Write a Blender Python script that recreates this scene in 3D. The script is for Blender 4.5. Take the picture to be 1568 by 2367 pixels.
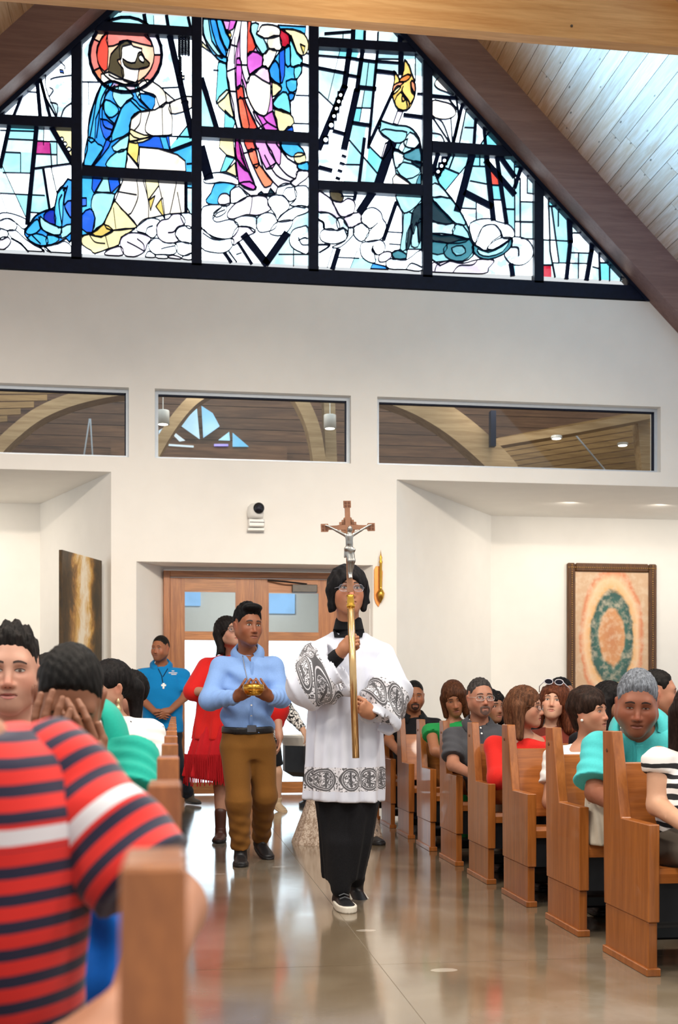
import bpy, bmesh, math, random
import numpy as np
from mathutils import Vector, Matrix

for _o in list(bpy.data.objects):
    bpy.data.objects.remove(_o, do_unlink=True)
scene = bpy.context.scene
COL = scene.collection
random.seed(4)

# ---------------------------------------------------------------- camera
FPX, CX, HY, CAMH = 2725.0, 784.0, 1628.0, 1.03
YAW = math.atan((784 - 405) / FPX)
cam_data = bpy.data.cameras.new('camera')
cam_data.sensor_width = 36.0
cam_data.lens = FPX / 2367 * 36.0
cam_data.shift_y = (HY - 1183.5) / 2367
cam_data.clip_start = 0.05
cam_data.dof.use_dof = True
cam_data.dof.focus_distance = 6.4
cam_data.dof.aperture_fstop = 4.5
cam = bpy.data.objects.new('camera', cam_data)
cam.location = (0, 0, CAMH)
cam.rotation_euler = (math.radians(90), 0, -YAW)
COL.objects.link(cam)
scene.camera = cam

# ---------------------------------------------------------------- world, lamps, exposure
vs = scene.view_settings
vs.view_transform = 'Standard'
vs.look = 'None'
vs.exposure = 0.2
vs.gamma = 1.0
vs.use_curve_mapping = False
world = bpy.data.worlds.new('nave_ambience')
scene.world = world
world.use_nodes = True
_bg = world.node_tree.nodes['Background']
_bg.inputs['Color'].default_value = (0.92, 0.97, 1.0, 1)
_bg.inputs['Strength'].default_value = 0.70

def lamp(name, loc, size, power, color, aim=(0, 0, -1), kind='AREA', spread=None, size_y=None):
    d = bpy.data.lights.new(name, kind)
    d.energy = power
    d.color = color
    if kind == 'AREA':
        d.shape = 'RECTANGLE' if size_y else 'DISK'
        d.size = size
        if size_y: d.size_y = size_y
        if spread: d.spread = math.radians(spread)
    elif kind == 'POINT':
        d.shadow_soft_size = size
    o = bpy.data.objects.new(name, d)
    o.location = loc
    if kind != 'POINT':
        o.rotation_euler = Vector(aim).to_track_quat('-Z', 'Y').to_euler()
    COL.objects.link(o)
    return o

WARM = (1.0, 0.90, 0.77)
# rows of the nave's own ceiling downlights (above and in front of the frame)
for lx in (-2.6, 0.9, 4.2):
    for ly in (0.6, 3.0, 5.4):
        lamp('nave_downlight', (lx, ly, 5.2), 0.7, 70, WARM, (0, 0.08, -1))
# added spots without visible fixtures, brightening the lower entrance wall
for lx in (-2.2, 0.9, 3.6):
    lamp('wall_fill', (lx, 5.7, 4.75), 0.25, 15, (1.0, 0.86, 0.70), (0, 7.3, -2.5), spread=46)
# added unseen blue area light for the bright patch on the right ceiling
lamp('ceiling_blue_fill', (-1.3, 10.9, 8.05), 1.2, 190, (0.13, 0.42, 1.0), (6.4, -0.35, -1.3), spread=36, size_y=0.8)
# added lamp above the frame that brightens the tie beam
lamp('beam_fill', (1.4, 7.0, 5.9), 0.8, 6, (1.0, 0.93, 0.82), (0, 0.95, 0.42), spread=60)
# flush downlights of the two alcoves beside the doors
for lx, ly in ((4.9, 14.15), (6.1, 14.15), (7.4, 14.15)):
    lamp('alcove_downlight', (lx, ly, 3.545), 0.16, 13, WARM, (0, 0.25, -1))
for lx, ly in ((-2.6, 14.2), (-3.8, 14.2)):
    lamp('alcove_downlight', (lx, ly, 3.545), 0.16, 11, WARM, (0, 0.2, -1))

# ---------------------------------------------------------------- pixel -> place helpers (1568x2367 frame)
_R = np.array([math.cos(YAW), -math.sin(YAW), 0.0])
_F = np.array([math.sin(YAW), math.cos(YAW), 0.0])
_U = np.array([0, 0, 1.0])
_C = np.array([0, 0, CAMH])
def _ray(u, v): return _F + _R * ((u - CX) / FPX) - _U * ((v - HY) / FPX)
def at_y(u, v, y): d = _ray(u, v); return _C + d * (y / d[1])
def at_x(u, v, x): d = _ray(u, v); return _C + d * (x / d[0])
def at_z(u, v, z): d = _ray(u, v); return _C + d * ((z - CAMH) / d[2])

# ---------------------------------------------------------------- materials
def srgb(h, a=None):
    h = h.lstrip('#')
    c = [int(h[i:i + 2], 16) / 255 for i in (0, 2, 4)]
    c = [x / 12.92 if x <= 0.04045 else ((x + 0.055) / 1.055) ** 2.4 for x in c]
    return tuple(c) if a is None else tuple(c) + (a,)

_mats = {}
class NT:
    def __init__(self, name):
        self.m = bpy.data.materials.new(name)
        self.m.use_nodes = True
        self.t = self.m.node_tree
        self.n = self.t.nodes
        self.p = self.n['Principled BSDF']
        self.out = self.n['Material Output']
    def new(self, typ, **kw):
        nd = self.n.new(typ)
        for k, v in kw.items():
            setattr(nd, k, v)
        return nd
    def link(self, a, b): self.t.links.new(a, b)
    def coord(self, which='Object', scale=(1, 1, 1), rot=(0, 0, 0), loc=(0, 0, 0)):
        tc = self.new('ShaderNodeTexCoord'); mp = self.new('ShaderNodeMapping')
        mp.inputs['Scale'].default_value = scale; mp.inputs['Rotation'].default_value = rot; mp.inputs['Location'].default_value = loc
        self.link(tc.outputs[which], mp.inputs['Vector'])
        return mp.outputs['Vector']
    def noise(self, vec, scale=5, detail=4, rough=0.5, dist=0.0):
        nd = self.new('ShaderNodeTexNoise')
        nd.inputs['Scale'].default_value = scale; nd.inputs['Detail'].default_value = detail
        nd.inputs['Roughness'].default_value = rough; nd.inputs['Distortion'].default_value = dist
        if vec is not None: self.link(vec, nd.inputs['Vector'])
        return nd.outputs['Fac']
    def ramp(self, fac, stops, interp='LINEAR'):
        nd = self.new('ShaderNodeValToRGB'); cr = nd.color_ramp; cr.interpolation = interp
        while len(cr.elements) < len(stops): cr.elements.new(0.5)
        for e, (pos, c) in zip(cr.elements, stops):
            e.position = pos; e.color = tuple(c) + (1,) if len(c) == 3 else c
        self.link(fac, nd.inputs['Fac'])
        return nd.outputs['Color']
    def mix(self, fac, a, b, mode='MIX'):
        nd = self.new('ShaderNodeMix', data_type='RGBA', blend_type=mode)
        for s, v in ((0, fac), (6, a), (7, b)):
            if isinstance(v, (int, float)): nd.inputs[s].default_value = v
            elif isinstance(v, tuple): nd.inputs[s].default_value = tuple(v) + (1,) if len(v) == 3 else v
            else: self.link(v, nd.inputs[s])
        return nd.outputs[2]
    def math(self, op, a, b=None, c=None):
        nd = self.new('ShaderNodeMath', operation=op)
        for i, v in enumerate((a, b, c)):
            if v is None: continue
            if isinstance(v, (int, float)): nd.inputs[i].default_value = v
            else: self.link(v, nd.inputs[i])
        return nd.outputs[0]
    def bump(self, h, strength=0.3, dist=0.01):
        nd = self.new('ShaderNodeBump')
        nd.inputs['Strength'].default_value = strength; nd.inputs['Distance'].default_value = dist
        self.link(h, nd.inputs['Height']); self.link(nd.outputs['Normal'], self.p.inputs['Normal'])
    def set(self, color=None, rough=0.5, metal=0.0, spec=None, coat=None, sheen=None):
        if color is not None:
            if isinstance(color, tuple): self.p.inputs['Base Color'].default_value = tuple(color)[:3] + (1,)
            else: self.link(color, self.p.inputs['Base Color'])
        if isinstance(rough, (int, float)): self.p.inputs['Roughness'].default_value = rough
        else: self.link(rough, self.p.inputs['Roughness'])
        self.p.inputs['Metallic'].default_value = metal
        if spec is not None: self.p.inputs['Specular IOR Level'].default_value = spec
        if coat is not None: self.p.inputs['Coat Weight'].default_value = coat
        if sheen is not None: self.p.inputs['Sheen Weight'].default_value = sheen

def plain(name, color, rough=0.5, metal=0.0, var=0.06, scale=18.0, bump=0.0, spec=None, sheen=None, stretch=(1, 1, 1)):
    """one-colour surface with slight procedural variation"""
    if name in _mats: return _mats[name]
    if isinstance(color, str): color = srgb(color)
    t = NT(name)
    v = t.coord('Object', stretch)
    f = t.noise(v, scale, 3)
    lo = tuple(c * (1 - var) for c in color); hi = tuple(min(1, c * (1 + var)) for c in color)
    t.set(t.ramp(f, [(0.3, lo), (0.7, hi)]), rough, metal, spec, sheen=sheen)
    if bump: t.bump(f, bump, 0.01)
    _mats[name] = t.m
    return t.m

def wood(name, base, dark, axis='X', scale=1.0, rough=0.35, coat=0.0, rand=0.12, knots=False, lam=0.0):
    if name in _mats: return _mats[name]
    if isinstance(base, str): base = srgb(base)
    if isinstance(dark, str): dark = srgb(dark)
    t = NT(name)
    st = {'X': (0.9, 14, 14), 'Y': (14, 0.9, 14), 'Z': (14, 14, 0.9)}[axis]
    oi = t.new('ShaderNodeObjectInfo')
    tc = t.new('ShaderNodeTexCoord')
    add = t.new('ShaderNodeVectorMath', operation='ADD'); mulv = t.new('ShaderNodeVectorMath', operation='SCALE')
    comb = t.new('ShaderNodeCombineXYZ')
    for i in range(3): t.link(oi.outputs['Random'], comb.inputs[i])
    t.link(comb.outputs[0], mulv.inputs[0]); mulv.inputs['Scale'].default_value = 17.0
    t.link(tc.outputs['Object'], add.inputs[0]); t.link(mulv.outputs[0], add.inputs[1])
    mp = t.new('ShaderNodeMapping'); mp.inputs['Scale'].default_value = tuple(s * scale for s in st)
    t.link(add.outputs[0], mp.inputs['Vector'])
    f1 = t.noise(mp.outputs[0], 2.2, 5, 0.6, 0.6)
    f2 = t.noise(mp.outputs[0], 9.0, 3, 0.6, 0.2)
    f = t.math('ADD', t.math('MULTIPLY', f1, 0.72), t.math('MULTIPLY', f2, 0.28))
    col = t.ramp(f, [(0.30, dark), (0.48, tuple((a + b) / 2 for a, b in zip(base, dark))), (0.62, base)])
    rnd = t.math('ADD', t.math('MULTIPLY', oi.outputs['Random'], rand * 2), 1 - rand)
    comb2 = t.new('ShaderNodeCombineXYZ')
    for i in range(3): t.link(rnd, comb2.inputs[i])
    col = t.mix(1.0, col, comb2.outputs[0], 'MULTIPLY')
    if lam:   # glued laminations: thin bands across the section
        v = t.coord('Object', {'X': (0.35, 1, 1), 'Y': (1, 0.35, 1), 'Z': (1, 1, 0.35)}[axis])
        sep = t.new('ShaderNodeSeparateXYZ'); t.link(v, sep.inputs[0])
        b = t.math('FLOOR', t.math('DIVIDE', sep.outputs[2 if axis != 'Z' else 0], lam))
        wn = t.new('ShaderNodeTexWhiteNoise', noise_dimensions='1D'); t.link(b, wn.inputs['W'])
        col = t.mix(t.math('MULTIPLY', wn.outputs['Value'], 0.25), col, dark)
    if knots:
        v = t.coord('Object', {'X': (2.2, 6, 6), 'Y': (6, 2.2, 6), 'Z': (6, 6, 2.2)}[axis])
        vo = t.new('ShaderNodeTexVoronoi'); vo.inputs['Scale'].default_value = 1.5; t.link(v, vo.inputs['Vector'])
        k = t.ramp(vo.outputs['Distance'], [(0.05, (1, 1, 1)), (0.10, (0, 0, 0))])
        col = t.mix(k, col, tuple(c * 0.22 for c in dark))
    t.set(col, rough, 0, coat=coat)
    t.bump(f2, 0.06, 0.004)
    _mats[name] = t.m
    return t.m

def emit(name, color, strength=1.0):
    if name in _mats: return _mats[name]
    if isinstance(color, str): color = srgb(color)
    t = NT(name)
    v = t.coord('Object', (1, 1, 1)); f = t.noise(v, 3.5, 3)
    c = t.ramp(f, [(0.25, tuple(x * 0.82 for x in color)), (0.6, color)])
    t.set((0.02, 0.02, 0.02), 0.15)
    t.link(c, t.p.inputs['Emission Color']); t.p.inputs['Emission Strength'].default_value = strength
    _mats[name] = t.m
    return t.m

def glass_mat(name, tint=(0.93, 0.96, 0.97), gloss=0.12):
    if name in _mats: return _mats[name]
    t = NT(name)
    tr = t.new('ShaderNodeBsdfTransparent'); tr.inputs['Color'].default_value = tint + (1,)
    gl = t.new('ShaderNodeBsdfGlossy'); gl.inputs['Roughness'].default_value = 0.02
    gl.inputs['Color'].default_value = (1, 1, 1, 1)
    fr = t.new('ShaderNodeFresnel'); fr.inputs['IOR'].default_value = 1.35
    mx = t.new('ShaderNodeMixShader')
    t.link(t.math('ADD', fr.outputs[0], gloss * 0.5), mx.inputs[0]); t.link(tr.outputs[0], mx.inputs[1]); t.link(gl.outputs[0], mx.inputs[2])
    t.link(mx.outputs[0], t.out.inputs['Surface'])
    _mats[name] = t.m
    return t.m

# ---------------------------------------------------------------- object helpers
def link_mesh(name, me, mat, parent=None, smooth=False, loc=None):
    if mat is not None:
        for mm in (mat if isinstance(mat, (list, tuple)) else [mat]): me.materials.append(mm)
    if smooth: me.polygons.foreach_set('use_smooth', np.ones(len(me.polygons), bool))
    o = bpy.data.objects.new(name, me)
    COL.objects.link(o)
    if parent is not None: o.parent = parent
    if loc is not None: o.location = loc
    return o

class MB:
    """collects shapes, builds ONE mesh object"""
    def __init__(s): s.v = []; s.f = []
    def poly(s, vs, fs):
        n = len(s.v); s.v += [tuple(map(float, p)) for p in vs]; s.f += [tuple(i + n for i in q) for q in fs]; return s
    def box(s, lo, hi):
        x0, y0, z0 = lo; x1, y1, z1 = hi
        return s.poly([(x0, y0, z0), (x1, y0, z0), (x1, y1, z0), (x0, y1, z0), (x0, y0, z1), (x1, y0, z1), (x1, y1, z1), (x0, y1, z1)],
                      [(0, 3, 2, 1), (4, 5, 6, 7), (0, 1, 5, 4), (1, 2, 6, 5), (2, 3, 7, 6), (3, 0, 4, 7)])
    def prism(s, pts, vec):
        """pts: planar ring, vec: extrusion"""
        n = len(pts); a = [tuple(p) for p in pts]; b = [tuple(np.array(p) + np.array(vec)) for p in pts]
        return s.poly(a + b, [tuple(range(n)), tuple(reversed(range(n, 2 * n)))] + [(i, i + n, (i + 1) % n + n, (i + 1) % n) for i in range(n)])
    def tube(s, pts, r, n=8, cap=True, closed=False):
        pts = [np.array(p, float) for p in pts]; m = len(pts)
        rs = r if isinstance(r, (list, tuple)) else [r] * m
        base = len(s.v); prev = None
        for i in range(m):
            if closed: d = pts[(i + 1) % m] - pts[i - 1]
            else: d = pts[min(i + 1, m - 1)] - pts[max(i - 1, 0)]
            d = d / (np.linalg.norm(d) + 1e-12)
            if prev is None:
                h = np.array([0, 0, 1.0]) if abs(d[2]) < 0.9 else np.array([1.0, 0, 0])
                a = np.cross(d, h)
            else:
                a = prev - d * (prev @ d)
            a = a / (np.linalg.norm(a) + 1e-12); prev = a; b = np.cross(d, a)
            for k in range(n):
                t = 2 * math.pi * k / n
                s.v.append(tuple(pts[i] + rs[i] * (a * math.cos(t) + b * math.sin(t))))
        for i in range(m if closed else m - 1):
            j = (i + 1) % m
            for k in range(n):
                k2 = (k + 1) % n
                s.f.append((base + i * n + k, base + i * n + k2, base + j * n + k2, base + j * n + k))
        if cap and not closed:
            s.f.append(tuple(base + k for k in reversed(range(n)))); s.f.append(tuple(base + (m - 1) * n + k for k in range(n)))
        return s
    def lathe(s, prof, c=(0, 0, 0), n=20, axis='Z', sx=1, sy=1):
        base = len(s.v); m = len(prof)
        for r, z in prof:
            for k in range(n):
                t = 2 * math.pi * k / n; x, y = r * math.cos(t) * sx, r * math.sin(t) * sy
                p = {'Z': (x, y, z), 'Y': (x, z, y), 'X': (z, x, y)}[axis]
                s.v.append((p[0] + c[0], p[1] + c[1], p[2] + c[2]))
        for i in range(m - 1):
            for k in range(n):
                k2 = (k + 1) % n; s.f.append((base + i * n + k, base + i * n + k2, base + (i + 1) * n + k2, base + (i + 1) * n + k))
        if prof[0][0] > 1e-5: s.f.append(tuple(base + k for k in reversed(range(n))))
        if prof[-1][0] > 1e-5: s.f.append(tuple(base + (m - 1) * n + k for k in range(n)))
        return s
    def build(s, name, mat, parent=None, smooth=False, bevel=0.0, loc=None, fix=True):
        me = bpy.data.meshes.new(name)
        off = np.array(loc if loc is not None else (0, 0, 0))
        me.from_pydata([tuple(np.array(p) - off) for p in s.v], [], s.f)
        if fix:
            bm = bmesh.new(); bm.from_mesh(me)
            bmesh.ops.recalc_face_normals(bm, faces=bm.faces)
            if bevel: bmesh.ops.bevel(bm, geom=list(bm.edges), offset=bevel, segments=1, affect='EDGES', profile=0.5)
            bm.to_mesh(me); bm.free()
        o = link_mesh(name, me, mat, parent, smooth, loc)
        return o

def tag(o, label=None, cat=None, group=None, kind=None):
    if label: o['label'] = label
    if cat: o['category'] = cat
    if group: o['group'] = group
    if kind: o['kind'] = kind
    return o

def empty(name, loc=(0, 0, 0), label=None, cat=None, group=None, kind=None):
    o = bpy.data.objects.new(name, None); COL.objects.link(o); o.location = tuple(loc); o.empty_display_size = 0.1
    return tag(o, label, cat, group, kind)

def copy_tree(o, parent=None):
    c = o.copy(); COL.objects.link(c)
    if parent is not None: c.parent = parent
    for ch in list(o.children): copy_tree(ch, c)
    return c

def catmull(pts, n=4, closed=True):
    P = [np.array(p, float) for p in pts]; m = len(P); out = []
    rng = range(m) if closed else range(m - 1)
    for i in rng:
        p0, p1, p2, p3 = (P[(i - 1) % m], P[i], P[(i + 1) % m], P[(i + 2) % m]) if closed else (P[max(i - 1, 0)], P[i], P[i + 1], P[min(i + 2, m - 1)])
        for k in range(n):
            t = k / n
            out.append(0.5 * ((2 * p1) + (-p0 + p2) * t + (2 * p0 - 5 * p1 + 4 * p2 - p3) * t * t + (-p0 + 3 * p1 - 3 * p2 + p3) * t ** 3))
    if not closed: out.append(P[-1])
    return out
# ================================================================ THE PLACE
WY = 13.05                       # face of the entrance wall
M_wall = plain('white_plaster', '#f1eee8', 0.85, var=0.015, scale=4, bump=0.02)
M_bead = plain('pale_window_bead', '#d5dbe2', 0.5, var=0.02)
M_black = plain('dark_bronze_frame', (0.004, 0.008, 0.026), 0.5, var=0.2, spec=.2)
M_lead = plain('lead_came', (0.003, 0.008, 0.035), 0.6, var=0.2, spec=.1)
M_pew = wood('pew_oak', '#a9642c', '#834719', 'Z', 0.9, 0.30, coat=0.25, rand=0.05)
M_pewx = wood('pew_oak_lengthwise', '#b76c30', '#8d4c1c', 'X', 0.9, 0.33, coat=0.2, rand=0.05)
M_door = wood('door_oak', '#b0703c', '#7d4722', 'Z', 1.0, 0.35, coat=0.15, rand=0.05)
M_glulam = wood('glulam_fir', '#f2bb78', '#d08f4c', 'X', 0.5, 0.45, rand=0.03, lam=0.038)
M_raft = wood('rafter_fir', '#8f7066', '#785a52', 'X', 0.6, 0.6, rand=0.04, lam=0.038)
M_board = wood('ceiling_pine', '#d9b48e', '#bd8c60', 'Y', 0.7, 0.5, rand=0.10, knots=True)
M_darkw = wood('loft_cladding', '#8a6244', '#573a28', 'X', 0.7, 0.6, rand=0.14)
M_arch = wood('arch_glulam', '#bda078', '#94754f', 'X', 0.6, 0.5, rand=0.04)

# polished concrete
def concrete():
    t = NT('polished_concrete')
    v = t.coord('Object')
    f1 = t.noise(v, 0.9, 5, 0.6, 0.5); f2 = t.noise(v, 3.5, 5, 0.65, 0.3); f3 = t.noise(v, 0.45, 2)
    c = t.ramp(f1, [(0.30, srgb('#665540')), (0.5, srgb('#847560')), (0.7, srgb('#9a9082'))])
    c = t.mix(t.ramp(f2, [(0.42, (0, 0, 0)), (0.7, (0.45, 0.45, 0.45))]), c, srgb('#72624e'))
    c = t.mix(t.ramp(f3, [(0.45, (0, 0, 0)), (0.65, (0.5, 0.5, 0.5))]), c, srgb('#8e8478'))
    vo = t.new('ShaderNodeTexVoronoi'); vo.inputs['Scale'].default_value = 1.3
    t.link(t.coord('Object', (1, 1.6, 1)), vo.inputs['Vector'])
    sp = t.math('LESS_THAN', vo.outputs['Distance'], t.math('MULTIPLY', f2, 0.13))
    c = t.mix(t.math('MULTIPLY', sp, 0.6), c, srgb('#cfc6b8'))
    rr = t.math('ADD', t.math('MULTIPLY', f2, 0.13), 0.05)
    t.set(c, rr, 0, spec=0.9, coat=0.35)
    t.p.inputs['Coat Roughness'].default_value = 0.12
    t.bump(f2, 0.03, 0.01)
    return t.m
M_conc = concrete()
M_joint = plain('joint_filler', '#9a9080', 0.7)
floor = MB().box((-7, -1.5, -0.12), (9, 20, -0.003)).build('floor', M_joint)
tag(floor, 'polished grey brown concrete floor with saw cut joints', 'floor', kind='structure')
# slabs between the saw cuts (cuts seen crossing the aisle and running along it)
cutx = [-7, -3.6, 0.80, 4.9, 9]
cuty = [-1.5, 4.6, 8.35, 10.15, 13.2, 20]
for i in range(len(cutx) - 1):
    for j in range(len(cuty) - 1):
        g = 0.0016
        MB().box((cutx[i] + g, cuty[j] + g, -0.003), (cutx[i + 1] - g, cuty[j + 1] - g, 0)).build('slab', M_conc, floor)

# ---- entrance wall
REC_T, RX0, RX1 = 3.56, 2.47, -0.69          # alcove height, inner edges right / left
AX0, AX1, AT = -0.42, 2.20, 2.59              # door alcove
wb = MB()
T = 0.30
def wbox(x0, x1, z0, z1, y0=WY, y1=WY + T): wb.box((x0, y0, z0), (x1, y1, z1))
wbox(-7, 8.5, REC_T, 3.725)
wbox(-7, -4.0, 3.725, 4.485); wbox(-0.50, -0.22, 3.725, 4.485); wbox(1.95, 2.25, 3.725, 4.485); wbox(5.59, 8.5, 3.725, 4.485)
wbox(-7, 8.5, 4.485, 5.70)
wbox(RX1, AX0, 0, REC_T); wbox(AX1, RX0, 0, REC_T); wbox(AX0, AX1, AT, REC_T)
# side gable fillets behind the rafters
wall_back = wb.build('wall_back', M_wall)
tag(wall_back, 'tall white plaster entrance wall with windows and doors', 'wall', kind='structure')
# splayed reveals of the door alcove and its soffit
YD = 13.55
dv = MB()
dv.prism([(AX0, WY + 0.001, 0), (-0.13, YD, 0), (-0.13, YD + 0.1, 0), (AX0, YD + 0.1, 0)], (0, 0, AT))
dv.prism([(AX1, WY + 0.001, 0), (AX1, YD + 0.1, 0), (1.925, YD + 0.1, 0), (1.925, YD, 0)], (0, 0, AT))
dv.box((AX0, WY + T, AT), (AX1, YD + 0.1, AT + 0.12))
dv.box((-0.13, YD, 2.56), (2.02, YD + 0.1, AT))
dv.build('door_reveal', M_wall, wall_back)
# alcoves right and left
ar = MB()
ar.prism([(RX0, WY + T, 0), (RX0, WY + .002, 0), (4.20, 15.38, 0), (4.10, 15.45, 0)], (0, 0, REC_T))
ar.box((4.1, 15.38, 0), (9, 15.6, REC_T))
ar.box((RX0 - 0.05, WY + T, REC_T), (9, 15.6, REC_T + 0.14))
wall_r = ar.build('wall_alcove_right', M_wall); tag(wall_r, 'bright white walls of the alcove right of the doors', 'wall', kind='structure')
al = MB()
al.prism([(RX1, WY + .002, 0), (RX1, WY + T, 0), (-1.60, 15.35, 0), (-1.69, 15.27, 0)], (0, 0, REC_T))
al.box((-7, 15.27, 0), (-1.6, 15.5, REC_T))
al.box((-7, WY + T, REC_T), (RX1 + 0.05, 15.5, REC_T + 0.14))
wall_l = al.build('wall_alcove_left', M_wall); tag(wall_l, 'white walls of the alcove left of the doors', 'wall', kind='structure')
# thin drywall bead lines beside the wall sconce
MB().box((2.16, WY - 0.006, 0), (2.168, WY + 0.01, 2.1)).build('corner_bead', M_wall, wall_back)

# ---- clear upper windows
M_glass = glass_mat('clear_glass', (0.90, 0.92, 0.92), 0.0)
M_alu = plain('aluminium_frame', '#c3ccd6', 0.4, 0.2, var=0.03)
for n, (x0, x1) in enumerate(((-4.0, -0.50), (-0.22, 1.95), (2.25, 5.59))):
    z0, z1 = 3.725, 4.485
    w = empty('window_%d' % (n + 2), ((x0 + x1) / 2, WY + 0.1, z0), ['left clear upper window beside the wall edge', 'middle clear upper window over the doors', 'right long clear upper window over the alcove'][n], 'window', kind='structure')
    L = np.array(w.location)
    def lb(mb, nm, m): mb.v = [tuple(np.array(p) - L) for p in mb.v]; return mb.build(nm, m, w)
    y0, y1 = WY + 0.10, WY + 0.17
    for bx in (((x0, y0, z0), (x1, y1, z0 + .035)), ((x0, y0, z1 - .035), (x1, y1, z1)), ((x0, y0, z0 + .035), (x0 + .035, y1, z1 - .035)), ((x1 - .035, y0, z0 + .035), (x1, y1, z1 - .035))):
        lb(MB().box(*bx), 'window_frame', M_alu)
    lb(MB().box((x0 + .035, y0 + .01, z1 - .05), (x1 - .035, y1 - .01, z1 - .035)), 'gasket', M_black)
    lb(MB().box((x1 - .05, y0 + .01, z0 + .035), (x1 - .035, y1 - .01, z1 - .035)), 'gasket', M_black)
    lb(MB().box((x0 + .03, y0 + .03, z0 + .03), (x1 - .03, y0 + .038, z1 - .03)), 'pane', M_glass)

# ---- timber room modelled in place of the nave ceiling reflected in the upper windows
LB = 17.2
loft = empty('loft', (1, LB, 3.5), 'brown timber room behind the upper windows, added for the nave reflection', 'loft', kind='structure')
def lo_build(mb, nm, m, **k):
    L = np.array((1, LB, 3.5)); mb.v = [tuple(np.array(p) - L) for p in mb.v]; return mb.build(nm, m, loft, **k)
zz = 3.55
while zz < 6.2:
    h = 0.165
    lo_build(MB().box((-6, LB + random.uniform(0, .012), zz + .004), (7.5, LB + .06, zz + h - .004)), 'plank', M_darkw); zz += h
M_loftfloor = plain('loft_floor', '#6d5a48', 0.8)
lo_build(MB().box((-6, WY + T, 3.70), (7.5, LB + .1, 3.72)), 'floor_deck', M_loftfloor)
for k in range(22):                                      # sloping boarded ceiling, left and right
    x = -6 + k * 0.3
def arch(pts, y, w, dep, m=M_arch, nm='arch_rib'):
    """curved rib: pts = (u,v) pixels of its centre line on plane y, w = visible width m, dep = depth in y"""
    C = [at_y(u, v, y) for u, v in pts]; C = catmull(C, 6, closed=False); mb = MB()
    ring = []
    for i, c in enumerate(C):
        d = C[min(i + 1, len(C) - 1)] - C[max(i - 1, 0)]; d /= np.linalg.norm(d); nrm = np.array([-d[2], 0, d[0]])
        ring.append((c + nrm * w / 2, c - nrm * w / 2))
    n = len(ring); vs = []
    for a, b in ring: vs += [a, b, b + np.array([0, dep, 0]), a + np.array([0, dep, 0])]
    fs = [(0, 1, 2, 3), (4 * n - 4, 4 * n - 1, 4 * n - 2, 4 * n - 3)]
    for i in range(n - 1):
        for k in range(4): fs.append((4 * i + k, 4 * i + (k + 1) % 4, 4 * i + 4 + (k + 1) % 4, 4 * i + 4 + k))
    return lo_build(mb.poly(vs, fs), nm, m)
arch([(-60, 1100), (20, 1010), (110, 945), (240, 905), (420, 885)], 15.2, 0.16, 0.3)
arch([(330, 1100), (385, 1000), (440, 930), (500, 890)], 15.2, 0.14, 0.25)
arch([(655, 860), (700, 930), (728, 1000), (745, 1110)], 15.2, 0.17, 0.25)
arch([(760, 850), (763, 960), (768, 1110)], 15.4, 0.15, 0.25)
arch([(860, 890), (960, 925), (1060, 985), (1160, 1075), (1190, 1130)], 15.0, 0.34, 0.3)
arch([(1140, 1024), (1340, 990), (1560, 948)], 15.1, 0.10, 0.25, nm='purlin')
arch([(1480, 900), (1490, 1000), (1500, 1110)], 15.3, 0.16, 0.2)
p = at_y(1139, 990, 14.9)
lo_build(MB().box((p[0] - .035, 14.85, p[2] - .24), (p[0] + .035, 14.95, p[2] + .22)), 'steel_bracket', M_black)
# boarded soffits between the ribs
M_soff = wood('loft_soffit', '#a98656', '#806038', 'X', 0.7, 0.6, rand=0.12)
for k in range(9):
    a = at_y(-40, 880 + k * 17, 15.9); b = at_y(170, 880 + k * 17, 15.9)
    if k < 6: lo_build(MB().prism([(a[0], 15.9, a[2]), (b[0] - k * .17, 15.9, b[2]), (b[0] - k * .17, 15.9, b[2] - .078), (a[0], 15.9, a[2] - .078)], (0, .03, 0)), 'soffit_board', M_soff)
for k in range(10):
    a = at_y(1150 - 0 * k, 1012 + k * 12, 15.9); b = at_y(1545, 938 + k * 15, 15.9)
    lo_build(MB().prism([tuple(a), tuple(b), (b[0], 15.9, b[2] - .078), (a[0], 15.9, a[2] - .062)], (0, .03, 0)), 'soffit_board', M_soff)
def rod(p, q, y):
    lo_build(MB().tube([at_y(*p, y), at_y(*q, y)], 0.011, 6), 'hanger_rod', M_alu)
rod((207, 968), (194, 1055), 16.3); rod((209, 968), (214, 1055), 16.3); rod((1328, 1002), (1402, 1090), 15.6)
# glowing blue shapes in place of the stained window reflected in the glass
for q, c in (([(420, 985), (455, 938), (462, 1015)], '#bfeaff'), ([(466, 938), (492, 955), (508, 985), (470, 1012)], '#8fd4ff'),
             ([(367, 1020), (367, 995), (380, 988), (385, 1028), (367, 1030)], '#d8f0ff'), ([(392, 990), (428, 1018), (415, 1020), (396, 1000)], '#e8f8ff'),
             ([(390, 1026), (448, 1030), (448, 1034), (390, 1030)], '#e8f8ff'), ([(505, 1017), (530, 998), (532, 1018)], '#9be4ff'), ([(538, 1000), (575, 1032), (538, 1032)], '#7fd3ff'), ([(495, 1026), (528, 1026), (528, 1031), (495, 1031)], '#8a7af0')):
    lo_build(MB().prism([at_y(u, v, 16.9) for u, v in q], (0, .02, 0)), 'pane', emit('reflected_pane_' + c, c, 1.0))
lo_build(MB().box((-.9, 16.95, 3.9), (1.6, 16.98, 4.75)), 'backing', M_darkw)
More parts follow.
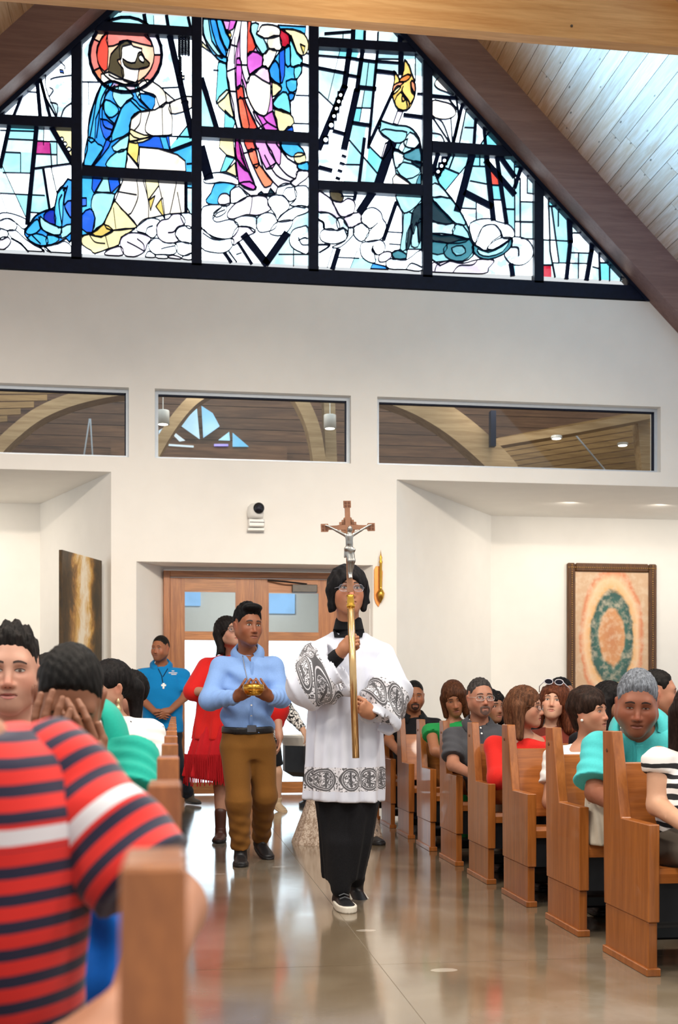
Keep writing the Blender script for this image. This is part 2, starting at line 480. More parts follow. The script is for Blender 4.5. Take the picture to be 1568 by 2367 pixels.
# loft lamps
M_lamp = emit('lamp_lens', (1.0, 0.93, 0.8), 6.0)
M_wht = plain('white_enamel', '#e9e7e2', 0.35, var=0.02)
for (u, v, y) in ((377, 968, 14.6), (763, 978, 14.6)):
    c = at_y(u, v, y)
    r = empty('pendant_lamp', (c[0], c[1], c[2] - .07), 'white cylinder pendant lamp %s the middle upper window' % ('at the left of' if u < 500 else 'at the right of'), 'lamp')
    MB().lathe([(0.0, .17), (.075, .17), (.078, .16), (.078, .0), (.06, .0), (.055, .03)], n=20).build('lamp_body', M_wht, r, True)
    MB().lathe([(0.0, .012), (.06, .012), (.06, .0), (0, -.004)], n=16).build('lens', M_lamp, r)
    MB().tube([(0, 0, .17), (0, 0, 1.2)], .006, 6).build('stem', M_wht, r)
for (u, v, y) in ((1287, 1013, 15.0), (1440, 1029, 15.4)):
    c = at_y(u, v, y)
    r = empty('downlight', tuple(c), 'small round downlight behind the right upper window, %s' % ('brighter one' if u < 1300 else 'fainter one by the frame'), 'lamp')
    MB().lathe([(.0, .03), (.07, .03), (.075, .0), (.062, -.005)], n=16).build('trim_ring', M_wht, r)
    MB().lathe([(.0, .005), (.06, .005), (.058, -.008), (0, -.012)], n=16).build('lens', M_lamp, r)
lamp('loft_fill', (0.6, 14.6, 5.3), 0.3, 34, WARM, kind='POINT')  # added point lights brightening the timber room, apart from its modelled lamps
lamp('loft_fill', (4.2, 14.6, 5.2), 0.3, 34, WARM, kind='POINT')
lamp('loft_fill', (-2.2, 14.6, 5.3), 0.3, 20, WARM, kind='POINT')

# ---- doors
YF = 13.50
door = empty('door_1', (0.9, YF, 0), 'pair of oak doors with three glass panes each', 'door', kind='structure')
def db(mb, nm, m, par=door, off=(0.9, YF, 0), **k):
    mb.v = [tuple(np.array(p) - np.array(off)) for p in mb.v]; return mb.build(nm, m, par, **k)
db(MB().box((-.13, YF - .02, 0), (-.055, YF + .06, 2.545)), 'door_jamb', M_door, bevel=.004)
db(MB().box((1.855, YF - .02, 0), (1.93, YF + .06, 2.545)), 'door_jamb', M_door, bevel=.004)
db(MB().box((-.055, YF - .02, 2.475), (1.855, YF + .06, 2.545)), 'door_head', M_doorx if 'M_doorx' in globals() else wood('door_oak_lengthwise', '#bd7c44', '#85502a', 'X', 1.0, 0.35, coat=.15), bevel=.004)
M_doorx = _mats['door_oak_lengthwise']
for s, (x0, x1) in enumerate(((-.056, .899), (.901, 1.856))):
    leaf = empty('door_leaf', (x0, YF + .01, 0)); leaf.parent = door
    leaf.location = (x0 - .9, .01, 0)
    off = (x0, YF + .01, 0); y0, y1 = YF + .01, YF + .055
    xa, xb = (x0 + .165, x1 - .215) if s == 0 else (x0 + .165, x1 - .215)
    kw = dict(par=leaf, off=off)
    db(MB().box((x0, y0, .0), (xa, y1, 2.47)), 'stile', M_door, **kw); db(MB().box((xb, y0, .0), (x1, y1, 2.47)), 'stile', M_door, **kw)
    for z0, z1 in ((2.31, 2.47), (1.76, 1.86), (1.21, 1.295), (0.01, .14)):
        db(MB().box((xa, y0, z0), (xb, y1, z1)), 'rail', M_doorx, **kw)
    for z0, z1 in ((1.86, 2.31), (1.295, 1.76), (.14, 1.21)):
        db(MB().box((xa, y0 + .018, z0), (xb, y0 + .026, z1)), 'pane', glass_mat('door_glass', (0.93, 0.96, 0.98), 0.05), **kw)
    if s == 1:
        db(MB().box((1.33, YF - .055, 2.315), (1.62, YF + .01, 2.405)), 'door_closer', plain('closer_grey', '#54504c', .45, .6), bevel=.006, **kw)
        db(MB().tube([(1.5, YF - .03, 2.41), (1.25, YF - .09, 2.43), (1.05, YF - .02, 2.45)], .011, 6), 'closer_arm', plain('closer_dark', '#302b2a', .5, .5), **kw)
    db(MB().tube([(xb + .06, YF - .06, .85), (xb + .06, YF - .06, 1.15)] if s == 0 else [(xa - .06, YF - .06, .85), (xa - .06, YF - .06, 1.15)], .014, 8), 'door_pull', M_alu, **kw)
# entrance hall beyond the doors: grey bulkhead above, daylight curtain wall below
hall = MB()
hall.box((-.5, 13.66, 3.0), (2.4, 18, 3.1)); hall.box((-.6, 13.66, 0), (-.5, 18, 3.1)); hall.box((2.4, 13.66, 0), (2.5, 18, 3.1)); hall.box((-.5, 13.66, 2.6), (2.4, 13.7, 3.0))
hall.box((-.5, 16.2, 2.02), (2.4, 16.3, 3.0))
wall_h = hall.build('wall_hall', plain('hall_grey', '#a9aba6', .7, var=.02)); tag(wall_h, 'grey bulkhead wall of the entrance hall behind the doors', 'wall', kind='structure')
day = emit('daylight_glazing', (0.80, 0.93, 1.0), 2.6)
w5 = MB().box((-.5, 17.5, 0), (2.4, 17.52, 2.6)).build('window_5', day); tag(w5, 'bright daylight glazing of the entrance hall', 'window', kind='structure')
for u, v0, v1, w_ in ((445, 1368, 1400, 38), (652, 1372, 1418, 60)):
    a = at_y(u - w_ / 2, v0, 16.15); b = at_y(u + w_ / 2, v1, 16.15)
    MB().box((a[0], 16.16, b[2]), (b[0], 16.19, a[2])).build('pane', emit('hall_blue_reflection', '#8fc4f2', 1.0), wall_h)  # glowing panels imitate the blue window reflected in the door glass

lamp('hall_fill', (0.9, 14.9, 2.95), 0.8, 60, (1, .97, .92), (0, .35, -1))  # added area light to brighten the grey bulkhead

# ---- roof: ceiling boards, rafters, tie beam
def roof_pt(side, xz, y, off=0.0):
    return None
AP = 0.925                       # ridge x
def rafter(side):
    """sloping beam against the gable; side +1 right, -1 left.  slope 45 deg"""
    a0, a1 = 11.15 - AP, 11.73 - AP             # x-AP + z on the front face (inner edge, ceiling edge)
    xs = (-0.6, 6.4); f = 12.75; q = []
    for c in (a0, a1):
        q.append([(AP + side * x, f, c - x) for x in xs])
    ring = [q[0][0], q[0][1], q[1][1], q[1][0]]
    o = MB().prism(ring, (0, 0.30, 0)).build('trim_rafter_%s' % ('right' if side > 0 else 'left'), M_raft)
    tag(o, '%s sloping brown glulam rafter against the stained glass gable' % ('right' if side > 0 else 'left'), 'rafter', kind='structure')
    return o
rafter(1); rafter(-1)
ceiling = empty('ceiling', (0.925, 9, 10.8), 'pitched ceiling of knotty pine boards', 'ceiling', kind='structure')
cb = 11.73 - AP
bw = 0.165
brd = {}
for side in (1, -1):
    k = 0; d = 1.4
    while d < (9.6 if side > 0 else 7.5):                       # distance down the slope from the ridge
        ylo, yhi = 6.5, 13.1
        y = ylo - random.uniform(0, 2.4)
        while y < yhi:
            y2 = min(y + random.choice((2.4, 3.0, 3.6)), yhi)
            ya = max(y, ylo)
            if y2 - ya > .1:
                s2 = math.sqrt(.5)
                p0 = np.array([AP + side * d * s2, ya, cb - d * s2]); dn = np.array([side * s2, 0, -s2]) * (bw - .005); up = np.array([side * s2, 0, s2]) * .03
                L = np.array([0.925, 9, 10.8])
                c0 = p0 + np.array([0, .002, 0])
                o = MB().prism([np.zeros(3), dn, dn + up, up], (0, y2 - ya - .004, 0)).build('board', M_board, ceiling)
                o.location = tuple(c0 - L)
            y = y2
        d += bw
MB().prism([(AP - 7 - .03, 6.5, cb - 7 + .06), (AP, 6.5, cb + .06), (AP + 7, 6.5, cb - 7 + .06), (AP + 7, 6.5, cb - 7 + .2), (AP, 6.5, cb + .25), (AP - 7, 6.5, cb - 7 + .2)], (0, 6.8, 0)).build('roof_deck', M_board, ceiling, loc=None).location = (-.925, -9, -10.8)
tb = MB().box((-4.6, 10.0, 6.895), (5.8, 10.13, 7.65)).build('trim_tie_beam', M_glulam)
tag(tb, 'orange glulam tie beam crossing in front of the stained glass', 'beam', kind='structure')
c = at_y(1322, 60, 9.995)
MB().lathe([(0, -.014), (.006, -.012), (.011, -.005), (.012, 0)], tuple(c), 12, 'Y').build('bolt', plain('bolt_steel', '#6d655c', .35, .9), tb)
# ================================================================ STAINED GLASS GABLE WINDOW
GY = 13.12
win = empty('window_1', (AP, GY, 5.85), 'gable window of blue, white and red stained glass', 'window', kind='structure')
WL = np.array((AP, GY, 5.85))
def wpt(u, v, y): return at_y(u, v, y) - WL
class Zm:
    def __init__(s, x, y, k): s.x, s.y, s.k = x, y, k
    def __call__(s, *p): return [(s.x + p[i] / s.k, s.y + p[i + 1] / s.k) for i in range(0, len(p), 2)]
z1, z2, z3, z4 = Zm(0, 20, 6.03), Zm(180, 20, 5.6), Zm(440, 20, 5.227), Zm(720, 40, 5.6)
z5, z6, z7, z8 = Zm(0, 270, 6.03), Zm(180, 310, 5.6), Zm(440, 300, 5.227), Zm(720, 320, 5.6)
z9, z10, z11 = Zm(970, 80, 5.6), Zm(970, 340, 5.6), Zm(1220, 380, 4.506)

GC = dict(W=('#e6f6ff', 5.0), P=('#d6f8ff', 1.25), c=('#a6efff', 1.2), C=('#7ee8ff', 1.2), s=('#44baff', 1.15), b=('#2a97f6', 1.15), B=('#1d66e6', 1.1), D=('#1238c4', 0.9),
          k=('#f3a8f5', 1.05), K=('#ea6fe6', 0.95), m=('#d23a9a', 0.9), r=('#ff5a4a', 0.95), R=('#d41238', 0.85), o=('#ff9a70', 1.0), h=('#ff8f85', 1.0), H=('#ffcfae', 1.15),
          y=('#fff3b8', 1.2), Y=('#ffe27a', 1.0), f=('#ffcf6a', 1.0), F=('#e8842e', 0.85), e=('#fffaf0', 1.5), n=('#6a6046', 0.6), g=('#a5e6f2', 1.1), G=('#4a9fb4', 0.8), t=('#145064', 0.4), q=('#f7f2ff', 1.3))
def gmat(c):
    nm = 'glass_' + c + '_' + GC[c][0].lstrip('#')
    if nm in _mats: return _mats[nm]
    col, st = srgb(GC[c][0]), GC[c][1]; t = NT(nm)
    v = t.coord('Object'); f = t.noise(v, 2.6, 4, .6, .5)
    if c in 'WPeq':      # clear antique glass: bright with streaks of pale blue
        tint = {'W': (.62, .86, 1.0), 'P': (.45, .82, 1.0), 'e': (.98, .90, .74), 'q': (.80, .74, 1.0)}[c]
        cc = t.ramp(f, [(.36, tuple(x * 1.0 / st for x in tint)), (.53, col)])
    else: cc = t.ramp(f, [(.30, tuple(x * .80 for x in col)), (.50, col), (.68, tuple(min(1.3, x * 1.3 + .06) for x in col))])
    t.set((0.02, 0.02, 0.02), 0.15)
    t.link(cc, t.p.inputs['Emission Color']); t.p.inputs['Emission Strength'].default_value = st
    _mats[nm] = t.m
    return t.m
lead = MB()
def lines(pts, w=1.4):
    """lead strip along px points"""
    w = max(w * 1.3, 1.7)
    y0, y1 = GY - 0.05, GY - 0.022
    for a, b in zip(pts[:-1], pts[1:]):
        a, b = np.array(a, float), np.array(b, float); d = b - a; L = np.hypot(*d)
        if L < 1e-6: continue
        d /= L; nn = np.array([-d[1], d[0]]) * w / 2; e = d * w * 0.3
        q = [a - e + nn, b + e + nn, b + e - nn, a - e - nn]
        F = [wpt(*p, y0) for p in q]; Bk = [p + np.array([0, y1 - y0, 0]) for p in F]
        lead.poly(F + Bk, [(0, 1, 2, 3), (0, 4, 5, 1), (1, 5, 6, 2), (2, 6, 7, 3), (3, 7, 4, 0)])
def crv(pts, w=1.4, n=4): lines(catmull([(p[0], p[1]) for p in pts], n, closed=False), w)
def _area(q): return 0.5 * sum(q[i][0] * q[(i + 1) % len(q)][1] - q[(i + 1) % len(q)][0] * q[i][1] for i in range(len(q)))
PANES = []
def clip(poly, lite):
    """Sutherland-Hodgman: keep poly inside convex lite"""
    out = [tuple(p) for p in poly]
    sg = 1 if _area(lite) > 0 else -1
    for i in range(len(lite)):
        a, b = lite[i], lite[(i + 1) % len(lite)]; inp, out = out, []
        side = lambda p: sg * ((b[0] - a[0]) * (p[1] - a[1]) - (b[1] - a[1]) * (p[0] - a[0]))
        for j in range(len(inp)):
            p, q = inp[j - 1], inp[j]; sp, sq = side(p), side(q)
            if (sp < 0) != (sq < 0):
                t = sp / (sp - sq); out.append((p[0] + (q[0] - p[0]) * t, p[1] + (q[1] - p[1]) * t))
            if sq >= 0: out.append(q)
        if not out: break
    return out
def pane(pts, col, layer=1, sm=3, w=1.4, lite=None):
    P = [tuple(p) for p in (catmull(pts, sm) if sm else pts)]
    if lite is not None: P = clip(P, lite)
    if len(P) < 3 or abs(_area(P)) < 6: return
    if _area(P) < 0: P = P[::-1]
    y = GY - 0.0035 * layer
    F = [wpt(u, v, y) for u, v in P]
    PANES.append((abs(_area(P)), [tuple(p) for p in F], col))
    if w: lines(list(P) + [P[0]], w)

LITES = dict(
    A1=[(-75, 288), (-58, 271), (0, 221), (168, 76), (168, 271), (-60, 262)][1:], A2=[(-96, 281), (168, 295), (164, 584), (-96, 570)],
    B0=[(199, 47), (214, 26), (444, 40), (444, 63)], B1=[(192, 68), (444, 82), (443, 398), (191, 383)], B2=[(189, 406), (443, 420), (443, 600), (188, 586)],
    C1=[(468, 40), (715, 55), (714.5, 306), (467, 292)], C2=[(466, 316), (714, 330), (713.5, 614), (464, 601)],
    D0=[(738, 55), (955, 70), (972, 100), (738, 85)], D1=[(738, 108), (979, 122), (975, 428), (737, 416)], D2=[(736, 438), (976, 452), (977, 626), (735, 615)],
    E1=[(1001, 132), (1188, 338), (999.5, 326)], E2=[(999.5, 352), (1212, 363), (1235, 385), (1235, 637), (998.5, 628)],
    F=[(1257.5, 411), (1475, 651), (1256.5, 639)])

def split(poly, a, b):
    sd = lambda p: (b[0] - a[0]) * (p[1] - a[1]) - (b[1] - a[1]) * (p[0] - a[0])
    L, R = [], []
    for j in range(len(poly)):
        p, q = poly[j - 1], poly[j]; sp, sq = sd(p), sd(q)
        if (sp < 0) != (sq < 0):
            t = sp / (sp - sq); x = (p[0] + (q[0] - p[0]) * t, p[1] + (q[1] - p[1]) * t); L.append(x); R.append(x)
        (L if sq < 0 else R).append(q)
    return L, R
def chord(poly, a, b):
    """overlap of segment a-b with convex poly / full chord"""
    sg = 1 if _area(poly) > 0 else -1; d = (b[0] - a[0], b[1] - a[1]); t0, t1 = -1e9, 1e9
    for i in range(len(poly)):
        p, q = poly[i], poly[(i + 1) % len(poly)]; n = (-(q[1] - p[1]) * sg, (q[0] - p[0]) * sg)
        num = n[0] * (a[0] - p[0]) + n[1] * (a[1] - p[1]); den = n[0] * d[0] + n[1] * d[1]
        if abs(den) < 1e-9:
            if num < 0: return 0
            continue
        t = -num / den
        if den > 0: t0 = max(t0, t)
        else: t1 = min(t1, t)
    if t1 <= t0: return 0
    ov = min(t1, 1) - max(t0, 0)
    return max(0, ov) / (t1 - t0)
def background(key, cuts, tints, default='W'):
    """partition a light by straight leads; cuts: (p, q, width); tints: ((u,v), colour)"""
    pcs = [LITES[key]]
    for a, b, w in cuts:
        new = []
        for q in pcs:
            if chord(q, a, b) > 0.3:
                L, R = split(q, a, b)
                if len(L) > 2 and len(R) > 2 and min(abs(_area(L)), abs(_area(R))) > 14: new += [L, R]; continue
            new.append(q)
        pcs = new
        lines([a, b], w)
    def inside(q, p):
        s = [(q[(i + 1) % len(q)][0] - q[i][0]) * (p[1] - q[i][1]) - (q[(i + 1) % len(q)][1] - q[i][1]) * (p[0] - q[i][0]) for i in range(len(q))]
        return all(x >= 0 for x in s) or all(x <= 0 for x in s)
    for q in pcs:
        c = default
        if abs(_area(q)) < 2600: c = random.choice('WWWPPc')
        for p, k in tints:
            if inside(q, p) and abs(_area(q)) < 5200: c = k
        pane(q, c, 0, 0, 0)
def cz(z, *segs):
    out = []
    for s in segs:
        p = z(*s[:4]); out.append((p[0], p[1], s[4]))
    return out
def tz(z, *t): return [(z(a, b)[0], c) for a, b, c in t]

# ---------- backgrounds
background('A1', cz(z1, (370, 870, 20, 1480, 5), (480, 770, 180, 1510, 5), (500, 800, 560, 1520, 7), (60, 1130, 540, 1160, 1), (520, 820, 700, 1520, 6), (700, 560, 1010, 590, 1)),
           tz(z1, (440, 900, 's'), (430, 1050, 'c'), (150, 1100, 'C'), (960, 400, 's')))
background('A2', cz(z5, (130, 100, 0, 690, 7), (510, 110, 380, 1480, 8), (710, 130, 1010, 640, 9), (0, 180, 480, 195, 1), (70, 300, 480, 318, 1), (70, 485, 285, 495, 1), (285, 495, 285, 770, 1), (40, 770, 440, 780, 1),
                        (480, 715, 1010, 645, 3), (605, 730, 690, 1280, 5), (700, 370, 720, 700, 2), (790, 350, 795, 680, 1.5), (505, 510, 790, 520, 1), (520, 330, 800, 340, 1), (612, 130, 605, 380, 1), (30, 680, 360, 1400, 1.2), (0, 1060, 100, 1330, 1.2), (0, 1060, 620, 1090, 1), (420, 1325, 560, 1335, 1), (710, 700, 790, 1050, 2)),
           tz(z5, (300, 160, 'C'), (50, 150, 'C'), (300, 250, 'c'), (40, 240, 'c'), (180, 620, 'c'), (550, 360, 'm'), (560, 600, 'P'), (640, 650, 'P'), (570, 200, 'P'), (900, 220, 'y'), (560, 900, 'P')))
background('B0', cz(z2, (400, 30, 400, 160, 6), (860, 80, 880, 200, 7), (1150, 90, 1170, 220, 6), (190, 40, 190, 150, 1), (980, 90, 985, 205, 1), (1430, 110, 1460, 240, 5)), tz(z2, (300, 90, 'c'), (600, 100, 'c'), (920, 130, 'c'), (1220, 150, 'c')))
background('B1', cz(z2, (1190, 340, 1480, 1640, 11), (60, 940, 300, 945, 1), (135, 945, 140, 1230, 1), (1080, 1020, 1300, 1010, 1), (1440, 1480, 1280, 1680, 1.5)) + cz(z6, (1210, 210, 1475, 110, 6), (1410, 380, 1475, 375, 2), (1180, 20, 1480, 30, 1.5)),
           tz(z2, (130, 300, 'C'), (200, 1050, 'c'), (1260, 450, 'C'), (1300, 1480, 'C'), (1400, 1600, 'C'), (1100, 420, 'P'), (1150, 900, 'P')) + tz(z6, (1300, 80, 'C'), (1420, 250, 's'), (1440, 430, 's')))
background('B2', cz(z6, (1400, 620, 1400, 1010, 6), (1410, 685, 1475, 690, 1)), tz(z6, (1440, 640, 's')))
background('C1', cz(z3, (140, 850, 320, 1440, 9), (280, 735, 340, 740, 1), (1280, 1040, 1440, 1045, 1), (1260, 1380, 1440, 1385, 1), (1340, 660, 1440, 690, 5), (1400, 530, 1440, 540, 2)), tz(z3, (1420, 240, 'P')))
background('C2', cz(z7, (130, 230, 220, 560, 17), (660, 1280, 920, 1610, 13), (1160, 1260, 920, 1600, 13), (420, 1490, 490, 1590, 6), (580, 1360, 740, 1610, 5), (470, 1470, 560, 1590, 2), (560, 1500, 620, 1480, 1), (1070, 1500, 1430, 1500, 1), (1250, 1440, 1250, 1640, 1)),
           tz(z7, (900, 1350, 'c'), (160, 520, 'C'), (560, 1430, 'o'), (640, 1500, 'e'), (300, 1520, 'P'), (1150, 1400, 'P')))
background('D0', cz(z4, (545, 170, 540, 300, 8), (695, 180, 690, 310, 5), (865, 190, 860, 310, 3), (1150, 200, 1150, 330, 8), (180, 205, 520, 180, 4), (415, 190, 410, 290, 1), (1215, 215, 1300, 330, 2)), tz(z4, (625, 230, 'C'), (1060, 260, 'P'), (1310, 270, 's')))
background('D1', cz(z4, (860, 420, 740, 1680, 5), (500, 390, 430, 900, 10), (430, 900, 100, 1680, 12), (670, 400, 590, 950, 8), (590, 950, 430, 1680, 12), (1165, 430, 1160, 720, 9), (100, 490, 480, 520, 3), (100, 650, 440, 715, 5), (500, 525, 850, 570, 5), (850, 565, 1140, 585, 4), (850, 690, 1080, 720, 7), (480, 745, 620, 770, 5), (620, 900, 830, 920, 7),
                        (540, 1360, 760, 1395, 6), (290, 1465, 430, 1505, 6), (590, 1165, 780, 1170, 1.5), (745, 580, 710, 880, 1.5), (690, 950, 630, 1330, 1.5), (380, 390, 220, 1050, 1), (1350, 450, 1350, 820, 1), (1050, 980, 750, 1640, 6), (1380, 985, 1450, 990, 4), (1210, 1260, 1450, 1290, 7), (100, 960, 290, 1140, 1), (850, 530, 1140, 535, 1)) +
           cz(z8, (690, 0, 620, 570, 6), (1040, 80, 870, 590, 17), (110, 370, 260, 410, 7), (490, 10, 870, 460, 1.5), (420, 330, 650, 335, 1.5), (750, 90, 940, 280, 1.5), (640, 560, 820, 570, 1)),
           tz(z4, (590, 460, 'C'), (790, 720, 'c'), (700, 720, 'c'), (730, 1060, 'c'), (650, 1060, 'P'), (600, 1240, 'C'), (1000, 490, 'c'), (1400, 490, 'C'), (1270, 480, 'P'), (1330, 1360, 'c'), (330, 880, 'P'), (150, 800, 'P'), (1400, 600, 'P')) + tz(z8, (560, 200, 'c'), (820, 250, 'C'), (760, 480, 'c'), (520, 400, 'P')))
background('D2', cz(z8, (580, 690, 560, 780, 6), (800, 690, 640, 930, 14), (1100, 830, 940, 1300, 7), (390, 740, 560, 745, 1), (950, 1200, 1180, 1215, 1), (350, 1440, 280, 1670, 9), (280, 1430, 210, 1660, 1.5), (350, 1535, 620, 1545, 1), (600, 1440, 510, 1660, 1)),
           tz(z8, (480, 700, 'C'), (670, 740, 's'), (620, 850, 'c'), (950, 760, 'P'), (1100, 1000, 'P'), (480, 1450, 'C'), (700, 1600, 'c')))
background('E1', cz(z9, (600, 720, 440, 1400, 6), (640, 800, 520, 1410, 2), (745, 910, 710, 1420, 5), (820, 990, 860, 1430, 5), (170, 790, 480, 820, 6), (970, 1150, 800, 1410, 2.5), (1085, 1270, 1085, 1440, 2.5), (170, 1060, 400, 1400, 2), (590, 1195, 730, 1200, 1), (840, 1080, 1080, 1260, 1), (760, 1050, 890, 1070, 1), (640, 930, 750, 940, 1)),
           tz(z9, (240, 400, 'b'), (690, 880, 'C'), (780, 1000, 's'), (900, 1120, 'C'), (1000, 1210, 'C'), (1140, 1390, 'C'), (500, 720, 'h'), (220, 740, 'P')))
background('E2', cz(z10, (690, 80, 500, 800, 13), (870, 90, 960, 930, 9), (1000, 90, 1130, 980, 7), (600, 590, 930, 760, 11), (870, 180, 1230, 600, 9), (1030, 90, 1230, 370, 8), (1360, 140, 1240, 510, 7), (1235, 110, 1240, 1150, 1.5), (1310, 400, 1310, 1160, 2), (460, 80, 390, 270, 3), (330, 260, 510, 335, 2), (650, 180, 340, 560, 1.8),
                         (690, 240, 860, 245, 1.5), (785, 90, 785, 240, 1.5), (660, 430, 890, 475, 1), (930, 485, 1040, 490, 2), (940, 675, 1060, 680, 2), (1100, 795, 1240, 800, 2), (550, 785, 740, 795, 1), (740, 700, 740, 930, 1), (1240, 960, 1480, 965, 2), (1320, 700, 1480, 705, 1), (1400, 590, 1480, 600, 1), (1400, 190, 1400, 590, 1), (1400, 375, 1480, 378, 1), (1320, 1180, 1480, 1185, 1.5), (1190, 1520, 1210, 1650, 8), (400, 90, 240, 390, 6), (250, 60, 170, 340, 8), (1240, 250, 1320, 250, 1)),
           tz(z10, (380, 400, 'C'), (540, 200, 'c'), (750, 120, 'C'), (780, 330, 'c'), (970, 420, 'r'), (990, 580, 'C'), (630, 860, 'c'), (1160, 200, 'c'), (1130, 450, 'P'), (1290, 150, 's'), (1280, 320, 'c'), (1180, 880, 'c'), (1400, 1080, 'P'), (1400, 850, 'P'), (1020, 1560, 'C'), (820, 600, 'P'), (1450, 450, 'P')))
background('F', cz(z11, (215, 180, 240, 900, 2), (240, 900, 290, 1170, 2), (430, 400, 450, 800, 9), (450, 800, 410, 1180, 7), (665, 660, 670, 900, 7), (670, 900, 620, 1190, 8), (745, 820, 760, 1200, 3), (165, 1045, 270, 1045, 2), (220, 430, 325, 435, 2), (325, 320, 325, 640, 1.5), (255, 440, 330, 1010, 1.8), (480, 710, 650, 715, 2), (575, 580, 575, 660, 2), (690, 810, 790, 815, 2), (765, 1020, 980, 1025, 2), (860, 1030, 860, 1210, 1), (975, 1040, 975, 1210, 1), (165, 780, 430, 795, 1.2), (450, 915, 650, 920, 1.2), (270, 1020, 640, 1030, 1), (535, 920, 535, 1180, 1), (210, 280, 420, 480, 1), (680, 1060, 750, 1080, 1), (750, 850, 900, 1010, 1), (980, 1080, 1090, 1210, 1)),
           tz(z11, (270, 270, 'b'), (260, 370, 'C'), (370, 380, 's'), (380, 560, 'c'), (350, 900, 'c'), (610, 640, 'C'), (520, 560, 'P'), (720, 770, 'R'), (220, 1110, 'R'), (810, 1110, 'C'), (860, 900, 's'), (1060, 1130, 'C'), (480, 1100, 'P')))
# lites outside the photograph's left edge (plain pale glass)
x0, x1 = -3.45, -2.42
for i in range(3):
    a = x0 + i * (x1 - x0) / 3; b = x0 + (i + 1) * (x1 - x0) / 3 - .01
    MB().prism([np.array(p) - WL for p in ((a, GY, 5.9), (b, GY, 5.9), (b, GY, b + 9.42), (a, GY, a + 9.42))], (0, .003, 0)).build('pane', gmat('Pcsb'[i % 3]), win)

# ---------- lily sprays
for P in (z1(570, 720, 650, 660, 800, 650, 900, 720, 1000, 640, 1010, 1000, 1010, 1270, 870, 1310, 760, 1300, 700, 1230, 690, 1080, 620, 920, 575, 900),):
    pane(P, 'e', 1, 2, .8, LITES['A1'])
crv(z1(560, 960, 620, 1200, 780, 1500), 3); crv(z1(640, 920, 640, 1100, 790, 1480), 1.6); crv(z1(800, 700, 900, 790, 900, 830), 1); crv(z1(700, 980, 780, 950, 1000, 920), 1); crv(z1(690, 1090, 740, 1130, 690, 1210), 1.2); crv(z1(850, 1500, 900, 1380, 1010, 1300), 1.6); crv(z1(700, 1300, 800, 1330, 790, 1490), 1.2)
pane(z1(830, 840, 880, 850, 890, 890, 835, 880), 'B', 2, 0, .5); pane(z1(500, 760, 550, 770, 550, 920, 530, 920), 'e', 2, 0, .6, LITES['A1'])
pane(z9(200, 620, 280, 520, 360, 500, 500, 640, 460, 780, 360, 740, 240, 690), 'e', 1, 3, 1, LITES['E1']); pane(z9(170, 850, 300, 860, 420, 900, 480, 1000, 420, 1070, 300, 1090, 170, 1040), 'e', 1, 3, 1, LITES['E1'])
crv(z9(170, 1060, 300, 1130, 400, 1390), 1.8); crv(z9(170, 1270, 280, 1290, 330, 1390), 1.4); crv(z9(480, 820, 510, 1100, 450, 1390), 3); crv(z9(380, 820, 490, 960), 2.2); crv(z9(410, 1070, 430, 1390), 1.6)
for a, b in ((860, 305), (905, 372), (960, 445)):
    c = z5(a, b)[0]; pane([(c[0] + 4.6 * math.cos(t), c[1] + 5 * math.sin(t)) for t in np.linspace(0, 6.28, 9)[:-1]], 'W', 2, 0, 1)
for z, l in ((z4, ((380, 1005), (355, 1088), (327, 1180), (294, 1278), (258, 1395), (187, 1585))), (z10, ((325, 172), (287, 243), (243, 317)))):
    for a, b in l:
        c = z(a, b)[0]; r = 3.6 if b < 1350 else 5
        lines([(c[0], c[1] - 5), (c[0], c[1] + 5)], 11)
        y = GY - .056
        MB().prism([wpt(c[0] + r * math.cos(t), c[1] + r * math.sin(t), y) for t in np.linspace(0, 6.28, 9)[:-1]], (0, .003, 0)).build('pane', gmat('W'), win)

# ---------- kneeling figure in a blue cloak (left)
B1, B2, A2, A1 = LITES['B1'], LITES['B2'], LITES['A2'], LITES['A1']
circ = lambda z, x, y, rx, ry, n=20: [z(x + rx * math.cos(t), y + ry * math.sin(t))[0] for t in np.linspace(0, 2 * math.pi, n + 1)[:-1]]
crv(circ(z2, 618, 590, 475, 490, 26) [:] + circ(z2, 618, 590, 475, 490, 26)[:1], 4, 1)
ring = circ(z2, 618, 590, 455, 470, 28)
for i in range(0, 28, 4):
    seg = ring[i:i + 5] if i < 24 else ring[i:] + ring[:1]
    inn = [(z2(618, 590)[0][0] + (p[0] - z2(618, 590)[0][0]) * .82, z2(618, 590)[0][1] + (p[1] - z2(618, 590)[0][1]) * .82) for p in seg]
    pane(seg + inn[::-1], 'hHohHoq'[(i // 4) % 7], 2, 0, 1.4, B1)
core = circ(z2, 618, 590, 372, 385, 24)
pane(core, 'H', 3, 0, 1.6, B1)
pane(z2(250, 480, 380, 310, 380, 780, 300, 760, 250, 640), 'r', 4, 2, 1.2, B1)
pane(z2(390, 310, 620, 300, 850, 330, 960, 480, 640, 400, 540, 440, 390, 480), 'h', 4, 2, 1.0, B1)
pane(z2(540, 470, 580, 430, 640, 405, 720, 480, 830, 510, 820, 560, 870, 640, 930, 700, 900, 750, 800, 770, 780, 860, 750, 950, 590, 920, 560, 700, 540, 600), 'e', 5, 2, 1.2, B1)
pane(z2(410, 700, 430, 580, 520, 480, 540, 420, 640, 405, 700, 450, 580, 480, 570, 560, 560, 640, 510, 660, 560, 740, 590, 780, 580, 910, 400, 850), 'n', 6, 2, 1.2, B1)
pane(z2(580, 640, 640, 680, 740, 690, 780, 570, 830, 560, 870, 640, 930, 700, 900, 750, 800, 775, 680, 770, 600, 720), 'n', 6, 2, 1.2, B1)
pane(z2(820, 590, 855, 640, 850, 690, 800, 660, 790, 610), 'e', 7, 2, .8)
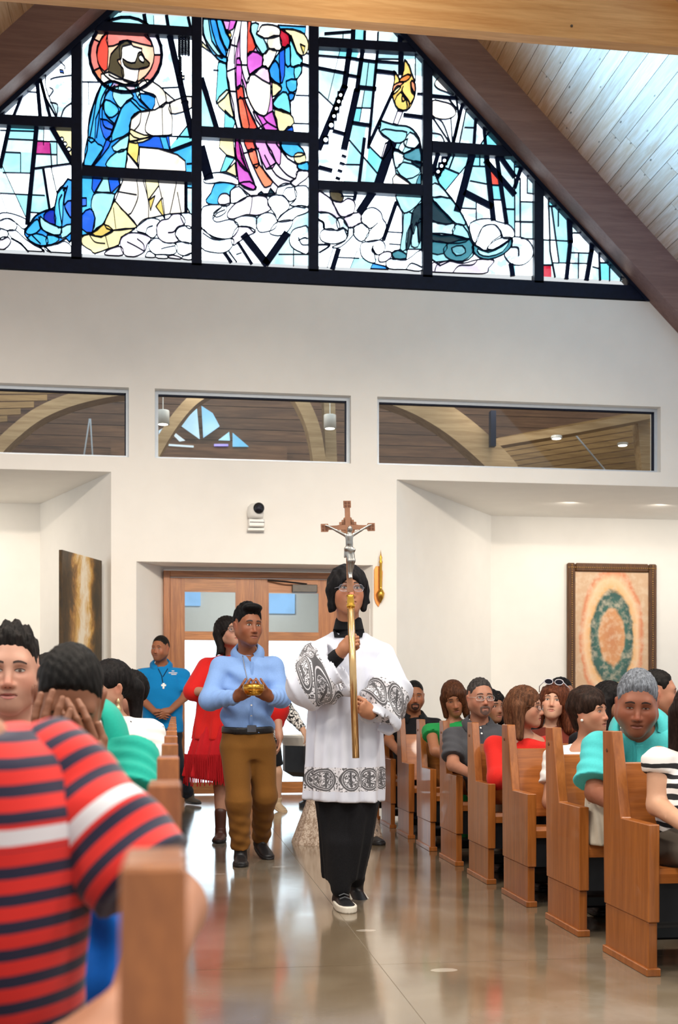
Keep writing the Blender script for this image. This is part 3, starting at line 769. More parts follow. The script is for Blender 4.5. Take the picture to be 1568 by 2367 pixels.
pane(z2(300, 840, 400, 810, 600, 910, 780, 960, 750, 1000, 560, 980, 470, 930, 300, 980), 'e', 6, 0, 1.4, B1)
# cloak
cloak = z2(300, 980, 470, 930, 640, 990, 760, 980, 800, 1080, 820, 1180, 940, 1310, 800, 1330, 690, 1420, 660, 1680) + z6(640, 180, 620, 440, 380, 430, 60, 400, 120, 200) + z2(140, 1500, 200, 1250)
pane(cloak, 'b', 2, 0, 2, B1)
for P, c in ((z2(300, 980, 470, 930, 360, 1090, 330, 1200, 230, 1420, 220, 1700, 130, 1690, 140, 1440, 190, 1250), 's'), (z2(480, 1010, 600, 1000, 720, 1130, 600, 1230, 550, 1280, 480, 1190, 450, 1110), 'c'),
             (z2(360, 1170, 480, 1230, 530, 1310, 480, 1380, 400, 1400, 330, 1290), 's'), (z2(560, 1290, 700, 1150, 800, 1250, 900, 1310, 780, 1330, 690, 1410, 660, 1600, 500, 1680, 400, 1700), 's'), (z2(290, 1420, 460, 1500, 400, 1690, 330, 1640), 'B'),
             (z2(820, 1090, 1000, 1140, 960, 1310, 850, 1230, 780, 1150), 'b'), (z2(740, 1000, 790, 990, 810, 1170, 760, 1120), 'c'), (z6(130, 30, 260, 120, 330, 180, 210, 390, 80, 400), 's'), (z6(380, 340, 480, 240, 630, 190, 610, 440, 380, 420), 'C'),
             (z6(440, 160, 660, 0, 640, 170, 530, 230), 'c'), (z6(370, 60, 440, 20, 400, 160, 200, 410, 180, 400, 320, 190), 'B')):
    pane(P, c, 4, 2, 1.5, B1)
for P in ((300, 1000, 240, 1180, 200, 1420, 150, 1680), (400, 980, 300, 1180, 270, 1450, 240, 1660), (480, 990, 380, 1080, 320, 1250, 330, 1500, 440, 1560), (340, 1150, 350, 1350, 470, 1480), (620, 1010, 720, 1120), (560, 1290, 440, 1620), (680, 1180, 820, 1320)):
    crv(z2(*P), 1.8)
# white sleeve, arms, hands
pane(z2(690, 1430, 800, 1330, 1000, 1300, 1090, 1240, 1190, 1220, 1220, 1620, 1000, 1640, 800, 1680, 670, 1600), 'e', 6, 2, 1.5, B1)
crv(z2(1090, 1250, 1100, 1620), 1.4); crv(z2(930, 1330, 870, 1560, 960, 1640), 1); crv(z2(730, 1570, 800, 1480, 820, 1350), 1)
pane(z2(670, 1560, 740, 1580, 860, 1630, 980, 1640, 840, 1720, 670, 1720), 'y', 7, 2, 1.2)
pane(z2(1190, 1220, 1330, 1150, 1480, 1130, 1480, 1270, 1330, 1340, 1200, 1350), 'e', 6, 2, 1.3, B1); crv(z2(1340, 1210, 1420, 1190, 1430, 1220), 1)
pane(z2(790, 970, 900, 910, 1050, 990, 1130, 1080, 1140, 1220, 1060, 1270, 1010, 1130, 940, 1090, 820, 1050), 'e', 6, 2, 1.4, B1); pane(z2(1130, 1070, 1260, 1180, 1150, 1220), 'e', 5, 0, 1, B1)
# rosary and cross
for x in (1315, 1355, 1395, 1435):
    for k in range(10):
        c = z2(x, 370 + k * 26 + (0 if x < 1400 else 10))[0]
        if x == 1315 or k < 9: pane([(c[0] + 2.6 * math.cos(t), c[1] + 2.2 * math.sin(t)) for t in np.linspace(0, 6.28, 7)[:-1]], 'e', 7, 0, .5)
for k in range(7):
    c = z2(1325, 630 + k * 26)[0]; pane([(c[0] + 3 * math.cos(t), c[1] + 2.2 * math.sin(t)) for t in np.linspace(0, 6.28, 7)[:-1]], 'e', 7, 0, .5)
pane(z2(1312, 820, 1350, 820, 1350, 865, 1380, 865, 1380, 905, 1350, 905, 1345, 985, 1312, 985, 1312, 905, 1285, 905, 1285, 865, 1312, 865), 'e', 7, 0, 1)
# lower body and robe
pane(z6(660, 90, 780, 70, 960, 20, 1180, 10, 1200, 210, 1040, 180, 800, 160, 790, 430, 640, 240), 'B', 3, 0, 1.6, B1)
pane(z6(1060, 20, 1140, 20, 1190, 200, 1110, 190), 's', 4, 0, 1.2, B1)
pane(z6(660, 90, 770, 80, 790, 160, 770, 380, 640, 230), 'Y', 5, 0, 1.2, B1)
pane(z6(800, 160, 1040, 180, 1290, 260, 1390, 340, 1400, 480, 790, 450, 770, 330), 'e', 5, 0, 1.6, B1); pane(z6(640, 230, 760, 380, 790, 450, 610, 440), 'e', 5, 0, 1.2, B1)
pane(z6(590, 570, 840, 580, 1050, 590, 1390, 600, 1390, 900, 1450, 1010, 1180, 1030, 900, 1090, 770, 1190, 640, 1040, 480, 860, 540, 700), 'e', 3, 0, 1.5, B2)
pane(z6(870, 590, 1040, 600, 1050, 660, 910, 850, 890, 700), 'y', 5, 0, 1.4, B2); pane(z6(920, 850, 1000, 790, 940, 980), 'Y', 5, 0, 1, B2); pane(z6(1080, 830, 1120, 1080, 1010, 930), 'Y', 5, 0, 1, B2)
pane(z6(480, 860, 560, 960, 660, 1050, 770, 1190, 660, 1220, 440, 1240, 340, 1160, 430, 950), 'y', 5, 2, 1.6, B2)
pane(z6(330, 1160, 450, 1230, 430, 1270, 300, 1320, 180, 1280), 'Y', 6, 2, 1.4, B2)
pane(z6(50, 1330, 140, 1290, 300, 1330, 450, 1240, 740, 1220, 560, 1330, 530, 1430, 390, 1480, 220, 1540, 170, 1500, 60, 1430), 'y', 5, 2, 1.6, B2)
for P in ((760, 580, 780, 800, 700, 1000, 660, 1030), (840, 580, 910, 850, 915, 1090), (1280, 610, 1220, 900, 1190, 1030), (1290, 750, 1340, 1020), (1100, 820, 1130, 1080), (530, 740, 760, 780), (360, 1320, 400, 1480), (150, 1300, 220, 1390, 350, 1410), (460, 950, 490, 1210), (1050, 660, 1090, 830)):
    crv(z6(*P), 1.1)
# cloak train in the lower lights
pane(z6(50, 540, 540, 560, 550, 660, 480, 780, 430, 950, 330, 1160, 180, 1280, 50, 1310), 's', 3, 0, 2, B2)
for P, c in ((z6(390, 560, 520, 570, 545, 650, 430, 760), 'B'), (z6(200, 780, 290, 750, 480, 770, 430, 940, 330, 1150, 190, 1270, 220, 1080, 170, 930), 'c'), (z6(50, 1040, 160, 960, 225, 1080, 180, 1270, 50, 1220), 'B'), (z6(190, 560, 320, 570, 210, 760, 180, 700), 'B'), (z6(50, 820, 110, 820, 110, 920, 50, 930), 'B'), (z6(330, 560, 390, 560, 420, 760, 230, 740), 'c')):
    pane(P, c, 4, 2 if len(P) > 4 else 0, 1.5, B2)
tr = z5(1000, 880, 880, 950, 800, 1040, 760, 1250, 640, 1300, 500, 1370, 420, 1480, 340, 1590, 370, 1680, 500, 1790, 640, 1800, 800, 1760, 920, 1690, 1000, 1700)
pane(tr, 'b', 3, 2, 2.2, A2)
for P, c in ((z5(800, 1060, 900, 980, 880, 1200, 860, 1520, 770, 1500, 760, 1300), 's'), (z5(640, 1320, 750, 1290, 770, 1500, 610, 1420), 'D'), (z5(560, 1380, 620, 1440, 760, 1510, 860, 1550, 830, 1640, 660, 1620, 570, 1520), 'c'), (z5(860, 1540, 1000, 1490, 1000, 1600, 860, 1690), 'c'), (z5(430, 1490, 520, 1420, 560, 1560, 440, 1640, 350, 1600), 's'), (z5(380, 1680, 500, 1620, 660, 1680, 640, 1790, 500, 1770), 's'), (z5(900, 1220, 990, 1160, 1000, 1400, 930, 1330), 'B'), (z5(660, 1640, 820, 1680, 780, 1750, 650, 1780), 's')):
    pane(P, c, 4, 2, 1.6, A2)
for P in ((860, 1080, 820, 1200, 860, 1500), (940, 960, 890, 1200, 980, 1400), (540, 1390, 580, 1560, 850, 1680), (450, 1650, 560, 1760), (880, 1020, 920, 980)):
    crv(z5(*P), 2)
# clouds, left lights
def cloud(z, lite, *shapes):
    for s in shapes: pane(z(*s), 'q' if random.random() < .4 else 'W', 5, 3, 1.3, lite)
cloud(z5, A2, (0, 1340, 150, 1340, 340, 1410, 400, 1480, 330, 1560, 230, 1480, 100, 1410, 0, 1440), (0, 1440, 130, 1410, 230, 1490, 210, 1570, 110, 1580, 0, 1540), (0, 1560, 90, 1580, 110, 1650, 60, 1690, 0, 1700), (0, 1690, 100, 1670, 150, 1730, 100, 1810, 0, 1850), (110, 1580, 220, 1580, 330, 1680, 480, 1790, 620, 1860, 400, 1870, 300, 1760, 160, 1680), (620, 1810, 800, 1770, 900, 1730, 990, 1800, 990, 1890, 700, 1880))
crv(z5(160, 1690, 280, 1760, 390, 1870), 3); crv(z5(550, 1800, 610, 1870), 3); crv(z5(620, 1800, 710, 1880), 2.5)
cloud(z6, B2, (770, 1190, 840, 1110, 940, 1080, 1060, 1110, 1020, 1180, 1020, 1290, 960, 1340, 870, 1280, 770, 1250), (1020, 1200, 1080, 1110, 1170, 1090, 1230, 1030, 1330, 1030, 1390, 1110, 1370, 1170, 1290, 1200, 1260, 1290, 1310, 1370, 1200, 1410, 1090, 1380, 1030, 1310), (1280, 1240, 1340, 1190, 1470, 1200, 1470, 1400, 1350, 1390, 1270, 1320), (1330, 1030, 1470, 1030, 1470, 1210, 1390, 1180),
      (550, 1370, 620, 1290, 740, 1270, 880, 1300, 950, 1350, 900, 1420, 860, 1520, 740, 1580, 620, 1570, 560, 1480), (920, 1420, 980, 1350, 1050, 1350, 1120, 1400, 1260, 1410, 1290, 1480, 1240, 1550, 1080, 1550, 1000, 1550, 930, 1490), (1260, 1420, 1350, 1390, 1470, 1420, 1470, 1530, 1400, 1570, 1300, 1540), (1000, 1560, 1140, 1560, 1160, 1600, 1040, 1600), (340, 1540, 420, 1480, 560, 1450, 580, 1560, 400, 1565), (880, 1560, 920, 1510, 1000, 1560, 990, 1590, 880, 1585), (1160, 1590, 1230, 1560, 1330, 1590, 1320, 1612), (1340, 1600, 1420, 1550, 1470, 1540, 1470, 1620))
crv(z6(640, 1390, 740, 1440, 860, 1510), 1.2); crv(z6(770, 1350, 850, 1420, 860, 1510), 1.2); crv(z6(1170, 1270, 1240, 1260, 1280, 1210), 1.5); crv(z6(880, 1280, 900, 1210, 970, 1180), 1.2); crv(z6(1080, 1480, 1150, 1460, 1260, 1440), 1)

# ---------- standing robed figure (centre)
C1, C2 = LITES['C1'], LITES['C2']
pane(z3(150, 110, 380, 120, 430, 260, 490, 370, 440, 560, 440, 660, 350, 620, 270, 540, 200, 430, 150, 300), 's', 2, 0, 2, C1)
for P, c in ((z3(160, 120, 220, 120, 260, 380, 400, 580, 330, 560, 220, 420, 165, 300), 'c'), (z3(240, 130, 310, 130, 360, 350, 430, 500, 420, 580, 320, 430), 'b'), (z3(320, 130, 380, 130, 430, 280, 480, 370, 450, 500, 370, 330), 's'), (z3(300, 560, 440, 580, 440, 650, 360, 630), 's')):
    pane(P, c, 3, 2, 1.8, C1)
pane(z3(390, 120, 560, 130, 520, 240, 440, 280), 'K', 3, 0, 1.6, C1); pane(z3(390, 130, 480, 140, 460, 250, 430, 250), 'k', 4, 0, 1.2, C1); pane(z3(450, 290, 490, 280, 500, 320, 480, 350), 'Y', 4, 0, 1, C1)
pane(z3(570, 110, 740, 120, 720, 260, 780, 400, 880, 560, 870, 680, 950, 720, 990, 900, 1000, 1250, 1070, 1470, 560, 1440, 490, 1150, 440, 820, 450, 600, 500, 380), 'k', 3, 0, 1.6, C1)
for P, c in ((z3(570, 130, 620, 130, 590, 330, 545, 560, 545, 900, 590, 1300, 620, 1440, 570, 1440, 500, 1150, 445, 820, 455, 580), 'q'), (z3(620, 130, 690, 130, 690, 400, 690, 700, 720, 820, 680, 900, 620, 700, 600, 450), 'q'), (z3(700, 130, 745, 130, 730, 260, 800, 440, 720, 540, 690, 520), 'r'),
             (z3(560, 600, 620, 640, 620, 850, 600, 940, 560, 940), 'K'), (z3(560, 950, 640, 940, 660, 1080, 720, 1230, 810, 1440, 630, 1440, 590, 1200), 'r'), (z3(580, 1100, 640, 1090, 700, 1330, 710, 1440, 630, 1430), 'o'), (z3(690, 560, 760, 510, 870, 560, 870, 680, 720, 800), 'K'),
             (z3(730, 800, 870, 700, 950, 730, 970, 870, 970, 1050, 940, 1230, 890, 1290, 780, 1230, 690, 1050, 680, 900), 'e'), (z3(720, 790, 870, 690, 940, 720, 960, 900, 780, 790), 'k'), (z3(760, 1240, 890, 1300, 1000, 1230, 1060, 1460, 880, 1450), 'K'), (z3(630, 850, 690, 1050, 770, 1220, 900, 1450, 820, 1440, 700, 1200, 650, 1050), 'q')):
    pane(P, c, 5, 2, 1.6, C1)
for P in ((590, 1080, 690, 1070), (700, 830, 720, 820), (540, 340, 530, 650), (610, 200, 560, 620), (450, 750, 550, 710), (500, 430, 570, 450), (480, 990, 560, 995), (560, 670, 690, 675), (890, 1310, 940, 1370, 1060, 1440), (820, 1440, 930, 1370)):
    crv(z3(*P), 1.2)
pane(z3(340, 640, 430, 660, 440, 800, 480, 980, 340, 1130, 310, 1100, 330, 800), 'C', 4, 2, 1.6, C1); pane(z3(320, 1120, 400, 1010, 480, 990, 540, 1310, 400, 1230), 'y', 4, 2, 1.4, C1); pane(z3(420, 1220, 550, 1350, 520, 1440, 410, 1435), 'C', 4, 0, 1.4, C1); pane(z3(145, 390, 260, 530, 200, 490, 145, 450), 'y', 2, 0, 1.2, C1)
pane(z3(750, 170, 830, 180, 800, 300, 880, 340, 940, 500, 880, 540, 810, 500, 740, 280), 'c', 5, 2, 1.4, C1); pane(z3(830, 260, 870, 190, 1000, 190, 1080, 230, 1080, 320, 940, 350, 860, 340, 800, 290), 'e', 6, 2, 1.6, C1); pane(z3(940, 350, 1080, 320, 1110, 470, 1060, 500, 950, 470), 'e', 6, 2, 1.3, C1); pane(z3(890, 540, 960, 480, 1050, 510, 950, 710, 900, 700, 870, 650), 'e', 6, 2, 1.4, C1)
pane(z3(1090, 240, 1190, 310, 1200, 430, 1130, 470, 1090, 400), 'R', 6, 2, 1.5, C1); pane(z3(1100, 240, 1270, 250, 1380, 300, 1430, 410, 1410, 530, 1340, 560, 1280, 500, 1240, 370, 1190, 300), 'y', 6, 2, 1.5, C1); pane(z3(1330, 420, 1390, 450, 1370, 540), 'Y', 7, 0, .8, C1)
pane(z3(1060, 190, 1400, 210, 1390, 300, 1240, 240, 1090, 240), 's', 4, 0, 1.3, C1)
pane(z3(1080, 510, 1200, 440, 1220, 320, 1290, 520, 1360, 590, 1350, 770, 1290, 850, 1290, 970, 1250, 1090, 1200, 1110, 1220, 1270, 1010, 1200, 1000, 1100, 1100, 980, 1100, 930, 960, 840, 950, 710), 's', 4, 0, 1.8, C1)
for P, c in ((z3(960, 720, 1030, 620, 1080, 720, 1090, 910, 970, 820), 'b'), (z3(1080, 510, 1140, 460, 1140, 800, 1090, 900, 1080, 700), 'B'), (z3(1200, 330, 1290, 530, 1360, 610, 1320, 680, 1220, 690, 1210, 500), 'C'), (z3(1010, 1120, 1120, 1000, 1190, 1050, 1210, 1260, 1030, 1190), 'C'), (z3(1150, 460, 1210, 450, 1210, 680, 1150, 660), 's'), (z3(1160, 870, 1290, 850, 1280, 980, 1200, 1000), 's'), (z3(1190, 1020, 1260, 1020, 1240, 1090, 1200, 1110), 'b'), (z3(1260, 690, 1350, 690, 1330, 790, 1270, 850), 'C')):
    pane(P, c, 5, 2, 1.7, C1)
pane(z3(990, 880, 1110, 950, 1070, 1000, 990, 1060), 'y', 5, 2, 1.2, C1); pane(z3(1020, 1210, 1190, 1250, 1260, 1370, 1140, 1470, 1060, 1460), 'y', 3, 2, 1.4, C1); pane(z3(1140, 1470, 1180, 1420, 1240, 1420, 1250, 1480), 'B', 4, 0, 1.2, C1)
# lower robe
pane(z7(540, 110, 1090, 140, 1100, 230, 1180, 340, 1290, 410, 1310, 480, 1280, 570, 1200, 650, 1060, 690, 1030, 770, 900, 770, 800, 790, 740, 800, 590, 680, 570, 520, 545, 340), 'q', 3, 0, 1.8, C2)
for P, c in ((z7(545, 120, 600, 130, 650, 300, 720, 500, 790, 690, 720, 720, 590, 640, 560, 420), 'K'), (z7(550, 130, 590, 140, 620, 330, 700, 500, 600, 420, 555, 300), 'm'), (z7(650, 120, 760, 130, 830, 420, 760, 430, 690, 240), 'r'), (z7(700, 250, 790, 240, 840, 420, 1000, 620, 920, 690, 870, 650, 760, 430), 'o'), (z7(780, 130, 900, 130, 1040, 390, 920, 470, 830, 260), 'k'), (z7(910, 140, 1080, 150, 1090, 400, 1040, 390), 'k'), (z7(590, 640, 720, 620, 800, 690, 760, 720, 620, 660), 'K'), (z7(1030, 140, 1090, 150, 1110, 240, 1180, 340, 1090, 230), 'm')):
    pane(P, c, 5, 2, 1.7, C2)
for P in ((600, 200, 680, 450, 770, 640), (830, 260, 900, 500, 1060, 680), (900, 300, 1040, 540, 1210, 620), (1040, 390, 1160, 530, 1270, 590), (690, 240, 830, 220), (760, 420, 840, 400), (920, 470, 1040, 390), (640, 280, 760, 250), (560, 340, 720, 520)):
    crv(z7(*P), 1.5)
pane(z7(1110, 150, 1300, 170, 1390, 290, 1260, 320, 1200, 310, 1120, 240), 's', 4, 2, 1.6, C2); pane(z7(1250, 320, 1300, 270, 1390, 290, 1390, 390, 1290, 400), 'y', 5, 2, 1.3, C2); pane(z7(1290, 420, 1420, 380, 1425, 490, 1320, 470), 's', 4, 2, 1.3, C2)
pane(z7(360, 110, 520, 110, 540, 330, 440, 300, 350, 210), 'y', 3, 0, 1.3, C2); pane(z7(430, 310, 540, 340, 430, 500, 360, 510), 'C', 4, 0, 1.5, C2); pane(z7(430, 500, 540, 390, 560, 560), 'y', 4, 0, 1.2, C2)
pane(z7(190, 840, 250, 760, 300, 640, 420, 630, 560, 660, 490, 730, 480, 880, 340, 900, 220, 890), 's', 4, 2, 1.6, C2)
cloud(z7, C2, (160, 600, 230, 530, 350, 510, 480, 540, 580, 600, 570, 660, 430, 630, 300, 640, 190, 640), (340, 820, 380, 770, 450, 770, 490, 830, 480, 900, 400, 920, 340, 880), (490, 730, 590, 680, 660, 760, 690, 800, 600, 860, 490, 880, 480, 790), (140, 960, 200, 910, 340, 900, 440, 920, 420, 1000, 320, 1050, 280, 1000, 380, 930, 270, 1040, 320, 1110, 470, 1080, 570, 1120, 580, 1200, 500, 1300, 370, 1310, 250, 1270, 135, 1170), (450, 1000, 540, 890, 690, 800, 850, 790, 930, 820, 940, 900, 980, 950, 900, 1000, 800, 1030, 680, 1020, 530, 1070, 460, 1060), (940, 850, 1000, 790, 1110, 790, 1190, 870, 1190, 950, 1090, 1030, 1050, 1090, 1030, 1020, 970, 940),
      (810, 1060, 900, 1000, 1000, 1010, 1050, 1090, 1030, 1180, 950, 1220, 840, 1230, 800, 1150), (530, 1090, 620, 1040, 740, 1040, 800, 1060, 800, 1170, 770, 1230, 700, 1170, 590, 1160), (1060, 1090, 1150, 990, 1300, 910, 1420, 930, 1420, 990, 1290, 1040, 1230, 1090, 1110, 1110), (1050, 780, 1060, 690, 1150, 640, 1240, 670, 1290, 760, 1270, 830, 1200, 860, 1130, 790), (960, 1230, 1050, 1110, 1240, 1090, 1180, 1220, 1100, 1270, 1020, 1270), (1200, 1320, 1240, 1210, 1340, 1170, 1425, 1180, 1425, 1480, 1330, 1470, 1230, 1410), (135, 1190, 260, 1290, 370, 1320, 510, 1310, 520, 1380, 440, 1470, 300, 1480, 135, 1420), (1260, 700, 1340, 670, 1425, 700, 1425, 920, 1280, 920, 1210, 900, 1280, 830), (570, 1170, 720, 1170, 790, 1230, 690, 1280, 590, 1350, 520, 1390, 500, 1310), (1290, 500, 1420, 490, 1420, 570, 1330, 640, 1270, 680, 1210, 620, 1280, 580))
crv(z7(150, 1240, 280, 1320, 420, 1320), 1.4); crv(z7(1310, 1330, 1380, 1300, 1420, 1310), 1.6); crv(z7(1310, 1300, 1350, 1380, 1425, 1385), 1.4); crv(z7(750, 820, 740, 920, 720, 1010), .9); crv(z7(1120, 770, 1160, 700, 1240, 690), 1.2); crv(z7(280, 1060, 330, 1000, 420, 960), 1.5)
pane(z7(820, 770, 860, 740, 900, 780, 930, 790, 970, 700, 1030, 770, 960, 800, 850, 790), 't', 6, 0, 1, C2)

# ---------- dog with a torch
D1, D2, E2 = LITES['D1'], LITES['D2'], LITES['E2']
pane(z4(1210, 545, 1270, 620, 1300, 720, 1340, 820, 1350, 980, 1310, 1110, 1240, 1200, 1130, 1190, 1070, 1080, 1050, 960, 1080, 800, 1070, 690, 1130, 760, 1150, 800, 1200, 680), 'f', 5, 2, 2, D1)
for P, c in ((z4(1150, 790, 1250, 730, 1290, 760, 1230, 820, 1150, 830), 'F'), (z4(1060, 880, 1150, 830, 1200, 840, 1100, 920, 1060, 960), 'o'), (z4(1300, 810, 1350, 860, 1350, 980, 1300, 900), 'o'), (z4(1160, 960, 1230, 1060, 1240, 1190, 1130, 1180, 1080, 1080), 'Y'), (z4(1180, 1000, 1220, 1060, 1180, 1080), 'F'), (z4(1080, 920, 1120, 880, 1160, 900, 1070, 990), 'y')):
    pane(P, c, 6, 2, 1.6, D1)
crv(z4(1190, 890, 1180, 960, 1270, 1090, 1260, 1170), 2); crv(z4(1290, 830, 1300, 950, 1340, 1010, 1290, 1110), 2)
pane(z4(1120, 1200, 1190, 1210, 1180, 1240, 1120, 1390, 1060, 1370), 'q', 5, 0, 1.8, D1); pane(z8(960, 60, 1030, 20, 1030, 120, 940, 260, 910, 240), 'q', 5, 0, 1.8, D1)
head = z4(880, 1330, 960, 1350, 1100, 1390, 1230, 1400, 1320, 1450, 1400, 1560, 1420, 1680) + z8(1400, 60, 1340, 130, 1200, 190, 1130, 140, 1060, 120, 1030, 40) + z4(1000, 1570, 930, 1530, 890, 1470, 870, 1400)
pane(head, 'c', 5, 2, 2, D1)
pane(z4(960, 1440, 1100, 1460, 1240, 1480, 1200, 1600, 1080, 1620, 1000, 1560, 900, 1480), 'g', 6, 2, .8, D1); pane(z4(1280, 1480, 1380, 1560, 1410, 1680, 1260, 1680, 1200, 1620), 'P', 6, 2, 1.2, D1); pane(z8(1250, 0, 1180, 180, 1130, 140, 1160, 60), 'P', 6, 2, 1.4, D1); crv(z4(880, 1330, 900, 1380, 880, 1460), 2.5)
pane(z8(1050, 130, 1200, 190, 1400, 90, 1425, 200, 1425, 590, 1300, 590, 1100, 450, 1070, 280), 'g', 4, 0, 1.6, D1)
for P, c in ((z8(1060, 150, 1200, 200, 1180, 310, 1100, 380, 1060, 270), 'P'), (z8(1210, 190, 1420, 100, 1425, 310, 1300, 280, 1210, 250), 'G'), (z8(1200, 300, 1400, 370, 1390, 460, 1230, 520, 1110, 400), 'c'), (z8(1300, 290, 1425, 300, 1425, 370, 1370, 360), 't'), (z8(1100, 450, 1300, 590, 1060, 590), 'e'), (z8(1400, 470, 1430, 460, 1420, 590, 1360, 580), 'G')):
    pane(P, c, 5, 2, 1, D1)
pane(z8(1090, 700, 1430, 730, 1430, 1430, 1250, 1430, 1230, 1560, 1060, 1560, 1040, 1480, 1150, 1430, 1180, 1200, 1180, 950, 1110, 830), 'g', 4, 0, 1.6, D2)
for P, c in ((z8(1110, 710, 1400, 730, 1420, 800, 1300, 920, 1200, 960, 1130, 830), 'c'), (z8(1320, 930, 1430, 830, 1430, 1060, 1360, 1100, 1330, 1230, 1290, 1150, 1300, 1020), 't'), (z8(1200, 970, 1320, 970, 1260, 1200, 1230, 1430, 1150, 1430, 1190, 1200), 'g'), (z8(1240, 1210, 1310, 1100, 1280, 1380, 1230, 1440), 't'), (z8(1310, 1250, 1360, 1080, 1400, 1300, 1380, 1400, 1300, 1390), 'g'), (z8(1380, 1090, 1430, 1040, 1420, 1310, 1390, 1330), 't'), (z8(1050, 1470, 1120, 1440, 1230, 1490, 1220, 1550, 1080, 1550), 'G')):
    pane(P, c, 5, 2, 1, D2)
pane(z10(165, 340, 260, 470, 420, 660, 560, 880, 640, 1050, 690, 1220, 700, 1400, 560, 1480, 400, 1470, 165, 1450), 'g', 4, 2, 1.8, E2)
for P, c in ((z10(165, 480, 260, 480, 400, 650, 300, 640, 165, 640), 'P'), (z10(165, 650, 410, 660, 560, 880, 600, 1000, 470, 980, 300, 820), 'c'), (z10(165, 680, 290, 800, 440, 960, 340, 990, 165, 940), 't'), (z10(165, 960, 350, 1000, 460, 980, 420, 1130, 165, 1110), 'P'), (z10(165, 1110, 430, 1130, 640, 1190, 520, 1240, 300, 1230, 165, 1200), 't'), (z10(460, 1010, 560, 1000, 660, 1180, 440, 1130), 'c'), (z10(165, 1220, 360, 1240, 320, 1370, 165, 1370), 'G'), (z10(360, 1250, 660, 1190, 690, 1360, 560, 1470, 400, 1450, 320, 1370), 'G'), (z10(420, 1300, 560, 1270, 600, 1360, 480, 1400), 'g')):
    pane(P, c, 5, 2, 1, E2)
pane(z10(700, 1250, 830, 1330, 960, 1320, 1100, 1240, 1205, 1175, 1190, 1280, 1080, 1390, 900, 1450, 770, 1420, 700, 1340), 'G', 6, 2, 2, E2); pane(z10(760, 1310, 900, 1360, 1080, 1280, 1170, 1210, 1080, 1350, 900, 1410, 780, 1380), 'c', 7, 2, .6, E2)
cloud(z10, E2, (650, 1010, 740, 940, 900, 920, 1020, 960, 1160, 1000, 1230, 1080, 1220, 1160, 1100, 1180, 1060, 1100, 980, 1000, 840, 1020, 780, 1130, 740, 1230, 690, 1200), (800, 1060, 880, 1000, 1000, 1010, 1060, 1120, 1010, 1170, 940, 1220, 860, 1330, 780, 1290, 730, 1240), (880, 1300, 950, 1230, 1060, 1170, 1200, 1170, 1060, 1280, 950, 1320), (1200, 1170, 1300, 1160, 1420, 1210, 1480, 1330, 1450, 1440, 1340, 1520, 1200, 1510, 1120, 1430, 1110, 1370, 1200, 1280), (165, 1500, 260, 1480, 400, 1470, 560, 1500, 760, 1450, 970, 1460, 900, 1560, 820, 1635, 165, 1610))
crv(z10(200, 1610, 240, 1510, 390, 1460), 1.4); crv(z10(440, 1615, 520, 1530, 690, 1520, 760, 1450), 1.6); crv(z10(1200, 1290, 1280, 1300, 1290, 1400), 2); crv(z10(980, 1000, 1060, 1090, 1060, 1170), 1.3)
cloud(z8, D2, (90, 690, 180, 720, 270, 800, 340, 960, 380, 1010, 330, 1030, 230, 960, 90, 940), (270, 800, 390, 820, 470, 770, 550, 800, 570, 880, 530, 980, 430, 1010, 370, 990, 320, 900), (90, 950, 230, 960, 330, 1030, 370, 1130, 340, 1180, 170, 1170, 150, 1080, 90, 1030), (110, 1250, 150, 1180, 260, 1160, 340, 1190, 430, 1160, 480, 1230, 440, 1310, 300, 1360, 150, 1330), (330, 1030, 420, 1040, 480, 1150, 470, 1260, 420, 1150, 350, 1160), (420, 1030, 620, 950, 650, 1080, 560, 1130, 490, 1150), (650, 1000, 720, 910, 810, 890, 900, 950, 930, 1040, 970, 1100, 960, 1210, 880, 1310, 700, 1330, 750, 1200, 860, 1090, 760, 1160, 660, 1080), (550, 1160, 640, 1090, 740, 1150, 740, 1250, 650, 1330, 560, 1260), (640, 1370, 720, 1330, 900, 1310, 960, 1390, 930, 1470, 850, 1500, 800, 1420, 820, 1500, 830, 1600, 740, 1590, 650, 1510), (880, 1510, 960, 1460, 1040, 1470, 1030, 1540, 960, 1590, 880, 1590), (970, 1600, 1040, 1550, 1230, 1570, 1430, 1440, 1435, 1700, 1230, 1690, 1010, 1680), (480, 1160, 550, 1160, 540, 1250, 380, 1400, 270, 1400, 440, 1320))
pane(z8(240, 690, 300, 670, 390, 700, 420, 770, 380, 820, 270, 790), 'n', 5, 2, 1.4, D2); pane(z8(800, 1610, 960, 1650, 1000, 1690, 770, 1680), 'b', 5, 0, 1, D2); crv(z8(90, 1370, 240, 1380, 110, 1470), 3); crv(z8(1010, 1360, 1150, 1370), 1); crv(z8(800, 1390, 790, 1450, 850, 1500), 2.5); crv(z8(100, 1050, 160, 1090, 170, 1170), 3); crv(z8(1230, 1690, 1300, 1610, 1430, 1660), 2)
# deckle edges of the halo of rays
for k in range(4):
    p = z8(430 - k * 26, 200 + k * 95)[0]; lines([(p[0] - 5, p[1] + 3), (p[0] + 3, p[1] + 6)], 4)

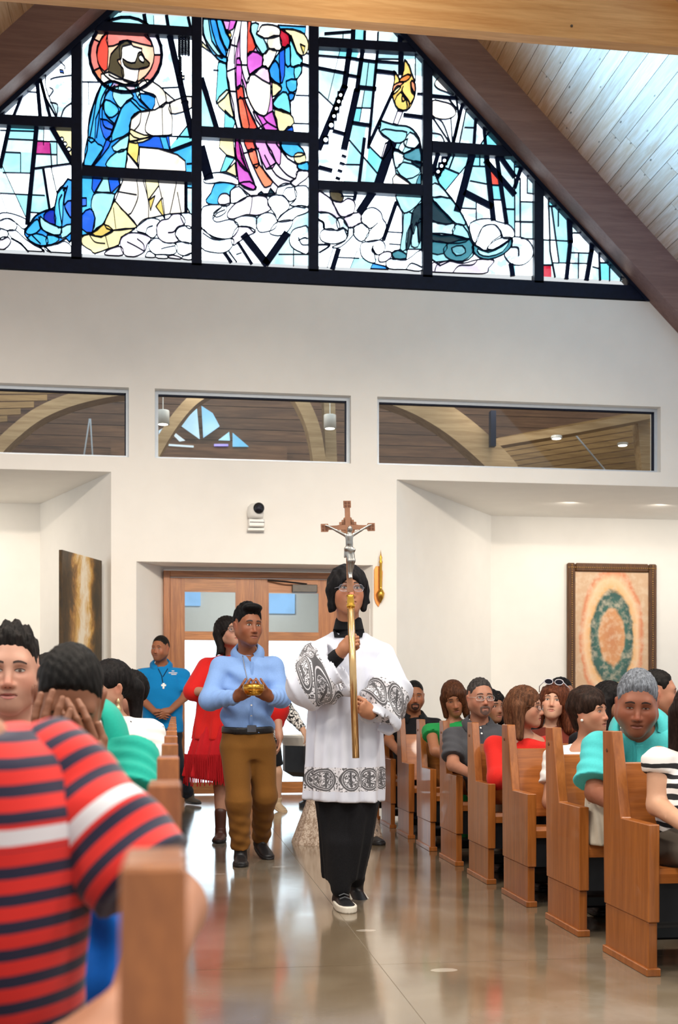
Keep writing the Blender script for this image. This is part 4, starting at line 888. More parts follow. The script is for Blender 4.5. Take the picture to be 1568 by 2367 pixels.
PANES.sort(key=lambda q: -q[0])
for ar_, F_, col_ in PANES[:280]:
    MB().prism(F_, (0, 0.003, 0)).build('pane', gmat(col_), win)
small = MB(); slots = sorted(set(q[2] for q in PANES[280:])); midx = []
for ar_, F_, col_ in PANES[280:]:
    n0 = len(small.f); small.prism(F_, (0, 0.003, 0)); midx += [slots.index(col_)] * (len(small.f) - n0)
so_ = small.build('small_panes', [gmat(c_) for c_ in slots], win, fix=False)
so_.data.polygons.foreach_set('material_index', midx); so_['kind'] = 'stuff'
lo_ = lead.build('lead_came', M_lead, win, fix=False)
lo_['kind'] = 'stuff'
for o in win.children:
    pass
win.location = tuple(WL)

# ---------- frame of the window: mullions, transoms, sill and raking members
def bar(quad, nm, y0=GY - 0.085, y1=GY + 0.03):
    F = [wpt(u, v, y0) for u, v in quad]
    MB().prism(F, (0, y1 - y0, 0)).build(nm, M_black, win)
def wbar(x0, x1, z0, z1, nm, y0=GY - 0.085, y1=GY + 0.03):
    MB().box(np.array((x0, y0, z0)) - WL, np.array((x1, y1, z1)) - WL).build(nm, M_black, win)
for xm in (-2.36, -1.06, 0.235, 1.53, 2.825, 4.125):
    zt = 10.30 - abs(xm - AP)
    wbar(xm - .055, xm + .055, 5.85, zt - .05, 'mullion')
wbar(-4.1, 5.66, 5.715, 5.875, 'sill')
for q in ([(-96, 259), (165, 271), (165, 295), (-96, 282)], [(192, 46), (444, 62), (444, 83), (192, 68)], [(190, 383), (443, 397), (443, 421), (189, 406)], [(466, 291), (715, 306), (715, 331), (466, 316)],
          [(738, 85), (985, 101), (985, 122), (738, 107)], [(736, 416), (978, 427), (978, 452), (736, 437)], [(999, 325), (1190, 338), (1215, 363), (999, 352)]):
    bar(q, 'transom')
for sd in (1, -1):
    ring = [(AP + sd * 0.0, 10.38), (AP + sd * 4.75, 5.70), (AP + sd * 4.48, 5.70), (AP, 10.12)]
    MB().prism([np.array((x, GY - .10, z)) - WL for x, z in ring], (0, .13, 0)).build('raking_frame', M_black, win)
# fill between raking frame and roof behind the rafters
for sd in (1, -1):
    MB().prism([(AP, GY + .06, 10.3), (AP + sd * 4.8, GY + .06, 5.5), (AP + sd * 5.6, GY + .06, 5.5), (AP, GY + .06, 11.0)], (0, .1, 0)).build('gable_infill', M_wall, wall_back)
# ================================================================ PEWS
M_kneel = plain('black_vinyl', (0.012, 0.013, 0.016), 0.4, var=0.2)
def make_pew(x0, sgn, length):
    """end panel with its aisle face at x0; seat runs away from the aisle (sgn).  local origin: aisle face, back foot"""
    r = empty('pew', (x0, 0, 0))
    a, b = (0.0, 0.045 * sgn)
    lo, hi = min(a, b), max(a, b)
    prof = [(0.0, .205), (.018, .92), (-.09, .92), (-.185, .575), (-.465, .575), (-.465, .205)]
    MB().prism([(lo, y, z) for y, z in prof], (hi - lo, 0, 0)).build('pew_end', M_pew, r, bevel=.003)
    MB().box((lo + .004, -.452, .02), (hi - .004, -.006, .203)).build('pew_end_foot', M_pew, r, bevel=.003)
    MB().box((lo - .006, -.463, 0), (hi + .006, .004, .03)).build('plinth', M_pew, r, bevel=.003)
    xa, xb = (hi, length) if sgn > 0 else (-length, lo)
    MB().prism([(xa, -.02, .79), (xa, -.055, .79), (xa, -.15, .43), (xa, -.115, .43)], (xb - xa, 0, 0)).build('backrest', M_pewx, r, bevel=.004)
    MB().prism([(xa, -.45, .385), (xa, -.44, .405), (xa, -.12, .385), (xa, -.12, .355), (xa, -.45, .35)], (xb - xa, 0, 0)).build('seat', M_pewx, r)
    MB().box((xa, -.43, .20), (xb, -.405, .352)).build('kneeler_board', M_kneel, r)
    MB().box((xa, -.14, .07), (xb, .02, .13)).build('kneeler_pad', M_kneel, r, bevel=.01)
    xe = xb - .05 if sgn > 0 else xa
    MB().prism([(xe, y, z) for y, z in [(0, 0), (.018, .80), (-.09, .80), (-.185, .45), (-.45, .40), (-.45, 0)]], (.05, 0, 0)).build('far_end', M_pew, r)
    if sgn < 0: return r
    # small plugged screw hole near the top of the end
    MB().lathe([(0, -.002), (.008, -.002), (.008, .004)], ((a - .001 * sgn), -.035, .84), 8, 'X').build('wood_plug', plain('plug_dark', '#5a3418', .5), r)
    return r
PEWR = [4.71 + .768 * k for k in range(9)]
PEWL = [.90 + .82 * k for k in range(13)]
pr = make_pew(1.77, 1, 4.2)
ordn = ['nearest', 'second', 'third', 'fourth', 'fifth', 'sixth', 'seventh', 'eighth', 'ninth', 'tenth', 'eleventh', 'twelfth', 'thirteenth']
for k, y in enumerate(PEWR):
    o = pr if k == 0 else copy_tree(pr)
    o.location = (1.77, y, 0)
    tag(o, 'oak pew right of the aisle, %s row from the front' % ordn[k] if k else 'oak pew right of the aisle, the large nearest one', 'pew', 'pews right of the aisle')
pl = make_pew(0.008, -1, 3.4)
for k, y in enumerate(PEWL):
    o = pl if k == 0 else copy_tree(pl)
    o.location = (0.008, y, 0)
    tag(o, 'oak pew left of the aisle, %s row from the front' % ordn[k] if k else 'oak pew left of the aisle, blurred nearest one with purple sheen', 'pew', 'pews left of the aisle')

# ================================================================ WALL THINGS
c = at_y(592, 1200, WY)
r = empty('wall_camera', (c[0], WY, 2.94), 'white dome video camera mounted on the wall above the doors', 'camera')
def at_local(mb, L): mb.v = [tuple(np.array(p) - np.array(L)) for p in mb.v]; return mb
MB().box((-.09, -.11, .04), (.09, 0, .13)).build('base', M_wht, r, bevel=.012)
MB().box((-.075, -.112, .085), (.085, -.108, .093)).build('slot', M_black, r)
MB().box((-.10, -.09, -.0), (.09, .0, .03)).build('bracket', M_wht, r, bevel=.006)
MB().lathe([(0, .30), (.05, .295), (.085, .26), (.092, .21), (.088, .16), (.07, .13), (0, .13)], (-.01, -.07, 0), 24).build('camera_head', M_wht, r, True)
MB().lathe([(0, -.055), (.052, -.055), (.06, -.045), (.06, .03), (0, .03)], (.02, -.13, .235), 24, 'Y').build('lens_barrel', plain('lens_black', (.01, .01, .012), .25), r, True)
MB().lathe([(0, -.062), (.03, -.06), (.036, -.05), (0, -.05)], (.02, -.13, .235), 20, 'Y').build('lens', plain('lens_glass', (.02, .02, .03), .05), r, True)

M_brass = plain('polished_brass', '#d9a441', 0.22, 0.9, var=.1)
r = empty('wall_sconce', (2.26, WY, 2.12), 'tall narrow gilt candle sconce on the wall right of the doors', 'sconce')
MB().prism([(-.05, -.012, .1), (-.03, -.012, .04), (.0, -.012, .0), (.04, -.012, .08), (.05, -.012, .40), (.03, -.012, .46), (-.03, -.012, .46), (-.05, -.012, .42)], (0, .012, 0)).build('back_plate', plain('copper_plate', '#b5743a', .35, .7), r, bevel=.003)
MB().lathe([(0, -.06), (.01, -.04), (.03, -.005), (.045, .05), (.03, .085), (.014, .10), (.016, .12), (.016, .38), (.022, .40), (.012, .43), (.018, .45), (.008, .48), (0, .54)], (.02, -.05, .1), 16).build('candle_holder', M_brass, r, True)
MB().tube([(.02, -.05, .14), (.02, 0, .14)], .008, 6).build('arm', M_brass, r)

# framed devotional print (plain stand-in): peach ground, almond of orange and teal
def art_right():
    t = NT('print_stand_in')
    v = t.coord('Object'); sep = t.new('ShaderNodeSeparateXYZ'); t.link(v, sep.inputs[0])
    X, Z = sep.outputs[0], sep.outputs[2]
    n1 = t.noise(v, 4, 5, .6, .4); n2 = t.noise(v, 13, 3)
    rr = t.math('SQRT', t.math('ADD', t.math('POWER', t.math('DIVIDE', X, .47), 2), t.math('POWER', t.math('DIVIDE', Z, .98), 2)))
    rr = t.math('ADD', rr, t.math('MULTIPLY', t.math('SUBTRACT', n1, .5), .22))
    c = t.ramp(rr, [(0.0, srgb('#c9855a')), (.36, srgb('#d69a68')), (.42, srgb('#3f6a60')), (.62, srgb('#355a54')), (.68, srgb('#e7b47c')), (.80, srgb('#f0c9a0')), (.93, srgb('#d98a62')), (1.0, srgb('#d2ae8c'))])
    c = t.mix(t.ramp(n2, [(.45, (0, 0, 0)), (.7, (.5, .5, .5))]), c, srgb('#e6d3b8'))
    t.set(c, .5); return t.m
YA = 15.38
a = at_y(1311, 1301, YA - .03); b = at_y(1518, 1301, YA - .03)
zt = a[2]; hgt = 2.0; xm = (a[0] + b[0]) / 2; hw = (b[0] - a[0]) / 2
r = empty('framed_print', (xm, YA, zt - hgt), 'large framed print in peach and green on the bright alcove wall', 'picture')
M_fr = wood('carved_frame', '#6b4526', '#33200f', 'Z', 2.0, .35, rand=.05)
M_gilt = plain('gilt_beading', '#9a7440', .4, .5, var=.2, scale=60)
fw = .115
for bx, nm in ((((-hw, -.06, 0), (-hw + fw, 0, hgt)), 'frame_stile'), (((hw - fw, -.06, 0), (hw, 0, hgt)), 'frame_stile'), (((-hw + fw, -.06, hgt - fw), (hw - fw, 0, hgt)), 'frame_rail'), (((-hw + fw, -.06, 0), (hw - fw, 0, fw)), 'frame_rail')):
    MB().box(*bx).build(nm, M_fr, r, bevel=.018)
bead = MB()
for k in range(int((2 * hw) / .03)):
    for zc in (hgt - fw * .55, fw * .55): bead.lathe([(0, -.01), (.009, -.006), (.011, 0)], (-hw + .02 + k * .03, -.062, zc), 6, 'Y')
for k in range(int(hgt / .03)):
    for xc in (-hw + fw * .55, hw - fw * .55): bead.lathe([(0, -.01), (.009, -.006), (.011, 0)], (xc, -.062, .02 + k * .03), 6, 'Y')
bo = bead.build('beading', M_gilt, r, fix=False); bo['kind'] = 'stuff'
pr_ = MB().box((-hw + fw, -.03, -hgt / 2 + fw), (hw - fw, -.01, hgt / 2 - fw)).build('print', art_right(), r); pr_.location = (0, 0, hgt / 2)

# dark gilded painting standing turned in the left alcove
def art_left():
    t = NT('dark_gold_painting')
    v = t.coord('Object', (1, 1, 1)); sep = t.new('ShaderNodeSeparateXYZ'); t.link(v, sep.inputs[0])
    n1 = t.noise(t.coord('Object', (1, 1, .55)), 3.2, 6, .65, 1.0); n2 = t.noise(t.coord('Object', (1, 1, .5)), 8, 5, .7, .8)
    x = t.math('ABSOLUTE', t.math('ADD', sep.outputs[0], t.math('MULTIPLY', t.math('SUBTRACT', n1, .5), .5)))
    m = t.math('MULTIPLY', t.ramp(x, [(.05, (1, 1, 1)), (.33, (0, 0, 0))]), 1)
    g = t.math('ADD', t.math('MULTIPLY', m, .6), t.math('MULTIPLY', n2, .55))
    c = t.ramp(g, [(.22, srgb('#33260f')), (.42, srgb('#5d431c')), (.56, srgb('#a8752f')), (.70, srgb('#dfb05c')), (.88, srgb('#f8ead0'))])
    t.set(c, .35); return t.m
P1 = at_y(140, 1271, 12.30); P2 = at_y(232, 1296, 13.18); zt = (P1[2] + P2[2]) / 2; hgt = 1.55
mid = (P1 + P2) / 2; d = (P2 - P1); wdt = np.hypot(d[0], d[1])
r = empty('painting', (mid[0], mid[1], 0), 'dark oil painting with golden figures standing at the left alcove', 'painting')
r.rotation_euler = (0, 0, math.atan2(d[1], d[0]))
cv = MB().box((-wdt / 2, -.02, -hgt / 2), (wdt / 2, .02, hgt / 2)).build('canvas', art_left(), r, bevel=.003); cv.location = (0, 0, zt - hgt / 2)
M_eas = wood('easel_wood', '#5c4128', '#3a2817', 'Z')
for sx in (-1, 1): MB().tube([(sx * .42, .04, 0), (sx * .2, .045, zt - .1)], .018, 6).build('easel_leg', M_eas, r)
MB().tube([(0, .5, 0), (0, .05, zt - .2)], .018, 6).build('easel_leg', M_eas, r)
MB().box((-.45, -.045, zt - hgt - .03), (.45, .05, zt - hgt)).build('ledge', M_eas, r)
# ================================================================ FIGURES: blended volumes turned into one continuous surface
f32 = np.float32
def rotm(yaw=0, pitch=0, roll=0):
    """degrees; figure faces -y.  +yaw turns the face to +x, +pitch bows it, +roll tips the crown to +x"""
    a, b, c = map(math.radians, (yaw, pitch, roll))
    Rz = np.array([[math.cos(a), -math.sin(a), 0], [math.sin(a), math.cos(a), 0], [0, 0, 1]])
    Rx = np.array([[1, 0, 0], [0, math.cos(b), -math.sin(b)], [0, math.sin(b), math.cos(b)]])
    Ry = np.array([[math.cos(c), 0, math.sin(c)], [0, 1, 0], [-math.sin(c), 0, math.cos(c)]])
    return Rz @ Rx @ Ry
def unit(v): v = np.array(v, float); return v / (np.linalg.norm(v) + 1e-12)

class SDF:
    def __init__(s, R=None, t=None, sc=1.0):
        s.ops = []; s.R = np.eye(3) if R is None else R; s.t = np.zeros(3) if t is None else np.array(t, float); s.sc = sc
    def frame(s, R=None, t=None, sc=1.0):
        s.R = np.eye(3) if R is None else R; s.t = np.zeros(3) if t is None else np.array(t, float); s.sc = sc; return s
    def w(s, p): return s.R @ (np.array(p, float) * s.sc) + s.t
    def _add(s, fn, lo, hi, k, op): s.ops.append((fn, np.array(lo), np.array(hi), k, op))
    def cap(s, a, b, r1, r2=None, k=.02, op='+'):
        a, b = s.w(a), s.w(b); r1 = r1 * s.sc; r2 = r1 if r2 is None else r2 * s.sc; ba = b - a; L2 = max(ba @ ba, 1e-9); rm = max(r1, r2)
        def fn(X, Y, Z):
            dx, dy, dz = X - a[0], Y - a[1], Z - a[2]
            h = np.clip((dx * ba[0] + dy * ba[1] + dz * ba[2]) / L2, 0, 1)
            return np.sqrt((dx - h * ba[0]) ** 2 + (dy - h * ba[1]) ** 2 + (dz - h * ba[2]) ** 2) - (r1 + (r2 - r1) * h)
        s._add(fn, np.minimum(a, b) - rm, np.maximum(a, b) + rm, k * s.sc, op); return s
    def ell(s, c, r, rot=None, k=.02, op='+'):
        c = s.w(c); r = np.array(r, float) * s.sc; M = s.R @ (np.eye(3) if rot is None else rot)
        e = np.sqrt(((M * r) ** 2).sum(1))
        def fn(X, Y, Z):
            dx, dy, dz = X - c[0], Y - c[1], Z - c[2]
            q = [(dx * M[0, i] + dy * M[1, i] + dz * M[2, i]) / r[i] for i in range(3)]
            k0 = np.sqrt(q[0] ** 2 + q[1] ** 2 + q[2] ** 2) + 1e-9
            k1 = np.sqrt((q[0] / r[0]) ** 2 + (q[1] / r[1]) ** 2 + (q[2] / r[2]) ** 2) + 1e-9
            return k0 * (k0 - 1) / k1
        s._add(fn, c - e, c + e, k * s.sc, op); return s
    def loft(s, a, b, prof, side=(1, 0, 0), k=.02, op='+', fold=None):
        """elliptical tube from a to b; prof rows (t, rx, ry[, ox, oy]); flat ends; fold(t, ang, ...) adds pleats"""
        a, b = s.w(a), s.w(b); ax = b - a; L = np.linalg.norm(ax); ax = ax / L
        u = s.R @ np.array(side, float); u = unit(u - ax * (u @ ax)); v = np.cross(ax, u)
        pr = np.array([tuple(p) + (0,) * (5 - len(p)) for p in prof], float); pr[:, 1:] *= s.sc
        rm = pr[:, 1:3].max() + np.abs(pr[:, 3:]).max() + .02
        def fn(X, Y, Z):
            dx, dy, dz = X - a[0], Y - a[1], Z - a[2]
            w = dx * ax[0] + dy * ax[1] + dz * ax[2]; t = np.clip(w / L, 0, 1)
            rx, ry, ox, oy = (np.interp(t, pr[:, 0], pr[:, i]).astype(f32) for i in (1, 2, 3, 4))
            px = dx * u[0] + dy * u[1] + dz * u[2] - ox; py = dx * v[0] + dy * v[1] + dz * v[2] - oy
            q = np.sqrt((px / rx) ** 2 + (py / ry) ** 2)
            d = (q - 1) * np.minimum(rx, ry)
            if fold is not None: d = d - fold(t, np.arctan2(py / ry, px / rx))
            return np.maximum(d, np.maximum(-w, w - L))
        s._add(fn, np.minimum(a, b) - rm, np.maximum(a, b) + rm, k * s.sc, op); return s
    def func(s, g, lo, hi, k=.02, op='+'):
        """g(lx,ly,lz) in the current frame; lo/hi in the frame"""
        R, t, sc = s.R, s.t, s.sc
        cs = np.array([s.w((x, y, z)) for x in (lo[0], hi[0]) for y in (lo[1], hi[1]) for z in (lo[2], hi[2])])
        def fn(X, Y, Z):
            dx, dy, dz = X - t[0], Y - t[1], Z - t[2]
            return g(*[(dx * R[0, i] + dy * R[1, i] + dz * R[2, i]) / sc for i in range(3)]) * sc
        s._add(fn, cs.min(0), cs.max(0), k * sc, op); return s
    @staticmethod
    def _comb(f, d, k, op):
        if op == '+':
            h = np.clip(.5 + .5 * (f - d) / k, 0, 1); return f + (d - f) * h - k * h * (1 - h)
        if op == '-':
            d = -d; h = np.clip(.5 - .5 * (f - d) / k, 0, 1); return f + (d - f) * h + k * h * (1 - h)
        return np.maximum(f, d)
    def at(s, P):
        P = np.asarray(P, f32); f = np.full(len(P), .3, f32)
        for fn, lo, hi, k, op in s.ops: f = s._comb(f, fn(P[:, 0], P[:, 1], P[:, 2]), k, op)
        return f
    def grid(s, h, fine=(), lo=None, hi=None):
        L = np.min([o[1] for o in s.ops if o[4] == '+'], 0); H = np.max([o[2] for o in s.ops if o[4] == '+'], 0)
        if lo is not None: L = np.maximum(L, lo)
        if hi is not None: H = np.minimum(H, hi)
        L = L - 2 * h; H = H + 2 * h; axs = []
        for i in range(3):
            x = [L[i]]
            while x[-1] < H[i]:
                st = h
                for a, b, hf in fine:
                    if a[i] - hf <= x[-1] <= b[i]: st = min(st, hf)
                    elif x[-1] < a[i] < x[-1] + st: st = min(st, max(a[i] - x[-1], hf))
                x.append(x[-1] + st)
            axs.append(np.array(x, f32))
        X, Y, Z = axs
        f = np.full((len(X), len(Y), len(Z)), .3, f32)
        for fn, a, b, k, op in s.ops:
            m = k + 3 * h if op == '+' else k + h
            sl = []
            for i, A in enumerate(axs):
                i0, i1 = np.searchsorted(A, a[i] - m), np.searchsorted(A, b[i] + m); sl.append(slice(max(i0 - 1, 0), min(i1 + 1, len(A))))
            if any(q.stop <= q.start for q in sl): continue
            sl = tuple(sl)
            d = fn(X[sl[0]][:, None, None], Y[sl[1]][None, :, None], Z[sl[2]][None, None, :])
            f[sl] = s._comb(f[sl], d.astype(f32), f32(k), op)
        return axs, f
    def mesh(s, h, fine=(), lo=None, hi=None):
        (X, Y, Z), f = s.grid(h, fine, lo, hi)
        f[0] = f[-1] = .1; f[:, 0] = f[:, -1] = .1; f[:, :, 0] = f[:, :, -1] = .1
        return surface_net(X, Y, Z, f)

_CO = np.array([(i, j, k) for i in (0, 1) for j in (0, 1) for k in (0, 1)])
_ED = [(a, b) for a in range(8) for b in range(a + 1, 8) if np.abs(_CO[a] - _CO[b]).sum() == 1]
def surface_net(X, Y, Z, f):
    s = f < 0
    c = np.zeros(tuple(n - 1 for n in f.shape), np.uint8)
    for i, j, k in _CO: c += s[i:f.shape[0] - 1 + i, j:f.shape[1] - 1 + j, k:f.shape[2] - 1 + k]
    I = np.argwhere((c > 0) & (c < 8)); N = len(I)
    if N == 0: return np.zeros((0, 3)), np.zeros((0, 4), int)
    vals = np.stack([f[I[:, 0] + i, I[:, 1] + j, I[:, 2] + k] for i, j, k in _CO], 1)
    acc = np.zeros((N, 3)); cnt = np.zeros(N)
    for a, b in _ED:
        fa, fb = vals[:, a], vals[:, b]; m = (fa < 0) != (fb < 0)
        t = np.where(m, fa / np.where(m, fa - fb, 1), 0)
        acc += (m[:, None] * (_CO[a] + (_CO[b] - _CO[a]) * t[:, None])); cnt += m
    fr = acc / cnt[:, None]
    V = np.stack([A[I[:, d]] + fr[:, d] * (A[I[:, d] + 1] - A[I[:, d]]) for d, A in enumerate((X, Y, Z))], 1)
    idx = np.full(c.shape, -1, np.int64); idx[I[:, 0], I[:, 1], I[:, 2]] = np.arange(N)
    Q = []
    for ax in range(3):
        sl0 = [slice(None)] * 3; sl1 = [slice(None)] * 3; sl0[ax] = slice(0, -1); sl1[ax] = slice(1, None)
        a, b = s[tuple(sl0)], s[tuple(sl1)]
        E = np.argwhere(a != b)
        o1, o2 = [d for d in range(3) if d != ax]
        E = E[(E[:, o1] > 0) & (E[:, o2] > 0) & (E[:, o1] < f.shape[o1] - 1) & (E[:, o2] < f.shape[o2] - 1)]
        fl = a[E[:, 0], E[:, 1], E[:, 2]]
        def g(d1, d2):
            q = E.copy(); q[:, o1] -= d1; q[:, o2] -= d2; return idx[q[:, 0], q[:, 1], q[:, 2]]
        q = np.stack([g(1, 1), g(0, 1), g(0, 0), g(1, 0)], 1)
        flip = fl if ax != 1 else ~fl
        q[~flip] = q[~flip][:, ::-1]
        Q.append(q)
    F = np.concatenate(Q); F = F[(F >= 0).all(1)]
    return V, F

def relax(V, F, n=1, lam=.5):
    E = np.concatenate([F[:, [0, 1]], F[:, [1, 2]], F[:, [2, 3]], F[:, [3, 0]]])
    deg = np.bincount(E[:, 0], minlength=len(V)) + np.bincount(E[:, 1], minlength=len(V))
    for _ in range(n):
        A = np.stack([np.bincount(E[:, 0], V[E[:, 1], d], len(V)) + np.bincount(E[:, 1], V[E[:, 0], d], len(V)) for d in range(3)], 1)
        V = V + lam * (A / np.maximum(deg, 1)[:, None] - V)
    return V

def np_mesh(name, V, F, tris=None, smooth=True):
    me = bpy.data.meshes.new(name)
    nq = len(F); nt = 0 if tris is None else len(tris)
    me.vertices.add(len(V)); me.vertices.foreach_set('co', np.asarray(V, f32).ravel())
    li = np.concatenate([np.asarray(F).ravel(), np.asarray(tris).ravel() if nt else np.zeros(0)]).astype(np.int32)
    me.loops.add(len(li)); me.loops.foreach_set('vertex_index', li)
    ls = np.concatenate([np.arange(nq) * 4, nq * 4 + np.arange(nt) * 3]).astype(np.int32)
    me.polygons.add(nq + nt); me.polygons.foreach_set('loop_start', ls)
    if smooth: me.polygons.foreach_set('use_smooth', np.ones(nq + nt, bool))
    me.update(calc_edges=True)
    return me
def set_col(me, C):
    at = me.color_attributes.new('Col', 'FLOAT_COLOR', 'POINT')
    at.data.foreach_set('color', np.concatenate([C, np.ones((len(C), 1))], 1).astype(f32).ravel())
def set_float(me, nm, a):
    at = me.attributes.new(nm, 'FLOAT', 'POINT'); at.data.foreach_set('value', np.asarray(a, f32))

def skin_mat():
    t = NT('skin')
    a = t.new('ShaderNodeAttribute', attribute_name='Col')
    n = t.noise(t.coord('Object'), 60, 3)
    c = t.mix(t.math('MULTIPLY', n, .10), a.outputs['Color'], (.35, .12, .07))
    t.set(c, .48, spec=.4)
    t.p.inputs['Subsurface Weight'].default_value = 0.0
    t.bump(n, .05, .003)
    return t.m
M_skin = skin_mat()
def hair_mat(col):
    nm = 'hair_' + col.lstrip('#')
    if nm in _mats: return _mats[nm]
    b = srgb(col); t = NT(nm)
    f1 = t.noise(t.coord('Object', (1, 1, .15)), 260, 3, .6, .2); f2 = t.noise(t.coord('Object', (1, 1, .12)), 70, 3, .6, .3)
    f = t.math('ADD', t.math('MULTIPLY', f1, .5), t.math('MULTIPLY', f2, .5))
    t.set(t.ramp(f, [(.36, tuple(x * .35 for x in b)), (.5, b), (.64, tuple(min(1, x * 1.9 + .002) for x in b))]), .55, spec=.14)
    t.bump(f, .5, .006)
    _mats[nm] = t.m
    return t.m
def cloth_mat(name, col, rough=.8, sheen=.2, scale=160, bump=.015, var=.05):
    return plain(name, col, rough, var=var, scale=scale, bump=bump, sheen=sheen * .4, spec=.15)

# ---------------------------------------------------------------- head
def head_ops(S, R, c, sc, sex='m', jaw=1.0, ears=True, neck=None, fat=0.0):
    S.frame(R, c, sc)
    w = 1.0 if sex == 'm' else .95
    S.ell((0, .016, .036), (.0745 * w, .094, .088), k=.01)
    S.ell((0, -.022, -.022), (.060 * w + fat, .066, .088), k=.04)
    for sx in (-1, 1):
        S.cap((sx * .050 * w * jaw, .005, -.045), (sx * .014, -.066, -.094), .026 + fat * .6, .021, k=.035)
        S.ell((sx * (.036 + fat), -.058, -.028), (.026, .026, .03), k=.03)
    S.ell((0, -.074, -.100), (.021 * jaw, .018, .015), k=.02)
    S.ell((0, -.070, -.062), (.032, .024, .022), k=.03)                       # mouth mound
    S.cap((-.036, -.070, .026), (.036, -.070, .026), .014 if sex == 'm' else .011, k=.025)
    for sx in (-1, 1):
        S.ell((sx * .031, -.094, .004), (.017, .014, .011), k=.014, op='-')
        S.ell((sx * .031, -.066, .004), (.0165, .0165, .0125), k=.006)
    S.cap((0, -.082, .014), (0, -.106, -.034), .0075, .0115, k=.012)
    for sx in (-1, 1): S.ell((sx * .0125, -.094, -.038), (.0085, .011, .0075), k=.008)
    S.ell((0, -.0905, -.0615), (.022, .0085, .0052), k=.006); S.ell((0, -.0885, -.0725), (.019, .009, .0062), k=.005)
    S.cap((-.022, -.096, -.0667), (.022, -.096, -.0667), .0028, k=.004, op='-')
    if ears:
        for sx in (-1, 1):
            S.ell((sx * .078 * w, .014, -.006), (.009, .019, .031), rotm(0, -12, sx * 10), k=.008)
            S.ell((sx * .087 * w, .008, -.004), (.005, .009, .016), k=.006, op='-')
    S.frame()

